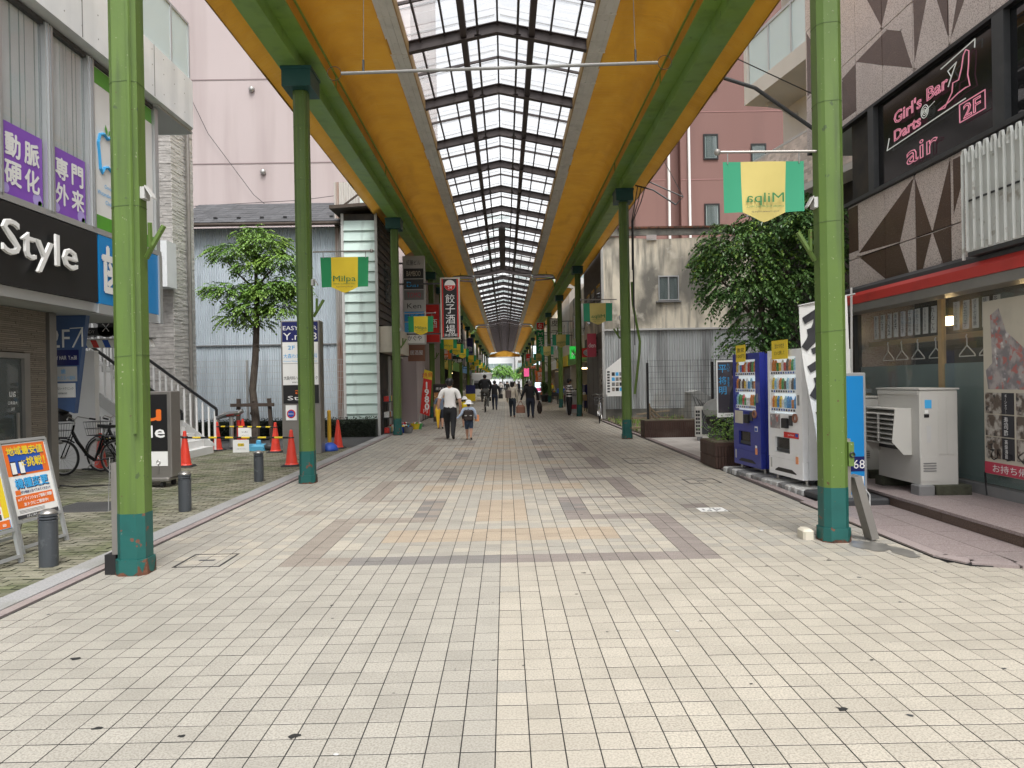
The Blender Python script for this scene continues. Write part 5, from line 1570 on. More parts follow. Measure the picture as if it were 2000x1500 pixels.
# ================================================================ rows of shops along the arcade
wall_mats = ['siding_brown', 'mid_grey', 'stucco', 'light_grey', 'shutter', 'apartment', 'concrete_white', 'dark_grey', 'cream_board']
sign_mats = ['cream_board', 'red', 'navy', 'green_sign', 'paper', 'orange', 'black', 'blue_sign', 'yellow']
rs = random.Random(21)
nums = ['next to the mint shop', 'beyond the dumpling sign', 'third along the left arcade side', 'fourth along the left arcade side', 'fifth along the left arcade side', 'sixth along the left arcade side', 'seventh along the left arcade side', 'eighth along the left arcade side', 'ninth along the left arcade side', 'last along the left arcade side']
numr = ['just beyond the stained house', 'under the burger signs', 'third along the right arcade side', 'fourth along the right arcade side', 'fifth along the right arcade side', 'sixth along the right arcade side', 'seventh along the right arcade side', 'eighth along the right arcade side', 'ninth along the right arcade side', 'last along the right arcade side']
def shop(s, y0, y1, label, wm, sm, sgn):
    x = s * 4.35
    h = rs.uniform(6.6, 9.5)
    t = thing('arcade_shop', label, 'shop', (x, (y0 + y1) / 2, 0), 0, 'shops along the arcade')
    def b(name, xa, xb, ya, yb, za, zb, mat, par=t): return M().box(*sorted((s * xa, s * xb)), ya, yb, za, zb, mat).build(name, par, world=True)
    b('wall', 4.35, 12, y0, y1 - .05, 2.95, h, wm)
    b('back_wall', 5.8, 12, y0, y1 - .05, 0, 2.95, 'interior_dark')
    b('side_wall', 4.35, 5.8, y0, y0 + .2, 0, 2.95, wm)
    b('ceiling', 4.4, 5.8, y0 + .2, y1 - .05, 2.75, 2.9, 'light_grey')
    sg = b('sign_board', 4.15, 4.35, y0 + .3, y1 - .3, 2.6, 3.3, sm)
    if sgn:
        u = Y_ if s < 0 else -Y_
        M().text(sgn, (s * 4.145, (y0 + y1) / 2, 2.95), u, Z_, .38, 'text_dark' if sm in ('cream_board', 'paper', 'yellow') else 'text_white').build('lettering', sg, world=True)
    for k in range(3):
        ya = y0 + .6 + k * (y1 - y0 - 1) / 3
        w = b('window', 4.33, 4.36, ya, ya + 1.3, 4.2, 5.6, 'window_glass')
        b('frame', 4.30, 4.34, ya + .62, ya + .68, 4.2, 5.6, 'alu', w)
    if rs.random() < .4:
        m = M()
        for i in range(36): m.box(*sorted((s * 4.40, s * (4.42 + .014 * (i % 2)))), y0 + .3, (y0 + y1) / 2, .07 * i, .07 * i + .065, 'shutter')
        m.build('roller_shutter', t, world=True)
    for k in range(4):
        ya = y0 + .5 + k * (y1 - y0 - 1) / 4
        M().box(*sorted((s * 4.6, s * 5.2)), ya, ya + 1.2, 0, rs.uniform(.5, 1.4), rs.choice(['wood_dark', 'wood_pale', 'mid_grey', 'red', 'navy', 'cream_board', 'photo_food'])).build('display_stand', t, world=True)
    return t
sy = [27.0, 38, 48.5, 59, 70, 81, 92, 103, 114, 125, 146]
names_l = ['', '餃子酒場', '薬', '', '喫茶', '写真', '', 'くすり', '衣料', '']
names_r = ['', 'モスバーガー', '', 'クリーニング', '酒', '', '本', '', '花', '']
for i, (a, b_) in enumerate(zip(sy, sy[1:])):
    shop(-1, a, b_, '%s shop front %s' % (['dark grey shuttered', 'weathered', 'pale', 'dim', 'low', 'plain', 'narrow', 'quiet', 'small', 'far'][i], nums[i]), wall_mats[(i * 2 + 1) % 9], sign_mats[(i * 4) % 9], names_l[i])
syr = [36.7, 49, 60, 71, 82, 93, 104, 115, 126, 146]
oldf = thing('arcade_shop', 'dark timber fronted shop just beyond the stained house corner', 'shop', (4.2, 33, 0), 0, 'shops along the arcade')
bx(oldf, 'wall', 3.98, 4.3, 29.75, 36.6, 2.9, 7.3, 'siding_brown')
bx(oldf, 'back_wall', 4.6, 4.8, 29.8, 36.6, 0, 2.9, 'interior_dark')
for y in (30.0, 31.7, 33.4, 35.2): bx(oldf, 'door_post', 4.0, 4.15, y, y + .14, 0, 2.9, 'wood_dark')
for y in (30.3, 32.2, 34.0): bx(oldf, 'window', 3.96, 3.99, y, y + 1.2, 4.2, 5.6, 'window_glass')
bx(oldf, 'poster', 3.94, 3.98, 30.2, 30.9, 1.2, 2.1, 'photo_dark')
for i, (a, b_) in enumerate(zip(syr, syr[1:])):
    shop(1, a, b_, '%s shop front %s' % (['beige', 'grey', 'dim', 'pale', 'plain', 'narrow', 'quiet', 'small', 'far'][i], numr[i + 1]), wall_mats[(i * 3 + 2) % 9], sign_mats[(i * 5 + 3) % 9], names_r[i + 1])

# projecting signs over the arcade
def plate_sign(nm, label, x0, x1, y, z0, z1, mat, rows, frame=None, d=.16, cat='sign'):
    t = thing(nm, label, cat, ((x0 + x1) / 2, y, z0), 0)
    body = bx(t, 'box', x0, x1, y, y + d, z0, z1, frame or mat)
    if frame: bx(t, 'face', x0 + .05, x1 - .05, y - .006, y, z0 + .05, z1 - .05, mat)
    m = M()
    for (s_, x, z, h, c, wd) in rows: m.text(s_, (x, y - .008, z), X_, Z_, h, c, width=wd)
    if m.v: m.build('lettering', t, world=True)
    s = -1 if x0 < 0 else 1
    inner = x0 if s < 0 else x1
    if abs(inner) < 4.2:
        for z in (z0 + .2, z1 - .2): M().bar((inner, y + d / 2, z), (s * 4.4, y + d / 2, z), .05, .05, 'dark_grey').build('arm', t, world=True)
    return t
g = plate_sign('dumpling_sign', 'tall black hanging sign with white characters in red and gold frame', -2.24, -1.55, 26, 3.13, 5.30, 'black', [(c, -1.895, 4.55 - .36 * i, .32, 'text_white', None) for i, c in enumerate('餃子酒場')] + [('（森盛酒場）', -1.895, 3.27, .10, 'text_white', .5)], 'cream_board')
for x in (-2.18, -1.65):
    bx(g, 'red_stripe', x, x + .045, 25.985, 25.993, 3.2, 5.24, 'red')
M().lathe([(.19, 0), (.19, .006)], (-1.895, 25.982, 5.02), 'paper', 24, 'y').build('round_badge', g, world=True)
M().poly([(-1.895 + .185 * math.cos(t), 25.975, 5.02 + .185 * math.sin(t)) for t in [math.pi + math.pi * i / 12 for i in range(13)]], 'red').text('24', (-1.895, 25.97, 4.94), X_, Z_, .11, 'text_white').build('badge_print', g, world=True)
g = thing('tenant_sign', 'grey stacked tenant sign column with seven plates behind the dumpling sign', 'sign', (-3.2, 26.4, 3))
bx(g, 'frame', -3.60, -2.82, 26.4, 26.65, 2.98, 6.15, 'light_grey')
for i, (s_, pm2, tc) in enumerate([('紅屋ビル', 'light_grey', 'text_dark'), ('BAMBOO', 'black', 'cream_board'), ('Bar', 'dark_grey', 'sky_print'), ('TOMO', 'mid_grey', 'pink_sign'), ('Ken', 'light_grey', 'text_dark'), ('さくら', 'blue_sign', 'text_dark'), ('さくら', 'sky_print', 'text_dark'), ('かぐや', 'paper', 'text_dark')]):
    z = 6.08 - i * .385
    p_ = bx(g, 'plate', -3.56, -2.86, 26.39, 26.40, z - .35, z, pm2)
    M().text(s_, (-3.21, 26.385, z - .175), X_, Z_, .19, tc, width=.5).build('lettering', p_, world=True)
for z in (3.3, 5.9): M().bar((-3.6, 26.5, z), (-4.4, 26.5, z), .06, .06, 'dark_grey').build('arm', g, world=True)
plate_sign('side_sign', 'small brown lit sign with white strokes under the tenant column', -3.75, -3.1, 28.6, 2.45, 3.1, 'bag_brown', [('居酒屋', -3.42, 2.78, .18, 'text_white', .5)])
plate_sign('stacked_sign', 'dark stack of small black and white sign plates on the left', -3.55, -2.75, 49, 3.0, 5.6, 'black', [(s_, -3.15, 5.3 - .45 * i, .22, 'text_white', .6) for i, s_ in enumerate(['美容室', '歯科', 'カラオケ', '整体', '占い', '囲碁'])], 'mid_grey')
plate_sign('burger_sign', 'green lit burger shop sign above its entrance on the right', 3.85, 4.9, 43.5, 2.88, 3.62, 'mos_green', [('MOS', 4.35, 3.12, .30, 'text_white', .8)], None, .3)
plate_sign('burger_tower_sign', 'tall dark green vertical burger sign under a red cap on the right', 2.62, 3.22, 60, 3.2, 5.75, 'flag_green', [(c, 2.92, 5.0 - .40 * i, .32, 'text_white', None) for i, c in enumerate('モスバーガ')] + [('M', 2.92, 5.45, .28, 'light_grey', .4)])
plate_sign('red_cap_sign', 'small red sign with white mark on top of the green tower', 2.60, 3.24, 60, 5.80, 6.4, 'red', [('な', 2.92, 6.1, .36, 'text_white', None)], 'light_grey')
plate_sign('white_lit_sign', 'bright white lit sign with blue lines beyond the green tower', 2.9, 3.55, 75, 3.3, 5.2, 'light_sign', [(c, 3.22, 4.9 - .38 * i, .28, 'blue_print', None) for i, c in enumerate('ビデオ')])
plate_sign('tobacco_sign', 'red tobacco sign with white oval on the third right post', 3.42, 3.98, 32.6, 2.62, 3.02, 'red', [])
plate_sign('pink_sign', 'crimson projecting sign on the dark timber shop', 3.55, 3.93, 31.6, 2.6, 3.6, 'pink_sign', [('den', 3.74, 3.1, .2, 'text_white', .3)])
t = [o for o in C.objects if o.name == 'tobacco_sign'][0]
M().lathe([(.2, 0), (.2, .004)], (3.70, 32.586, 2.82), 'light_grey', 24, 'y').build('oval', t, world=True).scale = (1.15, 1, .75)
t.children[-1].location = (0, 0, .05 - .0)
M().text('たばこ', (3.70, 32.578, 2.82), X_, Z_, .16, 'text_dark', width=.38).build('lettering', t, world=True)
plate_sign('vacancy_board', 'white wall board advertising a vacant tenancy above the burger shop', 3.75, 4.6, 37.5, 3.9, 5.5, 'paper', [('テナント', 4.15, 4.2, .22, 'text_dark', .75)], None, .05)
plate_sign('round_clock_sign', 'small round striped sign hung near the far end on the right', 2.1, 2.6, 118, 4.6, 5.0, 'paper', [])
plate_sign('dark_sign', 'black upright sign with grey ring on the right', 2.9, 3.5, 66, 3.6, 5.9, 'dark_grey', [('@', 3.2, 5.5, .35, 'light_grey', None)])
# far ends: buildings beyond the crossing, and a tree
for i, (x0, x1, y, h, mt, lb) in enumerate([(-30, -6.2, 215, 42, 'far_white', 'white far office block left of the arcade end'), (-6, 2.8, 222, 55, 'far_white', 'tall pale tower filling the end of the arcade'), (3, 30, 213, 38, 'light_grey', 'pale grey far block right of the arcade end')]):
    t = thing('far_building', lb, 'building', ((x0 + x1) / 2, y, 0))
    bx(t, 'wall', x0, x1, y, y + 15, 0, h, mt)
    for k in range(16):
        if i == 1 or k < 11:
            bx(t, 'window_band', x0 + .6, x1 - .6, y - .05, y, 2.6 + k * 3.2, 4.0 + k * 3.2, 'curtain')

# clutter along the arcade: brackets, small signs, lit interiors
T = thing('eave_bracket', 'dark bent bracket rods under the right eave beside the second post', 'bracket', (3.9, 19.6, 6.2))
M().tube([(3.55, 19.6, 6.75), (4.0, 19.5, 6.6), (4.55, 19.3, 6.15)], .022, 'dark_grey', 6).tube([(3.9, 19.6, 6.85), (4.75, 19.3, 6.35), (4.55, 19.3, 6.15)], .018, 'dark_grey', 6).tube([(3.9, 19.55, 6.8), (4.3, 19.4, 7.3), (4.75, 19.3, 6.35)], .012, 'dark_grey', 6).build('rod', T, world=True)
T = thing('cable_bundle', 'loose dark cables sagging down the second right post', 'cable', (3.4, 19.6, 5))
for k in range(3):
    M().tube([(3.6 + .1 * k, 19.55, 6.7), (3.52 + .08 * k, 19.5, 6.3), (3.43 + .02 * k, 19.57, 5.8), (3.42 + .02 * k, 19.57, 4.5 - k)], .013, 'black', 5).build('cable', T, world=True)
T = thing('cable_bundle', 'bulging green conduit on the side of the second right post', 'cable', (3.45, 19.7, 1))
M().tube([(3.43, 19.7, 4.2), (3.45, 19.7, 3.6), (3.62, 19.7, 2.6), (3.60, 19.7, 2.3), (3.46, 19.7, 1.2)], .035, 'lime_paint', 7).build('conduit', T, world=True)
extra = [(-3.6, -2.9, 33.5, 3.4, 5.2, 'red', '酒', 'red upright side sign with one white character on the left'), (-3.7, -3.0, 42, 2.9, 3.5, 'orange', '薬局', 'orange side sign of a chemist on the left'), (-3.4, -2.8, 66, 3.6, 5.6, 'navy', '歯', 'navy upright sign beyond the stacked plates on the left'), (-3.5, -2.9, 73, 2.8, 3.4, 'yellow', '質', 'small yellow side sign far on the left'), (-3.3, -2.7, 90, 3.4, 5.0, 'paper', '本', 'white upright sign far on the left'),
         (2.9, 3.5, 47, 4.3, 5.6, 'paper', '皮フ', 'white upright sign with dark characters on the right above the burger shop'), (2.8, 3.4, 82, 3.0, 3.7, 'orange', '丼', 'orange side sign far on the right'), (2.7, 3.3, 95, 3.6, 5.2, 'red', '祭', 'red upright sign far on the right'), (2.7, 3.3, 104, 2.9, 3.5, 'sky_print', '眼', 'small sky blue side sign far on the right')]
for (a, b, y, z0, z1, mt, s_, lb) in extra:
    n = len(s_)
    h = min(.4, (z1 - z0) / n * .8)
    plate_sign('side_sign', lb, a, b, y, z0, z1, mt, [(c, (a + b) / 2, z1 - (z1 - z0) * (i + .5) / n, h, 'text_dark' if mt in ('paper', 'yellow') else 'text_white', None) for i, c in enumerate(s_)], 'mid_grey')
for (x, y, z, lb) in [(4.9, 44.5, 2.3, 'warm ceiling lamp inside the burger shop entrance'), (-4.9, 44, 2.4, 'added warm lamp brightening a shop on the left'), (4.9, 67, 2.4, 'added warm lamp brightening a far shop on the right'), (-4.9, 64, 2.4, 'added warm lamp brightening a far shop on the left')]:  # all but the burger shop lamp are added to brighten the interiors
    T = thing('shop_lamp', lb, 'lamp', (x, y, z), 0, 'warm lamps in the arcade shops')
    M().box(-.3, .3, -.3, .3, 0, .06, 'lamp_warm').build('glow_panel', T)
    M().tube([(0, 0, .06), (0, 0, .4)], .01, 'black', 5).build('flex', T)
r = random.Random(41)
for i in range(14):
    s = -1 if i % 2 else 1
    y = 29 + i * 3.4 if s < 0 else 38 + i * 3.2
    T = thing('street_stand', ['wooden', 'red', 'grey', 'white', 'blue', 'cream', 'dark', 'orange', 'yellow', 'black', 'brown', 'pale', 'green', 'striped'][i] + ' goods stand set out before a shop on the ' + ('left' if s < 0 else 'right') + ' arcade side', 'stand', (s * 3.85, y, 0), 0, 'goods stands before the shops')
    mt = ['wood_pale', 'red', 'mid_grey', 'paper', 'blue_print', 'cream_board', 'dark_grey', 'orange', 'yellow', 'black', 'bag_brown', 'light_grey', 'green_sign', 'photo_food'][i]
    h = r.uniform(.6, 1.3)
    M().cbox(-.3, .3, -.5, .5, h - .3, h, mt, .02).build('tray', T)
    for x in (-.26, .26):
        for yy in (-.45, .45): M().box(x - .02, x + .02, yy - .02, yy + .02, 0, h - .3, 'dark_grey').build('leg', T)
    for k in range(6): M().ball((r.uniform(-.2, .2), r.uniform(-.4, .4), h + .05), .09, 'can_' + r.choice('abcdefgh'), 5).build('parcel', T)
# ================================================================ trees and plants
def tree(name, label, loc, trunk, limbs, blobs, leaf, n_sprig, seed, sprig=.26, leaf_l=.075, leaf_w=.026, droop=.5):
    """trunk: [(x,y,z,r)], limbs: lists of the same, blobs: [(x,y,z,rx,ry,rz)] all local to loc"""
    r = random.Random(seed)
    t = thing(name, label, 'tree', loc)
    m = M().tube([p[:3] for p in trunk], [p[3] for p in trunk], 'bark', 10)
    for _ in range(10):
        k = r.randrange(len(trunk) - 1); f = r.random()
        a, b = trunk[k], trunk[k + 1]
        p = [a[i] + (b[i] - a[i]) * f for i in range(4)]
        an = r.uniform(0, 6.28)
        m.ball((p[0] + p[3] * .8 * math.cos(an), p[1] + p[3] * .8 * math.sin(an), p[2]), p[3] * .45, 'bark', 5)
    m.build('trunk', t)
    for L in limbs:
        M().tube([p[:3] for p in L], [p[3] for p in L], 'bark', 7).build('limb', t)
    m = M()
    vol = [b[3] * b[4] * b[5] for b in blobs]
    for i in range(n_sprig):
        b = r.choices(blobs, vol)[0]
        while True:
            d = Vector((r.gauss(0, 1), r.gauss(0, 1), r.gauss(0, 1))).normalized()
            rad = r.random() ** .38
            if d.z > -.75: break
        p = Vector((b[0] + d.x * b[3] * rad, b[1] + d.y * b[4] * rad, b[2] + d.z * b[5] * rad))
        out = Vector((d.x, d.y, d.z * .4 + r.uniform(-.2, .35))) + Vector((r.uniform(-.5, .5), r.uniform(-.5, .5), 0))
        out.normalize()
        side = out.cross(Z_)
        side = side.normalized() if side.length > .1 else X_
        L = sprig * r.uniform(.7, 1.25)
        for k in range(6):
            f = (k + 1) / 6
            c = p + out * L * f - Z_ * (droop * L * f * f)
            dirn = (out - Z_ * droop * 2 * f).normalized()
            for s in ((-1, 1) if k < 5 else (0,)):
                ax = (side * s * .9 + dirn * .75 - Z_ * r.uniform(.05, .45)).normalized()
                w = ax.cross(Vector((r.uniform(-.3, .3), r.uniform(-.3, .3), 1))).normalized()
                ll, lw = leaf_l * r.uniform(.75, 1.2), leaf_w * r.uniform(.8, 1.2)
                nn = w.cross(ax)
                m.add([c, c + ax * ll * .5 + w * lw + nn * .004, c + ax * ll - Z_ * ll * .12, c + ax * ll * .5 - w * lw + nn * .004], [(0, 1, 2), (0, 2, 3)], leaf if leaf != 'leaf_b' or r.random() > (.18 if p.z > 3.6 else .04) else 'leaf_a')  # extra pale leaves near the top put sky highlights into the crown's colour
    m.build('crown', t)
    return t
T = tree('street_tree', 'slender young street tree with layered bright green crown before the corrugated house', (-6.9, 20.3, 0),
         [(0, 0, 0, .13), (.03, 0, .7, .115), (-.04, 0, 1.5, .10), (.05, 0, 2.3, .095), (.10, 0, 3.2, .085), (.12, 0, 4.2, .06), (.10, 0, 5.3, .03)],
         [[(.1, 0, 3.2, .05), (-.4, .1, 3.7, .03), (-.9, .1, 3.9, .015)], [(.1, 0, 3.5, .05), (.6, 0, 3.9, .03), (1.1, 0, 4.1, .015)], [(.12, 0, 4.2, .04), (-.4, 0, 4.7, .02), (-.75, 0, 5.1, .012)], [(.12, 0, 4.3, .04), (.6, .1, 4.9, .02), (.9, 0, 5.2, .012)]],
         [(-.5, 0, 5.25, .66, .6, .20), (.35, .1, 5.5, .62, .6, .26), (.05, 0, 5.8, .42, .4, .2), (.75, .0, 5.0, .62, .6, .20), (-.05, 0, 4.85, .4, .5, .16), (-.6, -.1, 4.2, .66, .55, .18), (.45, 0, 4.2, .65, .6, .30), (1.05, 0, 4.35, .45, .5, .26), (.0, -.1, 3.75, .62, .5, .22), (.85, 0, 3.7, .55, .5, .22), (-.45, 0, 3.45, .5, .4, .16), (.1, 0, 3.32, .4, .4, .13)], 'leaf_a', 1900, 11)
St = thing('tree_support', 'dark timber support frame round the foot of the left tree', 'tree support', (-6.9, 20.2, 0))
for x in (-.35, .47):
    M().bar((x * 1.15, -.1, 0), (x, -.1, 1.25), .09, .09, 'wood_dark').build('stake', St)
M().bar((-.55, -.16, 1.08), (.62, -.16, 1.08), .08, .09, 'wood_dark').build('rail', St)
T = tree('street_tree', 'dense dark green tree with drooping leaves behind the vending machines', (4.85, 13.7, 0),
         [(0, 0, 0, .09), (-.02, 0, 1.0, .08), (.02, 0, 2.2, .07), (-.1, 0, 3.2, .05), (-.15, 0, 4.2, .03)],
         [[(.15, .1, 0, .07), (.25, .1, 1.4, .06), (.4, .1, 2.6, .045), (.5, .1, 3.9, .02)], [(0, 0, 2.4, .04), (-.6, 0, 3.2, .025), (-1.0, 0, 3.6, .012)], [(.1, 0, 2.6, .04), (.7, 0, 3.3, .025), (1.0, 0, 4.0, .012)], [(.35, .1, 2.0, .04), (.8, .2, 2.5, .03), (1.1, .2, 3.2, .012)]],
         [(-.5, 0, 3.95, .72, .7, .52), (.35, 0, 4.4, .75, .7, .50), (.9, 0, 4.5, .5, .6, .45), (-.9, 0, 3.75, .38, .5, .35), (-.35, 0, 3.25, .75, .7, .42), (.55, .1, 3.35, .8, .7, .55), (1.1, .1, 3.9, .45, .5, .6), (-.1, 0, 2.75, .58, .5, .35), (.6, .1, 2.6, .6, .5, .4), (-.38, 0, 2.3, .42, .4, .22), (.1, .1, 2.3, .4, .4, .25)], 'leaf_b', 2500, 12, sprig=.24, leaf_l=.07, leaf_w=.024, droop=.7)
for (x, y, h, w, lb) in [(-.6, 172, 6.2, 2.6, 'bright green tree beyond the far end of the arcade'), (4.2, 178, 5.5, 2.0, 'smaller far green tree right of the arcade end')]:
    tree('far_tree', lb, (x, y, 0), [(0, 0, 0, .15), (0, 0, 2.5, .12), (0, 0, h - 1.5, .06)], [[(0, 0, 2.5, .06), (.8, 0, h * .7, .03)], [(0, 0, 2.4, .06), (-.9, 0, h * .65, .03)]],
         [(0, 0, h * .7, w * .8, w * .8, h * .22), (-w * .5, 0, h * .55, w * .6, w * .6, h * .16), (w * .5, 0, h * .58, w * .6, w * .6, h * .17)], 'leaf_far', 500, int(h * 10), sprig=.7, leaf_l=.26, leaf_w=.10)
# planters
def planter(nm, label, x0, x1, y0, y1, h, plant):
    t = thing(nm, label, 'planter', ((x0 + x1) / 2, (y0 + y1) / 2, 0), 0)
    M().box(x0 + .03, x1 - .03, y0 + .03, y1 - .03, 0, h - .05, 'planter').box(x0, x1, y0, y1, h - .05, h, 'planter').box(x0 + .02, x1 - .02, y0 + .02, y1 - .02, h, h + .012, 'soil').build('box', t, world=True)
    m = M()
    n = int((x1 - x0) / .05)
    for k in range(2):
        z0, z1 = (.02 + k * (h - .06) / 2, .01 + (k + 1) * (h - .06) / 2)
        for i in range(n):
            xa = x0 + (x1 - x0) * i / n
            m.box(xa + .004, xa + (x1 - x0) / n - .004, y0, y0 + .03, z0, z1, 'planter')
        n2 = int((y1 - y0) / .05)
        for i in range(n2):
            ya = y0 + (y1 - y0) * i / n2
            m.box(x0, x0 + .03, ya + .004, ya + (y1 - y0) / n2 - .004, z0, z1, 'planter')
    m.build('rib_tile', t, world=True, kind='stuff')
    return t
planter('long_planter', 'long brown ribbed planter trough at the edge of the vacant lot', 3.72, 5.25, 19.75, 20.35, .47, 0)
planter('square_planter', 'brown ribbed planter box holding a shrub beside the blue vending machine', 3.62, 4.85, 12.75, 13.75, .46, 0)
r = random.Random(15)
t = thing('shrub', 'small bright green shrub growing in the planter beside the poster', 'shrub', (4.1, 13.25, .46))
for i in range(7):
    M().tube([(r.uniform(-.2, .2), r.uniform(-.2, .2), 0), (r.uniform(-.3, .3), r.uniform(-.25, .25), .38)], .008, 'bark', 5).build('stem', t)
m = M()
for i in range(1300):
    p = Vector((r.gauss(0, .2), r.gauss(0, .2), abs(r.gauss(.2, .14))))
    a = Vector((r.uniform(-1, 1), r.uniform(-1, 1), r.uniform(-.6, .8))).normalized(); w = a.orthogonal().normalized()
    m.add([p, p + a * .02 + w * .014, p + a * .045, p + a * .02 - w * .014], [(0, 1, 2), (0, 2, 3)], 'leaf_a' if r.random() < .6 else 'leaf_b')
m.build('leaves', t)
# ================================================================ street furniture on the left
def bollard(y, label, first=[None]):
    if first[0] is None:
        t = thing('bollard', label, 'bollard', (-4.13, y, 0), 0, 'grey bollards along the left kerb')
        M().lathe([(.078, 0), (.078, .40)], (0, 0, 0), 'bollard', 24).build('body', t, smooth=False)
        for k in range(3):
            M().lathe([(.062, .395 + k * .026), (.080, .402 + k * .026), (.080, .415 + k * .026), (.062, .421 + k * .026)], (0, 0, 0), 'bollard', 24).build('ring', t)
        M().lathe([(.078, .472), (.074, .482), (.055, .502), (.03, .512), (.001, .515)], (0, 0, 0), 'steel', 24).build('cap', t, smooth=True)
        first[0] = t
    else:
        copy_tree(first[0], (-4.13, y, 0), label=label)
bollard(6.66, 'nearest grey bollard, in front of the A frame signs')
bollard(9.48, 'second grey bollard, between the first and second left posts')
bollard(12.31, 'farthest grey bollard, left of the second arcade post')
# cones and bars
def cone(x, y, label, first=[None]):
    if first[0] is None:
        t = thing('traffic_cone', label, 'cone', (x, y, 0), 0, 'red cones round the fenced corner')
        M().lathe([(.135, .03), (.115, .06), (.035, .66), (.032, .70), (.02, .715), (.001, .716)], (0, 0, 0), 'cone_red', 20).build('body', t, smooth=False)
        M().cbox(-.19, .19, -.19, .19, .0, .035, 'rubber', .04).build('weight_base', t)
        first[0] = t
    else:
        copy_tree(first[0], (x, y, 0), label=label)
for (x, y, lb) in [(-6.43, 14.8, 'red cone at the left end of the near bar beside the au stand'), (-7.19, 18.4, 'red cone at the foot of the white stair'), (-5.51, 17.65, 'red cone left of the totem sign'), (-4.24, 14.57, 'red cone right beside the second arcade post'), (-4.19, 18.4, 'red cone right of the yellow post'), (-7.05, 19.8, 'red cone half hidden behind the tree trunk'), (-8.0, 14.6, 'red cone behind the parked bicycles')]:
    cone(x, y, lb)
def cone_bar(a, b, label):
    t = thing('cone_bar', label, 'barrier bar', a, 0, 'striped bars between the cones')
    A_, B_ = Vector(a), Vector(b)
    n = 13
    for i in range(n):
        f0, f1 = i / n, (i + 1) / n
        M().tube([(B_ - A_) * f0, (B_ - A_) * f1], .019, 'yellow' if i % 2 else 'black', 8).build('stripe', t)
    for p in (A_ * 0, B_ - A_): M().ring(p, Z_, .05, .012, 'black', 14, 5).build('end_ring', t)
    return t
cone_bar((-6.43, 14.8, .58), (-4.24, 14.57, .56), 'near yellow and black bar between two cones')
cone_bar((-7.19, 18.4, .60), (-5.51, 17.65, .60), 'rear yellow and black bar before the tree')
cone_bar((-8.0, 14.6, .60), (-6.43, 14.8, .60), 'yellow and black bar behind the au stand and bicycles')
for (x, y, z, lb, hl) in [(-6.35, 18.0, .60, 'white notice sheet hung on the rear striped bar', None), (-5.25, 14.66, .55, 'white notice with yellow stamp on the near striped bar', 'yellow')]:
    t = thing('notice', lb, 'notice', (x, y, z), 0, 'paper notices on the barrier')
    M().box(-.16, .16, -.032, -.026, -.27, -.02, 'paper').build('sheet', t)
    m = M().text('立入禁止', (0, -.033, -.12), X_, Z_, .035, 'text_dark').text('この先通り抜けできません', (0, -.033, -.2), X_, Z_, .016, 'text_dark')
    m.build('lettering', t)
    if hl: M().box(-.06, .06, -.0335, -.0325, -.15, -.09, 'yellow').build('stamp', t)
t = thing('yellow_post', 'yellow plastic post on a domed blue base behind the second post', 'post', (-4.26, 17.8, 0))
M().lathe([(.045, .18), (.045, .93), (.05, .93), (.05, .95), (.02, .98), (.001, .985)], (0, 0, 0), 'yellow_post', 16).build('pole', t)
M().lathe([(.20, 0), (.20, .04), (.17, .12), (.10, .18), (.05, .20)], (0, 0, 0), 'plastic_blue', 20).build('base', t, smooth=True)
t = thing('water_weight', 'pale blue flat plastic water weight behind the barrier', 'weight', (-6.25, 18.3, 0))
M().cbox(-.38, .34, -.2, .2, 0, .15, 'tank_blue', .05).build('tank', t)
M().lathe([(.06, .15), (.06, .23), (.045, .25)], (.12, 0, 0), 'tank_blue', 14).build('cap', t)
t = thing('rubble_bag', 'crumpled dark plastic bag beside the blue water weight', 'bag', (-5.8, 18.2, 0))
M().ball((0, 0, .09), .14, 'dark_grey', 7, (1.3, 1, .7)).ball((.1, -.05, .06), .09, 'dark_grey', 6).build('bag', t)
t = thing('wrapped_pipes', 'cluster of foil wrapped outdoor pipes beside the stair foot', 'pipes', (-7.3, 19.4, 0))
M().tube([(-.3, 0, .0), (-.3, 0, .75), (0, -.05, .86), (.3, 0, .9)], .08, 'chrome', 8).build('wrapped_pipe', t)
M().tube([(.1, 0, 0), (.1, 0, .8), (.4, 0, .95)], .06, 'steel', 8).tube([(.25, .1, 0), (.25, .1, .7)], .05, 'red', 8).build('valve', t)
# wheeled light box
t = thing('light_box_sign', 'steel wheeled light box sign reading au Style behind the nearest left post', 'sign', (-5.76, 11.95, 0), math.radians(-4))
M().cbox(-.47, .44, -.14, .16, .16, 1.53, 'steel_dull', .01).build('body', t)
fp = M().box(-.42, .38, -.150, -.142, .58, 1.48, 'black').build('face', t)
M().text('au', (-.02, -.152, 1.20), X_, Z_, .26, 'orange', width=.60, bold=.04).text('Style', (-.02, -.152, .86), X_, Z_, .25, 'text_white', width=.72, bold=.02).build('lettering', fp)
M().box(-.42, .38, -.150, -.142, .34, .57, 'paper').build('lower_panel', t)
M().cbox(-.55, .42, -.22, .24, .11, .16, 'steel_dull', .02).build('base', t)
for x in (-.45, .3):
    for y in (-.15, .17):
        M().lathe([(.05, -.02), (.05, .02)], (x, y, .05), 'rubber', 14, 'x').box(x - .03, x + .03, y - .03, y + .03, .09, .11, 'steel').build('caster', t)
M().ring((.23, -.155, .40), Y_, .03, .007, 'steel', 12, 4).tube([(.23, -.155, .37), (.23, -.155, .22)], .006, 'steel', 5).build('lock_chain', t)
c = M().tube([(-.55, 0, .03), (-1.2, -.1, .015), (-2.0, .3, .012), (-2.6, -.2, .012)], .012, 'black', 5).build('cable', t)
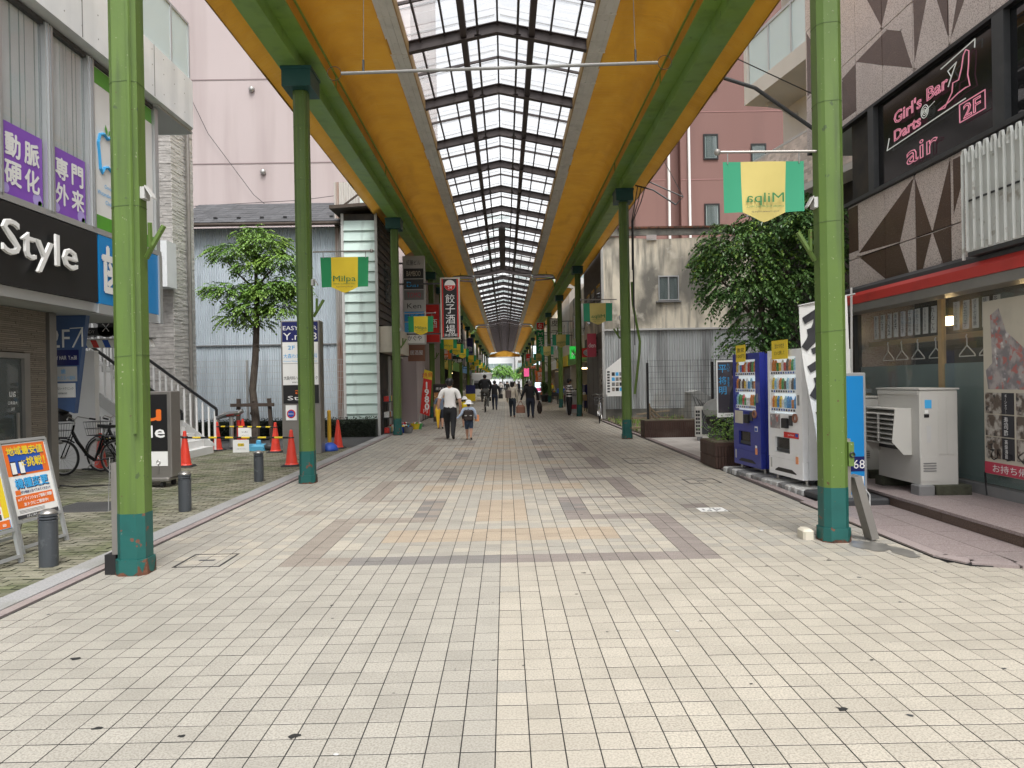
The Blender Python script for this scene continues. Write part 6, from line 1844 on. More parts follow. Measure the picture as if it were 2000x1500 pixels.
# A-frame boards
def a_frame(loc, rz, label, design):
    t = thing('a_frame_sign', label, 'sign board', loc, rz, 'A frame boards outside the phone shop')
    lean = .22
    def P(x, z): return Vector((x, lean * z, z + .0))
    n = Vector((0, -1, lean)).normalized()
    up = Vector((0, lean, 1)).normalized()
    for (a, b) in ((P(-.32, 0), P(-.32, 1.08)), (P(.32, 0), P(.32, 1.08))):
        M().bar(a, b, .035, .03, 'alu', n).build('leg', t)
    for z in (.06, .30, 1.08):
        M().bar(P(-.32, z), P(.32, z), .03, .035, 'alu', n).build('frame_rail', t)
    for x in (-.3, .3):
        M().bar((x, lean * 1.06, 1.06), (x, .55, 0), .025, .03, 'alu', n).build('rear_leg', t)
    M().bar((-.3, .54, .05), (.3, .54, .05), .03, .03, 'alu').build('rear_rail', t)
    M().tube([P(.3, .45), (.3, .42, .32)], .005, 'steel', 4).build('stay', t)
    pst = M()
    def R(x0, x1, z0, z1, mat, off):
        pst.add([P(x0, z0) + n * off, P(x1, z0) + n * off, P(x1, z1) + n * off, P(x0, z1) + n * off], [(0, 1, 2, 3)], mat)
    pst.obox((P(-.3, .32) + P(.3, 1.06)) / 2 , X_, up, n, .3, .375, .006, 'paper')
    design(R, lambda s_, x, z, h, mat, wd=None, off=.014: pst.text(s_, P(x, z), X_, up, h, mat, width=wd, off=off, bold=.03))
    pst.build('poster', t)
    return t
def d1(R, TX):
    R(-.29, .29, .74, 1.045, 'orange', .0075)
    R(-.24, .20, .76, .98, 'blue_print', .0095)
    TX('地域最安値', 0, .975, .085, 'blue_print', .50, .0115); TX('地域最安値', -.006, .98, .085, 'yellow', .50, .0135)
    TX('に', -.06, .855, .05, 'yellow', None, .0135); TX('挑戦！', .11, .86, .095, 'yellow', .26, .0135)
    for x in (-.24, -.13):
        R(x, x + .075, .745, .88, 'black', .0115); R(x + .006, x + .069, .757, .868, 'paper', .0125)
    TX('機種変更', .012, .655, .10, 'navy', .46, .0085); TX('機種変更', 0, .663, .10, 'sky_print', .46, .0105)
    TX('ぜひ他店と比べてみてください!!', .03, .575, .03, 'navy', .42, .009)
    R(-.25, -.18, .555, .60, 'orange', .009)
    R(-.26, .26, .425, .545, 'orange', .0075)
    TX('auオンラインショップ価格と同額!', 0, .512, .036, 'text_white', .48, .0095); TX('おトクにご提供中!', 0, .457, .036, 'text_white', .34, .0095)
    R(-.29, .29, .325, .36, 'dark_grey', .0075); TX('スタッフまで', -.1, .342, .022, 'text_white', None, .009)
    for z in (.40, .388, .376): R(-.25, .1, z, z + .004, 'mid_grey', .0075)
def d2(R, TX):
    R(-.29, .29, .76, 1.045, 'sky_print', .0075); TX('一括価格', 0, .95, .09, 'text_white', .46, .0095)
    TX('1円', .02, .69, .13, 'text_dark', .36, .0095)
    R(-.27, .27, .53, .59, 'orange_pale', .0075); TX('対象機種限定', 0, .56, .035, 'text_white', None, .0095)
    R(.22, .29, .42, .80, 'yellow', .0085)
    R(-.27, .2, .47, .52, 'red', .0075); R(-.27, .2, .41, .46, 'dark_grey', .0075)
    R(-.29, .29, .325, .40, 'sky_print', .0075); R(.13, .28, .33, .40, 'orange', .009); TX('au', .205, .365, .035, 'text_white', None, .011)
a_frame((-4.65, 7.46, 0), math.radians(86), 'A frame board with orange, yellow and blue phone poster behind the nearest bollard', d1)
a_frame((-4.50, 6.50, 0), math.radians(86), 'A frame board with light blue poster cut by the left picture edge', d2)
# ================================================================ bicycles
def bicycle(label, loc, rz, paint='black_gloss', seat=False, lean=0.0, group='bicycles parked on the mall'):
    t = thing('bicycle', label, 'bicycle', loc, rz, group)
    t.rotation_euler = (lean, 0, rz)
    R, wb = .33, 1.08
    for k, x in enumerate((-wb / 2, wb / 2)):
        w = M().ring((x, 0, R), Y_, R - .02, .022, 'rubber', 36, 6).build('wheel', t)
        M().ring((x, 0, R), Y_, R - .042, .010, 'steel', 32, 5).build('rim', w)
        m = M()
        for i in range(18):
            a = 2 * math.pi * i / 18
            m.tube([(x + .02 * math.cos(a + .8), .015 * (-1) ** i, R + .02 * math.sin(a + .8)), (x + (R - .04) * math.cos(a), 0, R + (R - .04) * math.sin(a))], .0018, 'steel', 3, caps=False)
        m.build('spokes', w)
        M().lathe([(.022, -.05), (.022, .05)], (x, 0, R), 'steel', 10, 'y').build('hub', w)
        m = M().tube([(x + (R + .03) * math.cos(a), 0, R + (R + .03) * math.sin(a)) for a in [math.radians(d) for d in (range(20, 190, 15) if k == 0 else range(-5, 140, 15))]], .016, paint, 5)
        m.build('mudguard', t)
    fx, rx = wb / 2, -wb / 2
    bb, st_, hd = (-.10, 0, .28), (-.27, 0, .74), (fx - .20, 0, .80)
    m = M().tube([hd, (fx - .3, 0, .62), (.05, 0, .38), bb], .03, paint, 8).tube([bb, st_], .022, paint, 8)
    for s in (-1, 1):
        m.tube([bb, (rx, s * .05, R)], .014, paint, 6).tube([(st_[0] + .02, 0, .70), (rx, s * .05, R)], .012, paint, 6)
    m.tube([hd, (fx - .235, 0, .93)], .02, paint, 8)
    m.build('frame', t)
    m = M()
    for s in (-1, 1): m.tube([(fx - .19, s * .03, .76), (fx - .1, s * .05, .55), (fx, s * .05, R)], .012, paint, 6)
    m.build('fork', t)
    M().tube([(fx - .24, 0, .93), (fx - .25, 0, 1.03), (fx - .22, .12, 1.08), (fx - .30, .26, 1.04), (fx - .42, .28, 1.02)], .011, 'steel', 6).tube([(fx - .25, 0, 1.03), (fx - .22, -.12, 1.08), (fx - .30, -.26, 1.04), (fx - .42, -.28, 1.02)], .011, 'steel', 6).build('handlebar', t)
    for s in (-1, 1):
        M().tube([(fx - .34, s * .27, 1.035), (fx - .45, s * .283, 1.018)], .017, 'rubber', 8).build('grip', t)
    M().tube([st_, (-.31, 0, .86)], .013, 'steel', 8).build('seat_post', t)
    M().prism([(-.46, -.09, .87), (-.30, -.07, .88), (-.17, -.02, .89), (-.17, .02, .89), (-.30, .07, .88), (-.46, .09, .87)], (0, 0, .05), 'rubber').build('saddle', t)
    # wire basket
    m = M()
    bx0, bx1, z0, z1 = fx - .12, fx + .22, .70, .96
    for z, g in ((z0, .04), ((z0 + z1) / 2, .02), (z1, 0)):
        m.tube([(bx0 + g, -.18 + g, z), (bx1 - g, -.18 + g, z), (bx1 - g, .18 - g, z), (bx0 + g, .18 - g, z)], .006, 'dark_grey', 4, closed=True)
    for i in range(7):
        x = bx0 + (bx1 - bx0) * i / 6
        for s in (-1, 1): m.tube([(x, s * .18, z1), (bx0 + .04 + (x - bx0) * .76, s * .14, z0)], .0025, 'dark_grey', 3)
        m.tube([(bx0 + .04 + (x - bx0) * .76, -.14, z0), (bx0 + .04 + (x - bx0) * .76, .14, z0)], .0025, 'dark_grey', 3)
    for i in range(6):
        y = -.18 + .36 * i / 5
        for xx, g in ((bx0, .04), (bx1, -.04)): m.tube([(xx, y, z1), (xx + g, y * .78, z0)], .0025, 'dark_grey', 3)
    m.build('basket', t)
    M().ring(bb, Y_, .085, .006, 'steel', 20, 4).build('chainring', t)
    M().tube([(bb[0], .07, bb[2]), (bb[0] + .09, .08, bb[2] - .14)], .010, 'steel', 6).tube([(bb[0], -.07, bb[2]), (bb[0] - .09, -.08, bb[2] + .14)], .010, 'steel', 6).build('crank', t)
    M().box(bb[0] + .04, bb[0] + .14, .08, .17, bb[2] - .155, bb[2] - .13, 'rubber').build('pedal', t)
    M().tube([(rx + .05, .06, R - .02), (rx - .06, .15, .01)], .009, 'steel', 5).build('kickstand', t)
    M().box(rx - .22, st_[0] - .06, -.06, .06, R + .385, R + .40, 'dark_grey').build('rear_rack', t)
    M().lathe([(.03, 0), (.045, .06)], (fx + .0, 0, .62), 'steel', 10, 'x').build('headlamp', t)
    if seat:
        M().cbox(bx0 + .0, bx1 + .02, -.15, .15, 1.0, 1.16, 'black', .05).ball((bx0 + .1, 0, 1.2), .09, 'black', 8, (1.4, 1.1, .8)).build('saddle_bag', t)
    return t
bicycle('black bicycle with wire basket nearest the slanted guide board', (-7.62, 13.55, 0), math.radians(172), seat=True)
bicycle('dark bicycle with rear frame hidden by the first arcade post', (-7.25, 14.05, 0), math.radians(165))
bicycle('silver city bicycle parked end on before the stained house corner', (3.5, 27.5, 0), math.radians(-98), 'chrome')
# ================================================================ vending machines
def vending(label, loc, rz, paint, poster_col, accent, cans, door_sticker):
    """local: front faces -y, width 1.0 along x"""
    t = thing('vending_machine', label, 'vending machine', loc, rz, 'drink vending machines')
    W, H, D = .5, 1.83, .72
    M().box(-W, W, .09, D, .03, H - .02, paint).build('cabinet', t)
    # door with a window opening: frame pieces round the display and the pick-up port
    m = M().cbox(-W, W, 0, .085, .0 + .03, .28, paint, .008)
    m.box(-W, W, 0, .085, H - .10, H, paint)
    m.box(-W, -W + .07, 0, .085, .28, H - .10, paint).box(W - .16, W, 0, .085, .28, H - .10, paint)
    m.box(-W + .07, W - .16, 0, .085, .68, .92, paint)
    m.box(-W + .07, -.30, 0, .085, .28, .68, paint).box(.14, W - .16, 0, .085, .28, .68, paint)
    m.box(-.30, .14, 0, .085, .28, .36, paint).box(-.30, .14, 0, .085, .58, .68, paint)
    door = m.build('door', t)
    M().box(-W + .07, W - .16, .07, .085, .92, H - .10, 'vm_inside').build('display_back', t)
    M().box(-W + .075, W - .165, .004, .008, .925, H - .105, 'case_glass').build('display_glass', t)
    rr = random.Random(cans)
    for k in range(3):
        z = .945 + k * .265
        sh = M().box(-W + .075, W - .165, .012, .07, z, z + .055, 'shelf_strip').build('shelf', t)
        m = M()
        for i in range(10):
            x = -W + .115 + i * .072
            m.box(x - .017, x + .017, .006, .013, z + .014, z + .042, 'blue_print' if rr.random() < .4 else 'black')
        m.build('selection_button', sh, kind='stuff')
        for i in range(10):
            x = -W + .115 + i * .072
            hh = rr.choice((.12, .16, .165, .17)); c = 'can_' + rr.choice('abcdefgh')
            p = [(.024, 0), (.027, .01), (.027, hh * .7), (.014, hh * .92), (.014, hh)] if hh > .13 else [(.022, 0), (.027, .008), (.027, hh - .008), (.022, hh)]
            M().lathe(p, (x, .04, z + .056), c, 9).build('drink', t)
    M().box(-.29, .13, .03, .036, .37, .57, 'black_gloss').box(-.29, .13, .022, .028, .37, .42, 'dark_grey').build('pickup_port', door)
    M().box(-.43, -.13, -.006, 0, .70, .905, poster_col).build('sticker_panel', door)
    M().cbox(-.02, .13, -.05, 0, .72, .86, 'black', .01).build('coin_unit', door)
    M().box(.16, .24, -.02, 0, .76, .90, 'dark_grey').build('note_slot', door)
    M().ring((.32, -.012, .87), Y_, .05, .018, 'bag_brown', 18, 6).build('lock_handle', door)
    M().box(.30, .40, -.004, 0, .60, .68, 'paper').box(.31, .39, -.0055, -.004, .61, .655, 'blue_print').build('price_sticker', door)
    M().box(.31, .37, -.004, 0, .34, .38, 'paper').build('small_sticker', door)
    M().cbox(.32, .38, -.006, 0, .24, .40 - .06, 'orange_pale', .01).build('coin_return', door)
    M().box(-.44, -.40, -.004, 0, .12, .26, 'light_grey').build('rating_label', door)
    M().prism([(-.3, -.003, .10), (-.2, -.003, .14), (.2, -.003, .14), (.32, -.003, .10)], (0, .002, -.015), 'black').build('kick_line', door)
    for x in (W - .09, ):
        M().box(x - .02, x + .02, -.012, 0, 1.05, 1.19, 'steel').build('card_reader', door)
    if accent: 
        a = M().box(-.02, .40, -.005, 0, .585, .665, accent).build('red_label', door)
        M().text('good times', (.19, -.0055, .625), X_, Z_, .035, 'text_white', off=.001).build('lettering', a)
    for x in (-W + .08, W - .08):
        for y in (.1, D - .08):
            M().lathe([(.02, -.05), (.02, .03)], (x, y, 0), 'steel', 8).lathe([(.05, -.055), (.05, -.045)], (x, y, 0), 'steel', 10).build('foot', t)
    M().box(W + .0005, W + .004, .25, .27, .1, H - .1, 'light_grey' if paint != 'vm_blue' else 'navy').build('side_seam', t)
    sg = M().box(-.30, .06 if door_sticker else .18, -.03, -.025, H - .13, H + .14, 'yellow').build('promo_card', t)
    m = M().text('当たり付き' if not door_sticker else '激安', (-.12 if door_sticker else -.06, -.031, H + .06), X_, Z_, .07, 'text_dark', width=.28, off=.001)
    m.text('ピッと押して' if not door_sticker else '100円', (-.12 if door_sticker else -.06, -.031, H - .04), X_, Z_, .06, 'text_dark', width=.30, off=.001)
    m.build('lettering', sg)
    return t
RZ = math.radians(-90) 
vm_ang = math.radians(-90 + 6)
vending('dark blue drink vending machine beside the planter', (3.86, 11.80, .14), vm_ang, 'vm_blue', 'cream_board', None, 3, True)
vending('white drink vending machine beside the nearest right post', (3.965, 10.46, .14), vm_ang, 'white_gloss', 'photo_fish', 'red', 8, False)
t = thing('concrete_plinth', 'row of rough concrete blocks under the vending machines', 'plinth', (4.2, 11, 0))
r = random.Random(4)
for row, x0 in ((0, 3.80), (1, 4.42)):
    for i in range(15):
        y0 = 9.75 + i * .185
        x = x0 - .0 + (10.9 - y0) * -.0
        M().cbox(x + (y0 - 11) * -.09, x + .36 + (y0 - 11) * -.09, y0, y0 + .17, 0, .085 + r.uniform(-.006, .004), 'light_grey' if r.random() < .5 else 'mid_grey', .015).build('block', t, world=True)
# nobori cloth with black brush strokes
t = thing('brush_banner', 'white nobori banner with thick black brush strokes beside the white machine', 'banner', (4.2, 9.72, 0))
def cy(f): return 9.70 + .03 * math.sin(f * 7)
m = M()
rows, cols = 16, 6
V, F = [], []
for j in range(rows + 1):
    f = j / rows
    for i in range(cols + 1):
        u = i / cols
        V.append((3.86 + u * .62 + f * .20 * (1 - u * .3) - .02 * math.sin(f * 5), 9.62 + .03 * math.sin(f * 6 + u * 4), 2.50 + .14 * u - f * 2.0))
for j in range(rows):
    for i in range(cols):
        q = j * (cols + 1) + i
        F.append((q, q + cols + 1, q + cols + 2, q + 1))
cl = m.add(V, F, 'paper').build('cloth', t, world=True, smooth=True)
def cp(u, f): return Vector((3.86 + u * .62 + f * .20 * (1 - u * .3) - .02 * math.sin(f * 5), 9.605 + .03 * math.sin(f * 6 + u * 4), 2.50 + .14 * u - f * 2.0))
m = M(); r = random.Random(31)
def stroke(pts, w):
    V, F = [], []
    n = len(pts)
    for k in range(n):
        a, b = pts[max(0, k - 1)], pts[min(n - 1, k + 1)]
        dx, dy = b[0] - a[0], b[1] - a[1]
        L = math.hypot(dx * .62, dy * 2) or 1
        nx, ny = -dy * 2 / L, dx * .62 / L
        ww = 1.7 * w * (1 - .55 * abs(k / (n - 1) - .35))
        p, q = (pts[k][0] + nx * ww / .62, pts[k][1] + ny * ww / 2), (pts[k][0] - nx * ww / .62, pts[k][1] - ny * ww / 2)
        V += [cp(*p), cp(*q)]
    m.add(V, [(2 * i, 2 * i + 1, 2 * i + 3, 2 * i + 2) for i in range(n - 1)], 'text_dark')
for base in (.04, .36, .66):
    stroke([(.08, base + .06), (.35, base + .03), (.8, base + .05)], .035)
    stroke([(.45, base), (.4, base + .1), (.2, base + .2), (.05, base + .24)], .045)
    stroke([(.5, base + .08), (.6, base + .18), (.85, base + .26)], .04)
    stroke([(.15, base + .14), (.6, base + .12), (.75, base + .2), (.4, base + .25)], .03)
    stroke([(.2, base + .27), (.5, base + .25), (.8, base + .28)], .028)
m.build('brush_stroke', cl, world=True, kind='stuff')
M().tube([(4.58, 9.75, 0), (4.6, 9.72, 2.75)], .015, 'light_grey', 8).tube([(3.85, 9.62, 2.51), (4.62, 9.66, 2.66)], .012, 'light_grey', 6).build('pole', t, world=True)
# blue light box stand
t = thing('blue_light_box', 'tall blue stand sign with grey edge behind the nearest right post', 'sign', (4.25, 8.95, 0), math.radians(4))
M().cbox(-.1, .14, -.02, .65, .10, 1.62, 'alu', .01).build('frame', t)
fc = M().box(-.14, .10, -.028, -.021, .14, 1.58, 'blue_sign').box(-.107, -.1005, .0, .63, .14, 1.58, 'blue_sign').build('face', t)
M().box(-.12, .10, -.0305, -.0282, .42, .60, 'navy').text('68', (.03, -.0306, .51), X_, Z_, .11, 'text_white', off=.002).box(-.05, .09, -.0305, -.0282, .18, .36, 'paper').text('布', (.03, -.0306, .27), X_, Z_, .09, 'text_dark', off=.002).build('lettering', fc)
M().cbox(-.3, .45, -.15, .75, .02, .10, 'dark_grey', .02).build('base', t)
M().tube([(.1, -.04, .2), (.12, -.1, .14), (.06, -.2, .1), (0, -.3, .04)], .008, 'light_grey', 5).build('cable', t)
# air conditioner units on the step
def ac_big(label, x0, y0, w, d, h, hood):
    t = thing('air_conditioner', label, 'air conditioner', (x0, y0, .15), 0, 'outdoor units on the granite step')
    # local: long side faces -x (street), d along y, w along x
    M().cbox(0, w, 0, d, .12, h, 'ac_cream', .015).build('casing', t)
    M().box(-.012, .002, .03, d - .03, h - .06, h - .01, 'ac_cream').box(-.01, w + .01, -.01, d + .01, h, h + .018, 'ac_cream').build('lid', t)
    M().box(-.004, w * .45, -.006, 0, .16, .45, 'ac_cream').build('service_panel', t)
    for x in (w * .48, w * .70):
        M().box(x, x + w * .18, -.005, 0, .48, h - .08, 'ac_cream').build('side_panel', t)
    for z in (.28, .31, .34, .37): M().box(.03, w * .4, -.012, -.006, z, z + .012, 'mid_grey').build('vent_slot', t)
    M().box(.06, .14, -.004, 0, h - .22, h - .12, 'sky_print').box(.06, .10, -.004, 0, h - .28, h - .24, 'paper').build('label_plate', t)
    M().box(.08, .13, -.004, 0, .62, .82, 'light_grey').build('label_plate', t)
    M().box(.05, .11, -.004, 0, .92, .96, 'black').build('grip_recess', t)
    if hood:
        hd = M().prism([(0, d * .18, h - .22), (-.20, d * .18, h - .24), (-.24, d * .18, .62), (-.1, d * .18, .46), (0, d * .18, .46)], (0, .012, 0), 'ac_cream')
        hd.prism([(0, d * .93, h - .22), (-.20, d * .93, h - .24), (-.24, d * .93, .62), (-.1, d * .93, .46), (0, d * .93, .46)], (0, .012, 0), 'ac_cream')
        hd.box(-.2, 0, d * .18 + .012, d * .93, h - .245, h - .228, 'ac_cream').box(-.02, 0, d * .18 + .012, d * .93, .5, h - .25, 'black')
        hd.build('wind_hood', t)
        for i in range(7):
            z = .60 + i * (h - .86) / 6.5
            M().prism([(-.22, d * .2, z - .02), (-.02, d * .2, z + .035), (-.02, d * .2, z + .045), (-.22, d * .2, z - .008)], (0, d * .72, 0), 'ac_cream').build('louver', t)
        M().box(-.225, -.2, d * .55, d * .57, .6, h - .3, 'ac_cream').build('louver_post', t)
    for (a, b) in ((-.05, w * .3), (w * .3 + .02, w + .12)):
        M().cbox(a, b, -.06, .14, .0, .12, 'block_moss' if a > 0 else 'mid_grey', .012).build('foot_block', t)
    M().cbox(-.05, w + .05, d - .2, d, 0, .12, 'block_moss', .012).build('foot_block', t)
    return t
ac_big('large cream outdoor unit with slatted wind hood on the granite step', 4.92, 8.72, .46, 1.0, 1.25, True)
ac_big('smaller cream outdoor unit half hidden behind the hooded one', 4.90, 10.25, .42, .8, 1.12, False)
t = thing('small_outdoor_unit', 'small old outdoor unit with round fan grille beside the long planter', 'air conditioner', (5.15, 18.6, .02), math.radians(-12))
M().cbox(-.36, .36, -.13, .16, .1, .85, 'ac_cream', .012).build('casing', t)
g = M().box(-.2, .32, -.138, -.131, .16, .78, 'dark_grey').build('fan_grille', t)
for k in range(5): M().ring((.06, -.142, .47), Y_, .05 + k * .05, .006, 'mid_grey', 22, 4).build('grille_ring', g)
m = M()
for i in range(7):
    for j in range(2): m.box(-.345 + j * .055, -.30 + j * .055, -.136, -.131, .16 + i * .09, .22 + i * .09, 'black')
m.build('side_slots', t)
for x in (-.25, .25): M().box(x - .06, x + .06, -.15, .18, 0, .1, 'mid_grey').build('foot_block', t)
# election style poster on a pole
t = thing('poster_stand', 'dark portrait poster with light blue characters on a black pole in the planter', 'poster', (3.98, 13.2, .3))
M().box(-.19, .20, -.012, .008, .58, 1.60, 'paper').build('board', t)
p_ = M().box(-.17, .18, -.016, -.0125, .66, 1.57, 'poster_bg').build('print', t)
m = M()
for i, ch in enumerate(['平', '将', '明']):
    m.text(ch, (-.085, -.017, [1.45, 1.24, 1.06][i]), X_, Z_, .14, 'sky_print', off=.001)
m.vtext('たいら', (.02, -.017, 1.54), X_, Z_, .045, 'sky_print', off=.001).vtext('まさあき', (.02, -.017, 1.30), X_, Z_, .04, 'sky_print', off=.001)
m.text('平将明', (0, -.0135, .62), X_, Z_, .03, 'text_dark', off=.001)
m.build('lettering', p_)
m = M().poly([(.18, -.0175, .68), (.02, -.0175, .68), (.05, -.0175, 1.02), (.10, -.0175, 1.14), (.18, -.0175, 1.18)], 'suit')
m.poly([(.18, -.019, 1.02), (.13, -.019, 1.16), (.18, -.019, 1.2)], 'paper')
m.poly([(.18, -.0185, 1.16), (.12, -.0185, 1.20), (.085, -.0185, 1.32), (.09, -.0185, 1.42), (.18, -.0185, 1.46)], 'skin')
m.poly([(.18, -.020, 1.40), (.12, -.020, 1.38), (.09, -.020, 1.30), (.075, -.020, 1.40), (.10, -.020, 1.49), (.18, -.020, 1.52)], 'hair')
m.poly([(.14, -.021, 1.345), (.18, -.021, 1.345), (.18, -.021, 1.335), (.14, -.021, 1.335)], 'text_dark')
m.build('portrait', p_)
M().tube([(0, .03, -.02), (0, .03, .6)], .035, 'black', 10).build('pole', t)
m = M()
for i in range(8): m.ring((-.2 + i * .058, 0, 1.68), Y_, .02, .004, 'dark_grey', 10, 4)
m.build('chain_links', t, kind='stuff')
# covered scooter behind the poster
t = thing('covered_scooter', 'scooter under a grey and black cover behind the portrait poster', 'scooter', (4.30, 14.9, 0))
M().ball((0, 0, .95), .30, 'tarp_sheet', 8, (1, 1.4, .75)).ball((.05, 0, .75), .3, 'black', 8, (1, 1.5, .7)).build('cover', t)
for y in (-.5, .5): M().ring((0.05, y, .24), X_, .2, .06, 'rubber', 20, 6).build('wheel', t)
M().cbox(-.08, .2, -.45, .45, .3, .6, 'dark_grey', .03).build('body', t)
# lot fence, debris
t = thing('lot_fence', 'black wire fence on thin black posts across the vacant lot', 'fence', (5, 20.55, 0))
m = M()
for i in range(60): m.box(3.98 + i * .1 - .003, 3.98 + i * .1 + .003, 20.548, 20.554, .5, 2.12, 'dark_grey')
for i in range(11): m.box(3.95, 9.9, 20.556, 20.562, .5 + i * .16, .506 + i * .16, 'dark_grey')
m.build('wire_mesh', t, world=True, kind='stuff')
for x in (3.98, 5.8, 7.6, 9.6): M().box(x - .03, x + .03, 20.58, 20.64, 0, 2.05, 'black').build('fence_post', t, world=True)
r = random.Random(17)
for i in range(9):
    a = r.uniform(-.5, .5)
    p = Vector((r.uniform(4.1, 8.5), r.uniform(22.0, 28.5), r.uniform(.06, .3)))
    t = thing('timber_plank', ['long pale', 'short grey', 'broken', 'split', 'leaning', 'flat', 'tilted', 'weathered', 'thin'][i] + ' loose timber lying in the overgrown vacant lot', 'plank', p, a, 'loose timbers in the vacant lot')
    L = r.uniform(.6, 2.2)
    M().bar((-L / 2, 0, 0), (L / 2, 0, r.uniform(-.1, .12)), .12, .05, 'timber').build('board', t)
for (x, y, h, lb) in [(4.35, 22.5, .85, 'short rusty stake standing left in the vacant lot'), (4.05, 20.9, .75, 'short timber stake near the second right post')]:
    t = thing('timber_stake', lb, 'stake', (x, y, 0))
    M().bar((0, 0, 0), (.03, 0, h), .07, .07, 'timber').bar((.03, 0, h - .1), (.4, .1, h - .45), .05, .05, 'timber').build('stake', t)
m = M()
for i in range(3500):
    p = Vector((r.uniform(3.9, 9), r.uniform(20.7, 29.3), .02))
    if math.sin(p.x * 2.1) + math.sin(p.y * 1.7) < -.2: continue
    a = r.uniform(0, 6.28); h = r.uniform(.05, .22); w = Vector((math.cos(a), math.sin(a), 0)) * .018
    q = p + Vector((r.uniform(-.1, .1), r.uniform(-.1, .1), h))
    m.add([p - w, p + w, q + w * .3, q - w * .3], [(0, 1, 2, 3)], 'leaf_a' if r.random() < .6 else 'timber')
tag(m.build('lot_weeds', kind='stuff'), 'sparse weeds and straw growing over the vacant lot', 'weeds')
t = thing('folded_tarp', 'grey tarpaulin draped on a heap beside the small outdoor unit', 'tarpaulin', (6.0, 20.9, 0))
M().prism([(-.75, 0, 0), (-.72, 0, 1.2), (-.5, 0, 1.25), (.4, 0, .75), (.6, 0, 0)], (0, .8, 0), 'tarp_sheet').build('sheet', t)
for k in range(4): M().tube([(-.7 + k * .1, -.012, 1.15 - k * .08), (-.3 + k * .22, -.012, .05)], .012, 'mid_grey', 5).build('fold', t)
t = thing('notice_board', 'white property notice board leaning beside the second right post', 'notice board', (4.3, 28.9, 0))
M().prism([(-.35, 0, .95), (.55, 0, .95), (.55, 0, 2.65), (.3, 0, 2.5), (-.35, 0, 2.0)], (0, .03, 0), 'paper').build('board', t)
m = M()
for i in range(4):
    for j in range(4): m.box(-.12 + i * .15, .0 + i * .15, -.006, 0, 1.15 + j * .2, 1.29 + j * .2, ['photo_dark', 'mid_grey', 'sky_print', 'text_dark'][(i * 3 + j) % 4])
for j in range(8): m.box(-.3, -.2, -.006, 0, 1.1 + j * .11, 1.17 + j * .11, 'dark_grey')
m.build('print', t, kind='stuff')
# goods and boards near the mint shop
t = thing('price_banner', 'red and yellow leaning banner reading 1980 yen by the left shops', 'banner', (-2.9, 27, .5), 0)
M().prism([(-.24, 0, 0), (.10, 0, -.12), (.24, 0, 1.5), (-.05, 0, 1.6)], (0, .01, 0), 'red').build('cloth', t)
M().prism([(-.10, -.006, 1.28), (.22, -.006, 1.2), (.24, -.006, 1.5), (-.05, -.006, 1.6)], (0, .004, 0), 'yellow').build('top_band', t)
M().text('焼鳥', (.06, -.008, 1.39), X_, Z_, .18, 'red', off=.002).vtext('1980', (.02, -.006, 1.14), X_, Z_, .24, 'text_white', off=.004, bold=.05).text('円', (-.04, -.006, .07), X_, Z_, .15, 'text_white').build('lettering', t)
M().tube([(-.3, .03, -.5), (-.05, .03, 1.65)], .014, 'light_grey', 6).build('pole', t)
M().cbox(-.5, -.1, -.1, .25, -.5, -.4, 'mid_grey', .03).build('base', t)
t = thing('menu_board', 'dark framed food menu board on the pavement behind the walking man', 'menu board', (-2.45, 28.4, 0))
M().box(-.34, .34, 0, .05, .1, 1.55, 'wood_dark').box(-.30, .30, -.006, 0, 1.25, 1.5, 'black').box(-.30, .30, -.006, 0, .3, 1.22, 'photo_food').build('board', t)
M().text('焼きたて', (0, -.008, 1.37), X_, Z_, .11, 'text_white').build('lettering', t)
r = random.Random(23)
for i in range(10):
    x, y = r.uniform(-3.75, -3.0), r.uniform(23.2, 25.8)
    t = thing('goods_basket', ['green', 'red', 'grey', 'brown', 'white', 'blue', 'yellow', 'dark', 'pale', 'black'][i] + ' heaped basket of small goods at the mint shop door', 'basket', (x, y, 0), 0, 'baskets of goods by the mint shop')
    M().lathe([(.11, 0), (.16, .2), (.17, .2), (.12, .02)], (0, 0, 0), ['can_c', 'red', 'mid_grey', 'bag_brown', 'paper', 'plastic_blue', 'yellow', 'dark_grey', 'cream_board', 'black'][i], 12).build('basket', t)
    for k in range(5): M().ball((r.uniform(-.09, .09), r.uniform(-.09, .09), .2), .055, 'can_' + r.choice('abcdefgh'), 5).build('parcel', t)
t = thing('goods_rack', 'dark shelf rack of goods inside the mint shop doorway', 'rack', (-3.75, 23.7, 0))
M().box(-.15, .1, -.4, .4, 0, .03, 'dark_grey').box(-.15, .1, -.4, .4, .5, .53, 'dark_grey').box(-.15, .1, -.4, .4, 1.0, 1.03, 'dark_grey').box(-.15, -.12, -.4, -.37, 0, 1.4, 'dark_grey').box(-.15, -.12, .37, .4, 0, 1.4, 'dark_grey').build('shelf', t)
for k in range(12): M().box(-.1, .05, -.36 + (k % 4) * .19, -.22 + (k % 4) * .19, .03 + .5 * (k // 4), .2 + .5 * (k // 4), 'can_' + 'abcdefgh'[k % 8]).build('carton', t)
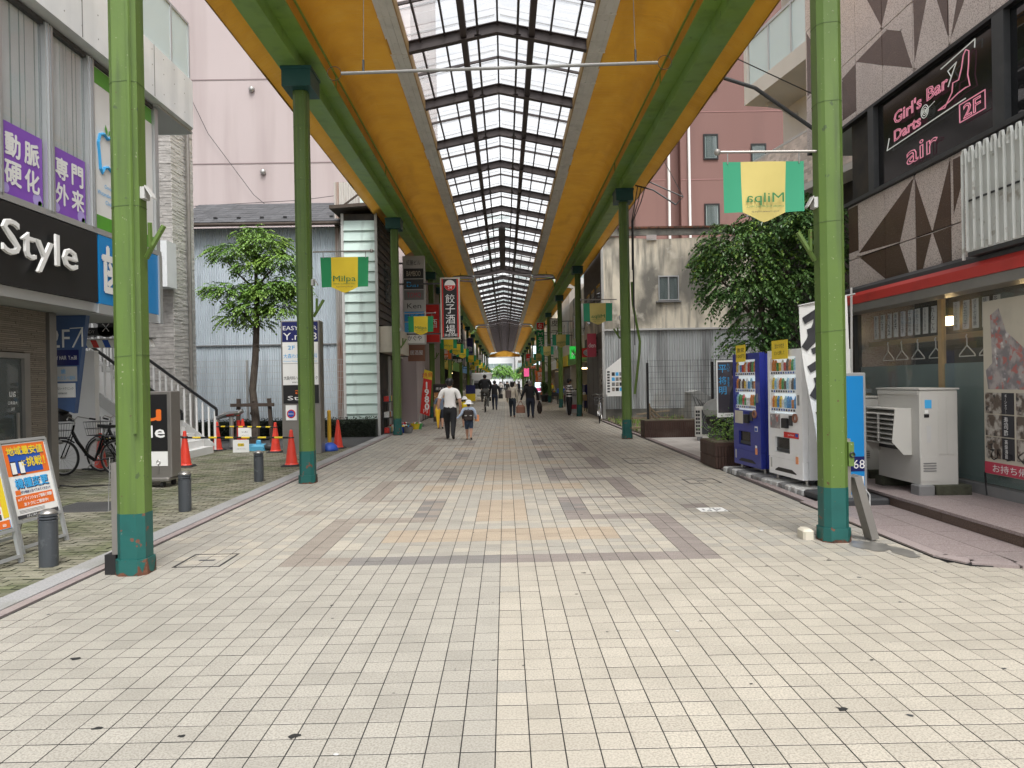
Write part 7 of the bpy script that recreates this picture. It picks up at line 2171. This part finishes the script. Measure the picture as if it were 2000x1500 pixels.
# right side: standing board, pots, orange banner, lit stand
t = thing('sandwich_board', 'white sandwich board with red foot behind the striped sweater man', 'sign board', (3.25, 36.2, 0))
M().prism([(-.3, 0, 0), (.3, 0, 0), (.28, .12, 1.15), (-.28, .12, 1.15)], (0, .03, 0), 'light_grey').build('board', t)
M().box(-.24, .24, -.0, .012, .2, .42, 'pink_sign').text('MENU', (0, .05, .9), X_, Z_, .12, 'text_dark', off=.02).build('print', t)
for i, (x, y, h) in enumerate([(3.0, 57, 1.6), (3.3, 58.2, 1.2), (3.1, 60, 1.4)]):
    t = thing('potted_plant', ['tall', 'round', 'spiky'][i] + ' dark potted plant on the right side of the mall', 'plant', (x, y, 0), 0, 'potted plants on the right')
    M().lathe([(.2, 0), (.28, .5), (.26, .5)], (0, 0, 0), 'dark_grey', 14).build('pot', t)
    m = M()
    for k in range(160):
        a = r.uniform(0, 6.28); el = r.uniform(.1, 1.3); L = r.uniform(.3, h * .6)
        p = Vector((0, 0, .5 + r.uniform(0, h * .5))); d = Vector((math.cos(a) * math.cos(el), math.sin(a) * math.cos(el), math.sin(el)))
        w = d.cross(Z_).normalized() * .03
        m.add([p, p + d * L * .5 + w, p + d * L - Z_ * .08, p + d * L * .5 - w], [(0, 1, 2, 3)], 'leaf_b')
    m.build('leaves', t)
t = thing('orange_banner', 'tall orange printed banner standing on the right side', 'banner', (3.05, 64.5, 0))
M().box(-.4, .4, 0, .02, .3, 2.5, 'orange').vtext('野菜市場', (0, -.004, 2.4), X_, Z_, .4, 'text_white').tube([(.42, 0, 0), (.42, 0, 2.6)], .02, 'light_grey', 6).build('cloth', t)
t = thing('lit_stand', 'small lit white and pink sign stand on the right', 'sign', (2.75, 62, 0))
M().box(-.25, .25, 0, .2, .7, 1.5, 'light_sign').box(-.25, .25, -.01, 0, .75, 1.05, 'poster_pink').box(-.2, .2, .02, .18, 0, .7, 'mid_grey').build('box', t)
t = thing('pink_lit_sign', 'bright pink lit hanging sign far along the right side', 'sign', (2.55, 88, 2.2))
M().box(-.3, .3, 0, .2, 0, 1.0, 'poster_pink').bar((.3, .1, .8), (1.8, .1, .8), .06, .06, 'dark_grey').build('box', t)
t = thing('yellow_stand', 'yellow and navy stand sign on the left beside the far truck', 'sign', (-2.6, 55, 0))
M().box(-.35, .35, 0, .05, .2, .75, 'yellow').box(-.35, .35, 0, .05, .75, 1.4, 'navy').build('board', t)
# white light truck seen head-on
t = thing('light_truck', 'small white truck facing the camera far down the left side', 'truck', (-2.0, 62, 0))
M().cbox(-.78, .78, 0, 3.2, .35, 1.0, 'white_gloss', .05).build('body', t)
M().prism([(-.76, .02, 1.0), (.76, .02, 1.0), (.70, .35, 1.85), (-.70, .35, 1.85)], (0, 1.2, 0), 'white_gloss').build('cab', t)
M().prism([(-.68, -.0, 1.05), (.68, -.0, 1.05), (.63, .30, 1.75), (-.63, .30, 1.75)], (0, .02, 0), 'windscreen').build('windscreen', t)
M().cbox(-.85, .85, .3, 3.2, 1.86, 2.4, 'white_gloss', .06).build('cargo_box', t)
for s in (-1, 1):
    M().box(s * .66 - .1, s * .66 + .1, -.02, 0, .65, .8, 'paper').build('headlight', t)
    M().lathe([(.27, -.08), (.27, .08)], (s * .68, .6, .27), 'rubber', 16, 'x').build('wheel', t)
    M().box(s * .9 - .06, s * .9 + .06, .15, .2, 1.1, 1.4, 'black').build('mirror', t)
M().box(-.4, .4, -.015, 0, .42, .55, 'light_grey').build('number_plate', t)
# ================================================================ people
def person(label, loc, rz, h, top, legs, skin='skin', hair='hair', sleeve='short', stride=.0, arms=None, hat=None, shoes='black', shorts=False, width=1.0, female=False, sit=None, lod=1, group=None, hair_len=0, detail_parts=(), head_turn=0.0, stripes=None):
    """figure facing +y; arms = {side: [(elbow), (wrist)]} in unit height; stride>0 puts the left foot forward"""
    t = thing('person', label, 'person', loc, rz, group)
    s = h
    J, E_, Rr, Tag = [], [], [], []
    def v(p, r, tg, par=None):
        J.append(Vector(p) * s); Rr.append(r * s); Tag.append(tg)
        if par is not None: E_.append((par, len(J) - 1))
        return len(J) - 1
    wd = width
    sh, hp = (.112 if not female else .098) * wd, .052 * wd
    pel = v((0, 0, .52), .068 * wd, 'legs')
    wst = v((0, 0, .60), .066 * wd, 'top', pel)
    chs = v((0, -.005, .70), .076 * wd, 'top', wst)
    nck0 = v((0, -.005, .80), .052 * wd, 'top', chs)
    nck = v((0, 0, .845), .030, 'skin', nck0)
    hd0 = v((0, .008, .885), .046, 'skin', nck)
    hd1 = v((0, .010, .935), .056, 'skin', hd0)
    hd2 = v((0, .004, .972), .042, 'skin', hd1)
    for sd in (-1, 1):
        a = v((sd * sh * .9, -.005, .795), .040 * wd, 'top', nck0)
        el, wr = (arms or {}).get(sd, [(sd * (sh + .035), -.01 - .05 * sd * stride * 2, .635), (sd * (sh + .042), .02 - .1 * sd * stride * 2, .49)])
        up = v(((sd * sh * 1.02 * .6 + el[0] * .4), el[1] * .4, .795 * .6 + el[2] * .4), .033 * wd, 'top', a)
        e = v(el, .026 * wd, 'top' if sleeve == 'long' else 'skin', up)
        w = v(wr, .019, 'top' if sleeve == 'long' else 'skin', e)
        d = (Vector(wr) - Vector(el)).normalized()
        hnd = v(tuple(Vector(wr) + d * .045), .020, 'skin', w)
        # legs
        fwd = sd * -1 * stride
        if sit:
            kn, an = sit[sd]
        else:
            kn = (sd * hp * .95, fwd * .55 + (.02 if fwd < 0 else .035) * (1 if stride else 0), .285)
            an = (sd * hp * .9, fwd * 1.15 - (.03 if fwd < 0 else 0), .045 + (max(0, -fwd) * .45))
        hj = v((sd * hp, 0, .475), .062 * wd, 'legs', pel)
        k0 = v(tuple(Vector((sd * hp, 0, .475)) * .5 + Vector(kn) * .5), .052 * wd, 'legs', hj)
        k = v(kn, .040 * wd, 'legs' if not shorts else 'skin', k0)
        cf = v(tuple(Vector(kn) * .6 + Vector(an) * .4), .036 * wd, 'legs' if not shorts else 'skin', k)
        ak = v(an, .025 if not shorts else .022, 'legs' if not shorts else 'skin', cf)
        tilt = -.035 if (stride and fwd < 0) else -.022
        v((an[0] + sd * .012, an[1] + (.065 if tilt > -.03 else .045), an[2] + tilt - (.03 if tilt < -.03 else 0)), .024, 'shoe', ak)
    me = bpy.data.meshes.new('person')
    me.from_pydata([tuple(p) for p in J], E_, [])
    o = bpy.data.objects.new('person_build', me)
    C.objects.link(o)
    md = o.modifiers.new('skin', 'SKIN')
    md.use_smooth_shade = True
    sl = me.skin_vertices[0].data
    for i, r_ in enumerate(Rr):
        sl[i].radius = (r_ * (1.18 if Tag[i] == 'top' and i in (wst, chs, pel) else 1), r_ * (.82 if i in (wst, chs, pel) else 1))
        sl[i].use_root = (i == 0)
    if lod:
        o.modifiers.new('sub', 'SUBSURF').levels = 2 if lod > 1 else 1
    dg = bpy.context.evaluated_depsgraph_get()
    bm_ = bpy.data.meshes.new_from_object(o.evaluated_get(dg))
    bpy.data.objects.remove(o)
    mats = {'skin': skin, 'top': top, 'legs': legs, 'shoe': shoes}
    order = ['skin', 'top', 'legs', 'shoe']
    bm_.materials.clear()
    for k in order: bm_.materials.append(MATS[mats[k]])
    def tag_of(c):
        best, bt = 1e9, 'top'
        for a, b in E_:
            A_, B_ = J[a], J[b]
            ab = B_ - A_
            f = max(0, min(1, (c - A_).dot(ab) / max(ab.length_squared, 1e-9)))
            d = (c - A_ - ab * f).length - (Rr[a] + (Rr[b] - Rr[a]) * f) * .6
            if d < best:
                best = d
                bt = Tag[a] if f < .5 else Tag[b]
                if Tag[a] == 'top' and Tag[b] == 'skin': bt = 'top' if f < .55 else 'skin'
                if Tag[a] == 'legs' and Tag[b] == 'skin': bt = 'legs' if f < .85 else 'skin'
                if Tag[b] == 'shoe': bt = 'shoe' if f > .1 else Tag[a]
        return bt
    tags = []
    for p in bm_.polygons:
        p.use_smooth = True
        tg = tag_of(p.center)
        if tg == 'legs' and p.center.z > .535 * s and not sit: tg = 'top'
        tags.append(tg)
        p.material_index = order.index(tg)
    # fingers and facial features are joined to the same body mesh
    add = M()
    add.mats = list(mats[k] for k in order)
    if lod > 1:
        hands = []
        for sd in (-1, 1):
            el, wr = (arms or {}).get(sd, [(sd * (sh + .035), -.01 - .05 * sd * stride * 2, .635), (sd * (sh + .042), .02 - .1 * sd * stride * 2, .49)])
            d = (Vector(wr) - Vector(el)).normalized()
            c = (Vector(wr) + d * .05) * s
            lat = Vector((0, 1, 0)) - d * d.y
            lat.normalize()
            nrm = d.cross(lat) * sd
            for k in range(4):
                base = c + lat * (k - 1.5) * .0105 * s
                L = (.034, .040, .038, .030)[k] * s
                p1, p2 = base + d * L * .55 - nrm * .004 * s, base + d * L - nrm * .016 * s
                add.tube([base - d * .01 * s, p1, p2], [.0055 * s, .005 * s, .004 * s], skin, 5)
            add.tube([c - d * .012 * s + lat * .012 * s, c + lat * .026 * s + d * .008 * s, c + lat * .026 * s + d * .026 * s], [.0065 * s, .006 * s, .0045 * s], skin, 5)
        H_ = Vector((0, .010, .928)) * s
        add.ball(H_ + Vector((0, .056, -.008)) * s, .012 * s, skin, 5, (.8, 1, 1.2))
        for sd in (-1, 1):
            add.ball(H_ + Vector((sd * .055, 0, -.002)) * s, .015 * s, skin, 5, (.4, .8, 1.2))
            add.ball(H_ + Vector((sd * .021, .050, .008)) * s, .006 * s, hair, 4)
        add.ball(H_ + Vector((0, .050, -.030)) * s, .010 * s, 'pink_sign', 4, (1.5, .5, .4))
    bm2 = bmesh.new()
    bm2.from_mesh(bm_)
    if add.v:
        tmp = add.mesh('tmp')
        for mm in add.mats[4:]: bm_.materials.append(MATS[mm])
        bm2.from_mesh(tmp)
        bpy.data.meshes.remove(tmp)
    bm2.to_mesh(bm_)
    bm2.free()
    bm_.name = 'body'
    body = obj_from(bm_, 'body', t)
    # clothing shells: the same surface pushed outward
    def shell(name, tg, mat, off, zmin=None, zmax=None, stripe=None):
        V, F, idx = [], [], {}
        mi_ = []
        for p, g in zip(bm_.polygons, tags):
            if g != tg: continue
            f = []
            for i in p.vertices:
                if i not in idx:
                    idx[i] = len(V)
                    q = bm_.vertices[i]
                    V.append(tuple(q.co + q.normal * off * s))
                f.append(idx[i])
            F.append(tuple(f))
            mi_.append(p.center.z)
        if not F: return
        m = M()
        if stripe:
            A_ = [f for f, z in zip(F, mi_) if int(z / s / .033) % 2 == 0]
            B_ = [f for f, z in zip(F, mi_) if int(z / s / .033) % 2]
            m.add(V, A_, stripe[0]); m.add(V, B_, stripe[1])
        else:
            m.add(V, F, mat)
        return m.build(name, t, smooth=True)
    shell('shirt' if sleeve == 'short' else 'jacket', 'top', top, .008, stripe=stripes)
    if lod > 1:
        shell('trousers' if not shorts else 'shorts', 'legs', legs, .005)
    H_ = Vector((0, .008, .935)) * s
    m = M()
    n = 10
    prof = [(.0605 * s * math.sin(a), .062 * s * math.cos(a)) for a in [math.pi * (1 - i / n * .60) for i in range(n + 1)]]
    prof = [(max(r_, 1e-4), z) for r_, z in [(.061 * s * math.sin(a), .064 * s * math.cos(a)) for a in [math.pi * .60 * (1 - i / n) for i in range(n + 1)]]]
    m.lathe(prof, (H_.x, H_.y - .006 * s, H_.z + .002 * s), hair, 14)
    m.ball((0, H_.y - .022 * s, H_.z - .012 * s), .05 * s, hair, 8, (1.05, .85, 1.05))
    if hair_len:
        m.ball((0, -.022 * s, (.935 - hair_len * .5) * s), .06 * s, hair, 8, (1, .6, hair_len * 9))
    m.build('hair', t, smooth=True)
    if hat:
        m = M()
        c = (0, .006 * s, .952 * s)
        if hat == 'cap':
            m.lathe([(.064 * s, -.012 * s), (.064 * s, .012 * s), (.055 * s, .04 * s), (.03 * s, .056 * s), (.001, .060 * s)], c, 'black', 16)
            m.prism([(-.045 * s, .055 * s, .94 * s), (.045 * s, .055 * s, .94 * s), (.03 * s, .115 * s, .935 * s), (-.03 * s, .115 * s, .935 * s)], (0, 0, .008 * s), 'black')
        else:
            m.lathe([(.135 * s, -.03 * s), (.13 * s, -.022 * s), (.08 * s, .0), (.075 * s, .03 * s), (.06 * s, .06 * s), (.03 * s, .075 * s), (.001, .078 * s)], c, 'hat', 18)
        m.build('hat', t, smooth=True)
    return t
def strap(t, pts, r, mat, nm='strap'): return M().tube(pts, r, mat, 5).build(nm, t)

man = person('man in white T shirt and black cap walking hand in hand with a child', (-1.54, 20.35, 0), 0, 1.70, 'cloth_white', 'cloth_black', stride=.10, hat='cap', lod=2, width=1.1,
             arms={-1: [(-.175, -.02, .635), (-.195, .01, .50)], 1: [(.165, -.01, .63), (.17, .02, .50)]}, detail_parts=())
u = thing('folded_umbrella', 'folded yellow umbrella held in the left hand of the man', 'umbrella', (-1.88, 20.4, .76))
M().lathe([(.008, -.42), (.03, -.30), (.065, .0), (.075, .08), (.03, .18), (.012, .22)], (0, 0, 0), 'umbrella', 10).build('canopy', u, smooth=False)
M().tube([(0, 0, .2), (0, 0, .30), (.03, 0, .33), (.05, 0, .29)], .008, 'black', 6).build('handle', u)
kid = person('small child in white brimmed hat carrying a dark backpack', (-1.02, 20.25, 0), 0, 1.08, 'cloth_pale', 'denim', stride=.09, hat='sun', lod=2, width=1.12, shorts=True, sleeve='long',
             arms={-1: [(-.19, -.0, .66), (-.28, .03, .575)], 1: [(.17, .02, .64), (.18, .09, .56)]})
bp = thing('backpack', 'dark brown backpack worn by the child in the hat', 'backpack', (-1.02, 20.12, .72))
M().cbox(-.135, .135, -.09, .06, -.17, .12, 'bag_dark', .04).build('bag', bp)
M().cbox(-.11, .11, -.115, -.09, -.15, -.02, 'bag_dark', .012).build('pocket', bp)
for x in (-.07, .07): M().box(x - .03, x + .03, -.119, -.115, -.045, -.02, 'light_grey').build('reflector', bp)
M().tube([(-.02, -.03, .12), (0, -.03, .15), (.02, -.03, .12)], .008, 'black', 5).build('loop', bp)
tb = thing('snack_bag', 'crinkled orange snack bag in the right hand of the child', 'bag', (-.80, 20.38, .60))
M().cbox(-.06, .06, -.03, .03, -.09, .09, 'orange_pale', .02).build('bag', tb)
person('woman in cream sweater and dark jeans with a shoulder bag walking away', (.30, 32.9, 0), 0, 1.60, 'cloth_cream', 'jeans_dark', stride=.06, lod=2, width=.98, female=True, sleeve='long', hair_len=.09, shoes='bag_brown')
b = thing('shoulder_bag', 'brown grey backpack on the left shoulder of the cream sweater woman', 'bag', (.13, 32.72, 1.08))
M().cbox(-.14, .12, -.12, .05, -.2, .16, 'bag_grey', .05).tube([(-.1, 0, .15), (-.08, .06, .28), (.05, .1, .26), (.08, .02, .15)], .014, 'bag_grey', 6).build('bag', b)
person('grey haired elderly person in black jacket carrying two bags', (1.08, 32.2, 0), 0, 1.62, 'cloth_black', 'cloth_navy', stride=.05, lod=2, width=1.22, sleeve='long', hair='hair_grey',
       arms={-1: [(-.20, -.02, .64), (-.245, .0, .51)], 1: [(.19, -.02, .64), (.21, .02, .50)]})
b = thing('tote_bag', 'large tan brown bag carried low in the left hand of the elderly person', 'bag', (.65, 32.2, .42))
M().cbox(-.2, .2, -.1, .1, -.2, .14, 'bag_brown', .07).build('bag', b, smooth=False)
M().tube([(-.1, 0, .13), (-.04, 0, .30), (.04, 0, .30), (.1, 0, .13)], .012, 'bag_brown', 6).build('handle', b)
b = thing('shopping_bag', 'dark patterned shopping bag in the right hand of the elderly person', 'bag', (1.48, 32.25, .45))
M().lathe([(.05, -.28), (.11, -.15), (.12, .05), (.06, .2), (.03, .28)], (0, 0, 0), 'bag_dark', 10).build('bag', b)
person('man in black cap and striped sweater standing sideways at the shop', (2.84, 32.9, 0), math.radians(-75), 1.68, 'cloth_white', 'cloth_black', lod=2, sleeve='long', hat='cap', shoes='light_grey', stripes=('cloth_white', 'cloth_black'), width=1.15,
       arms={-1: [(-.15, .06, .66), (-.05, .16, .68)], 1: [(.15, .06, .66), (.06, .17, .70)]})
person('dark haired child in grey blue top walking behind the man', (-2.25, 25.4, 0), 0, 1.27, 'cloth_blue', 'cloth_navy', stride=.07, lod=2, shorts=True, width=1.08)
person('tiny child in white cap and yellow top beyond the man', (-1.45, 26.0, 0), 0, 1.08, 'yellow', 'bag_dark', stride=.06, lod=1, shorts=True, hat='sun', width=1.1)
cy_ = person('cyclist in black jacket and grey trousers riding away', (-1.09, 39.1, .32), 0, 1.68, 'cloth_black', 'cloth_grey', lod=2, sleeve='long', width=1.25,
             arms={-1: [(-.19, .10, .66), (-.16, .26, .56)], 1: [(.19, .10, .66), (.16, .26, .56)]}, sit={-1: ((-.09, .2, .40), (-.09, .12, .16)), 1: ((.09, .16, .28), (.09, .08, .02))})
bicycle('bicycle ridden away down the mall by the cyclist in black', (-1.09, 39.4, 0), math.radians(90), group='bicycles parked on the mall')
person('person in dark suit with a bag just right of the cyclist', (-.62, 42, 0), 0, 1.68, 'cloth_black', 'cloth_navy', stride=.05, lod=1, sleeve='long', width=1.15)
b = thing('hand_bag', 'black bag in the hand of the suited person beside the cyclist', 'bag', (-.28, 42, .8))
M().cbox(-.13, .13, -.08, .08, -.15, .12, 'black', .04).build('bag', b)
protos = []
for (tp, lg) in [('cloth_black', 'cloth_black'), ('cloth_white', 'cloth_navy'), ('cloth_navy', 'cloth_grey'), ('cloth_cream', 'jeans_dark')]:
    protos.append((tp, lg))
crowd = [(1.75, 58, 0, 'dark suited walker on the right beyond the elderly person'), (-1.2, 88, 2, 'distant navy clad walker left of centre'), (-.55, 95, 1, 'distant walker in white shirt left of centre'), (.15, 78, 0, 'distant man in black suit near the middle'), (.62, 84, 1, 'distant walker in white top right of middle'), (.95, 74, 3, 'distant walker in cream top behind the woman'), (1.5, 80, 2, 'distant navy clad walker on the right side'), (-1.9, 78, 0, 'distant dark walker beside the white truck'), (.4, 112, 3, 'far tiny cream clad walker in the middle'), (-.9, 120, 0, 'far tiny dark walker left of middle'), (1.0, 118, 1, 'far tiny white clad walker right of middle'), (1.9, 105, 0, 'far dark walker near the right posts'), (-.2, 135, 2, 'farthest navy walker near the arcade end'), (2.0, 68, 3, 'cream clad walker beside the orange banner')]
made = {}
for (x, y, k, lb) in crowd:
    if k not in made:
        made[k] = person(lb, (x, y, 0), math.pi if k % 2 else 0, 1.66, protos[k][0], protos[k][1], stride=.08, lod=1, sleeve='long', width=1.08, group='distant walkers in the arcade')
    else:
        copy_tree(made[k], (x, y, 0), (x * 7) % 2 * math.pi, lb)
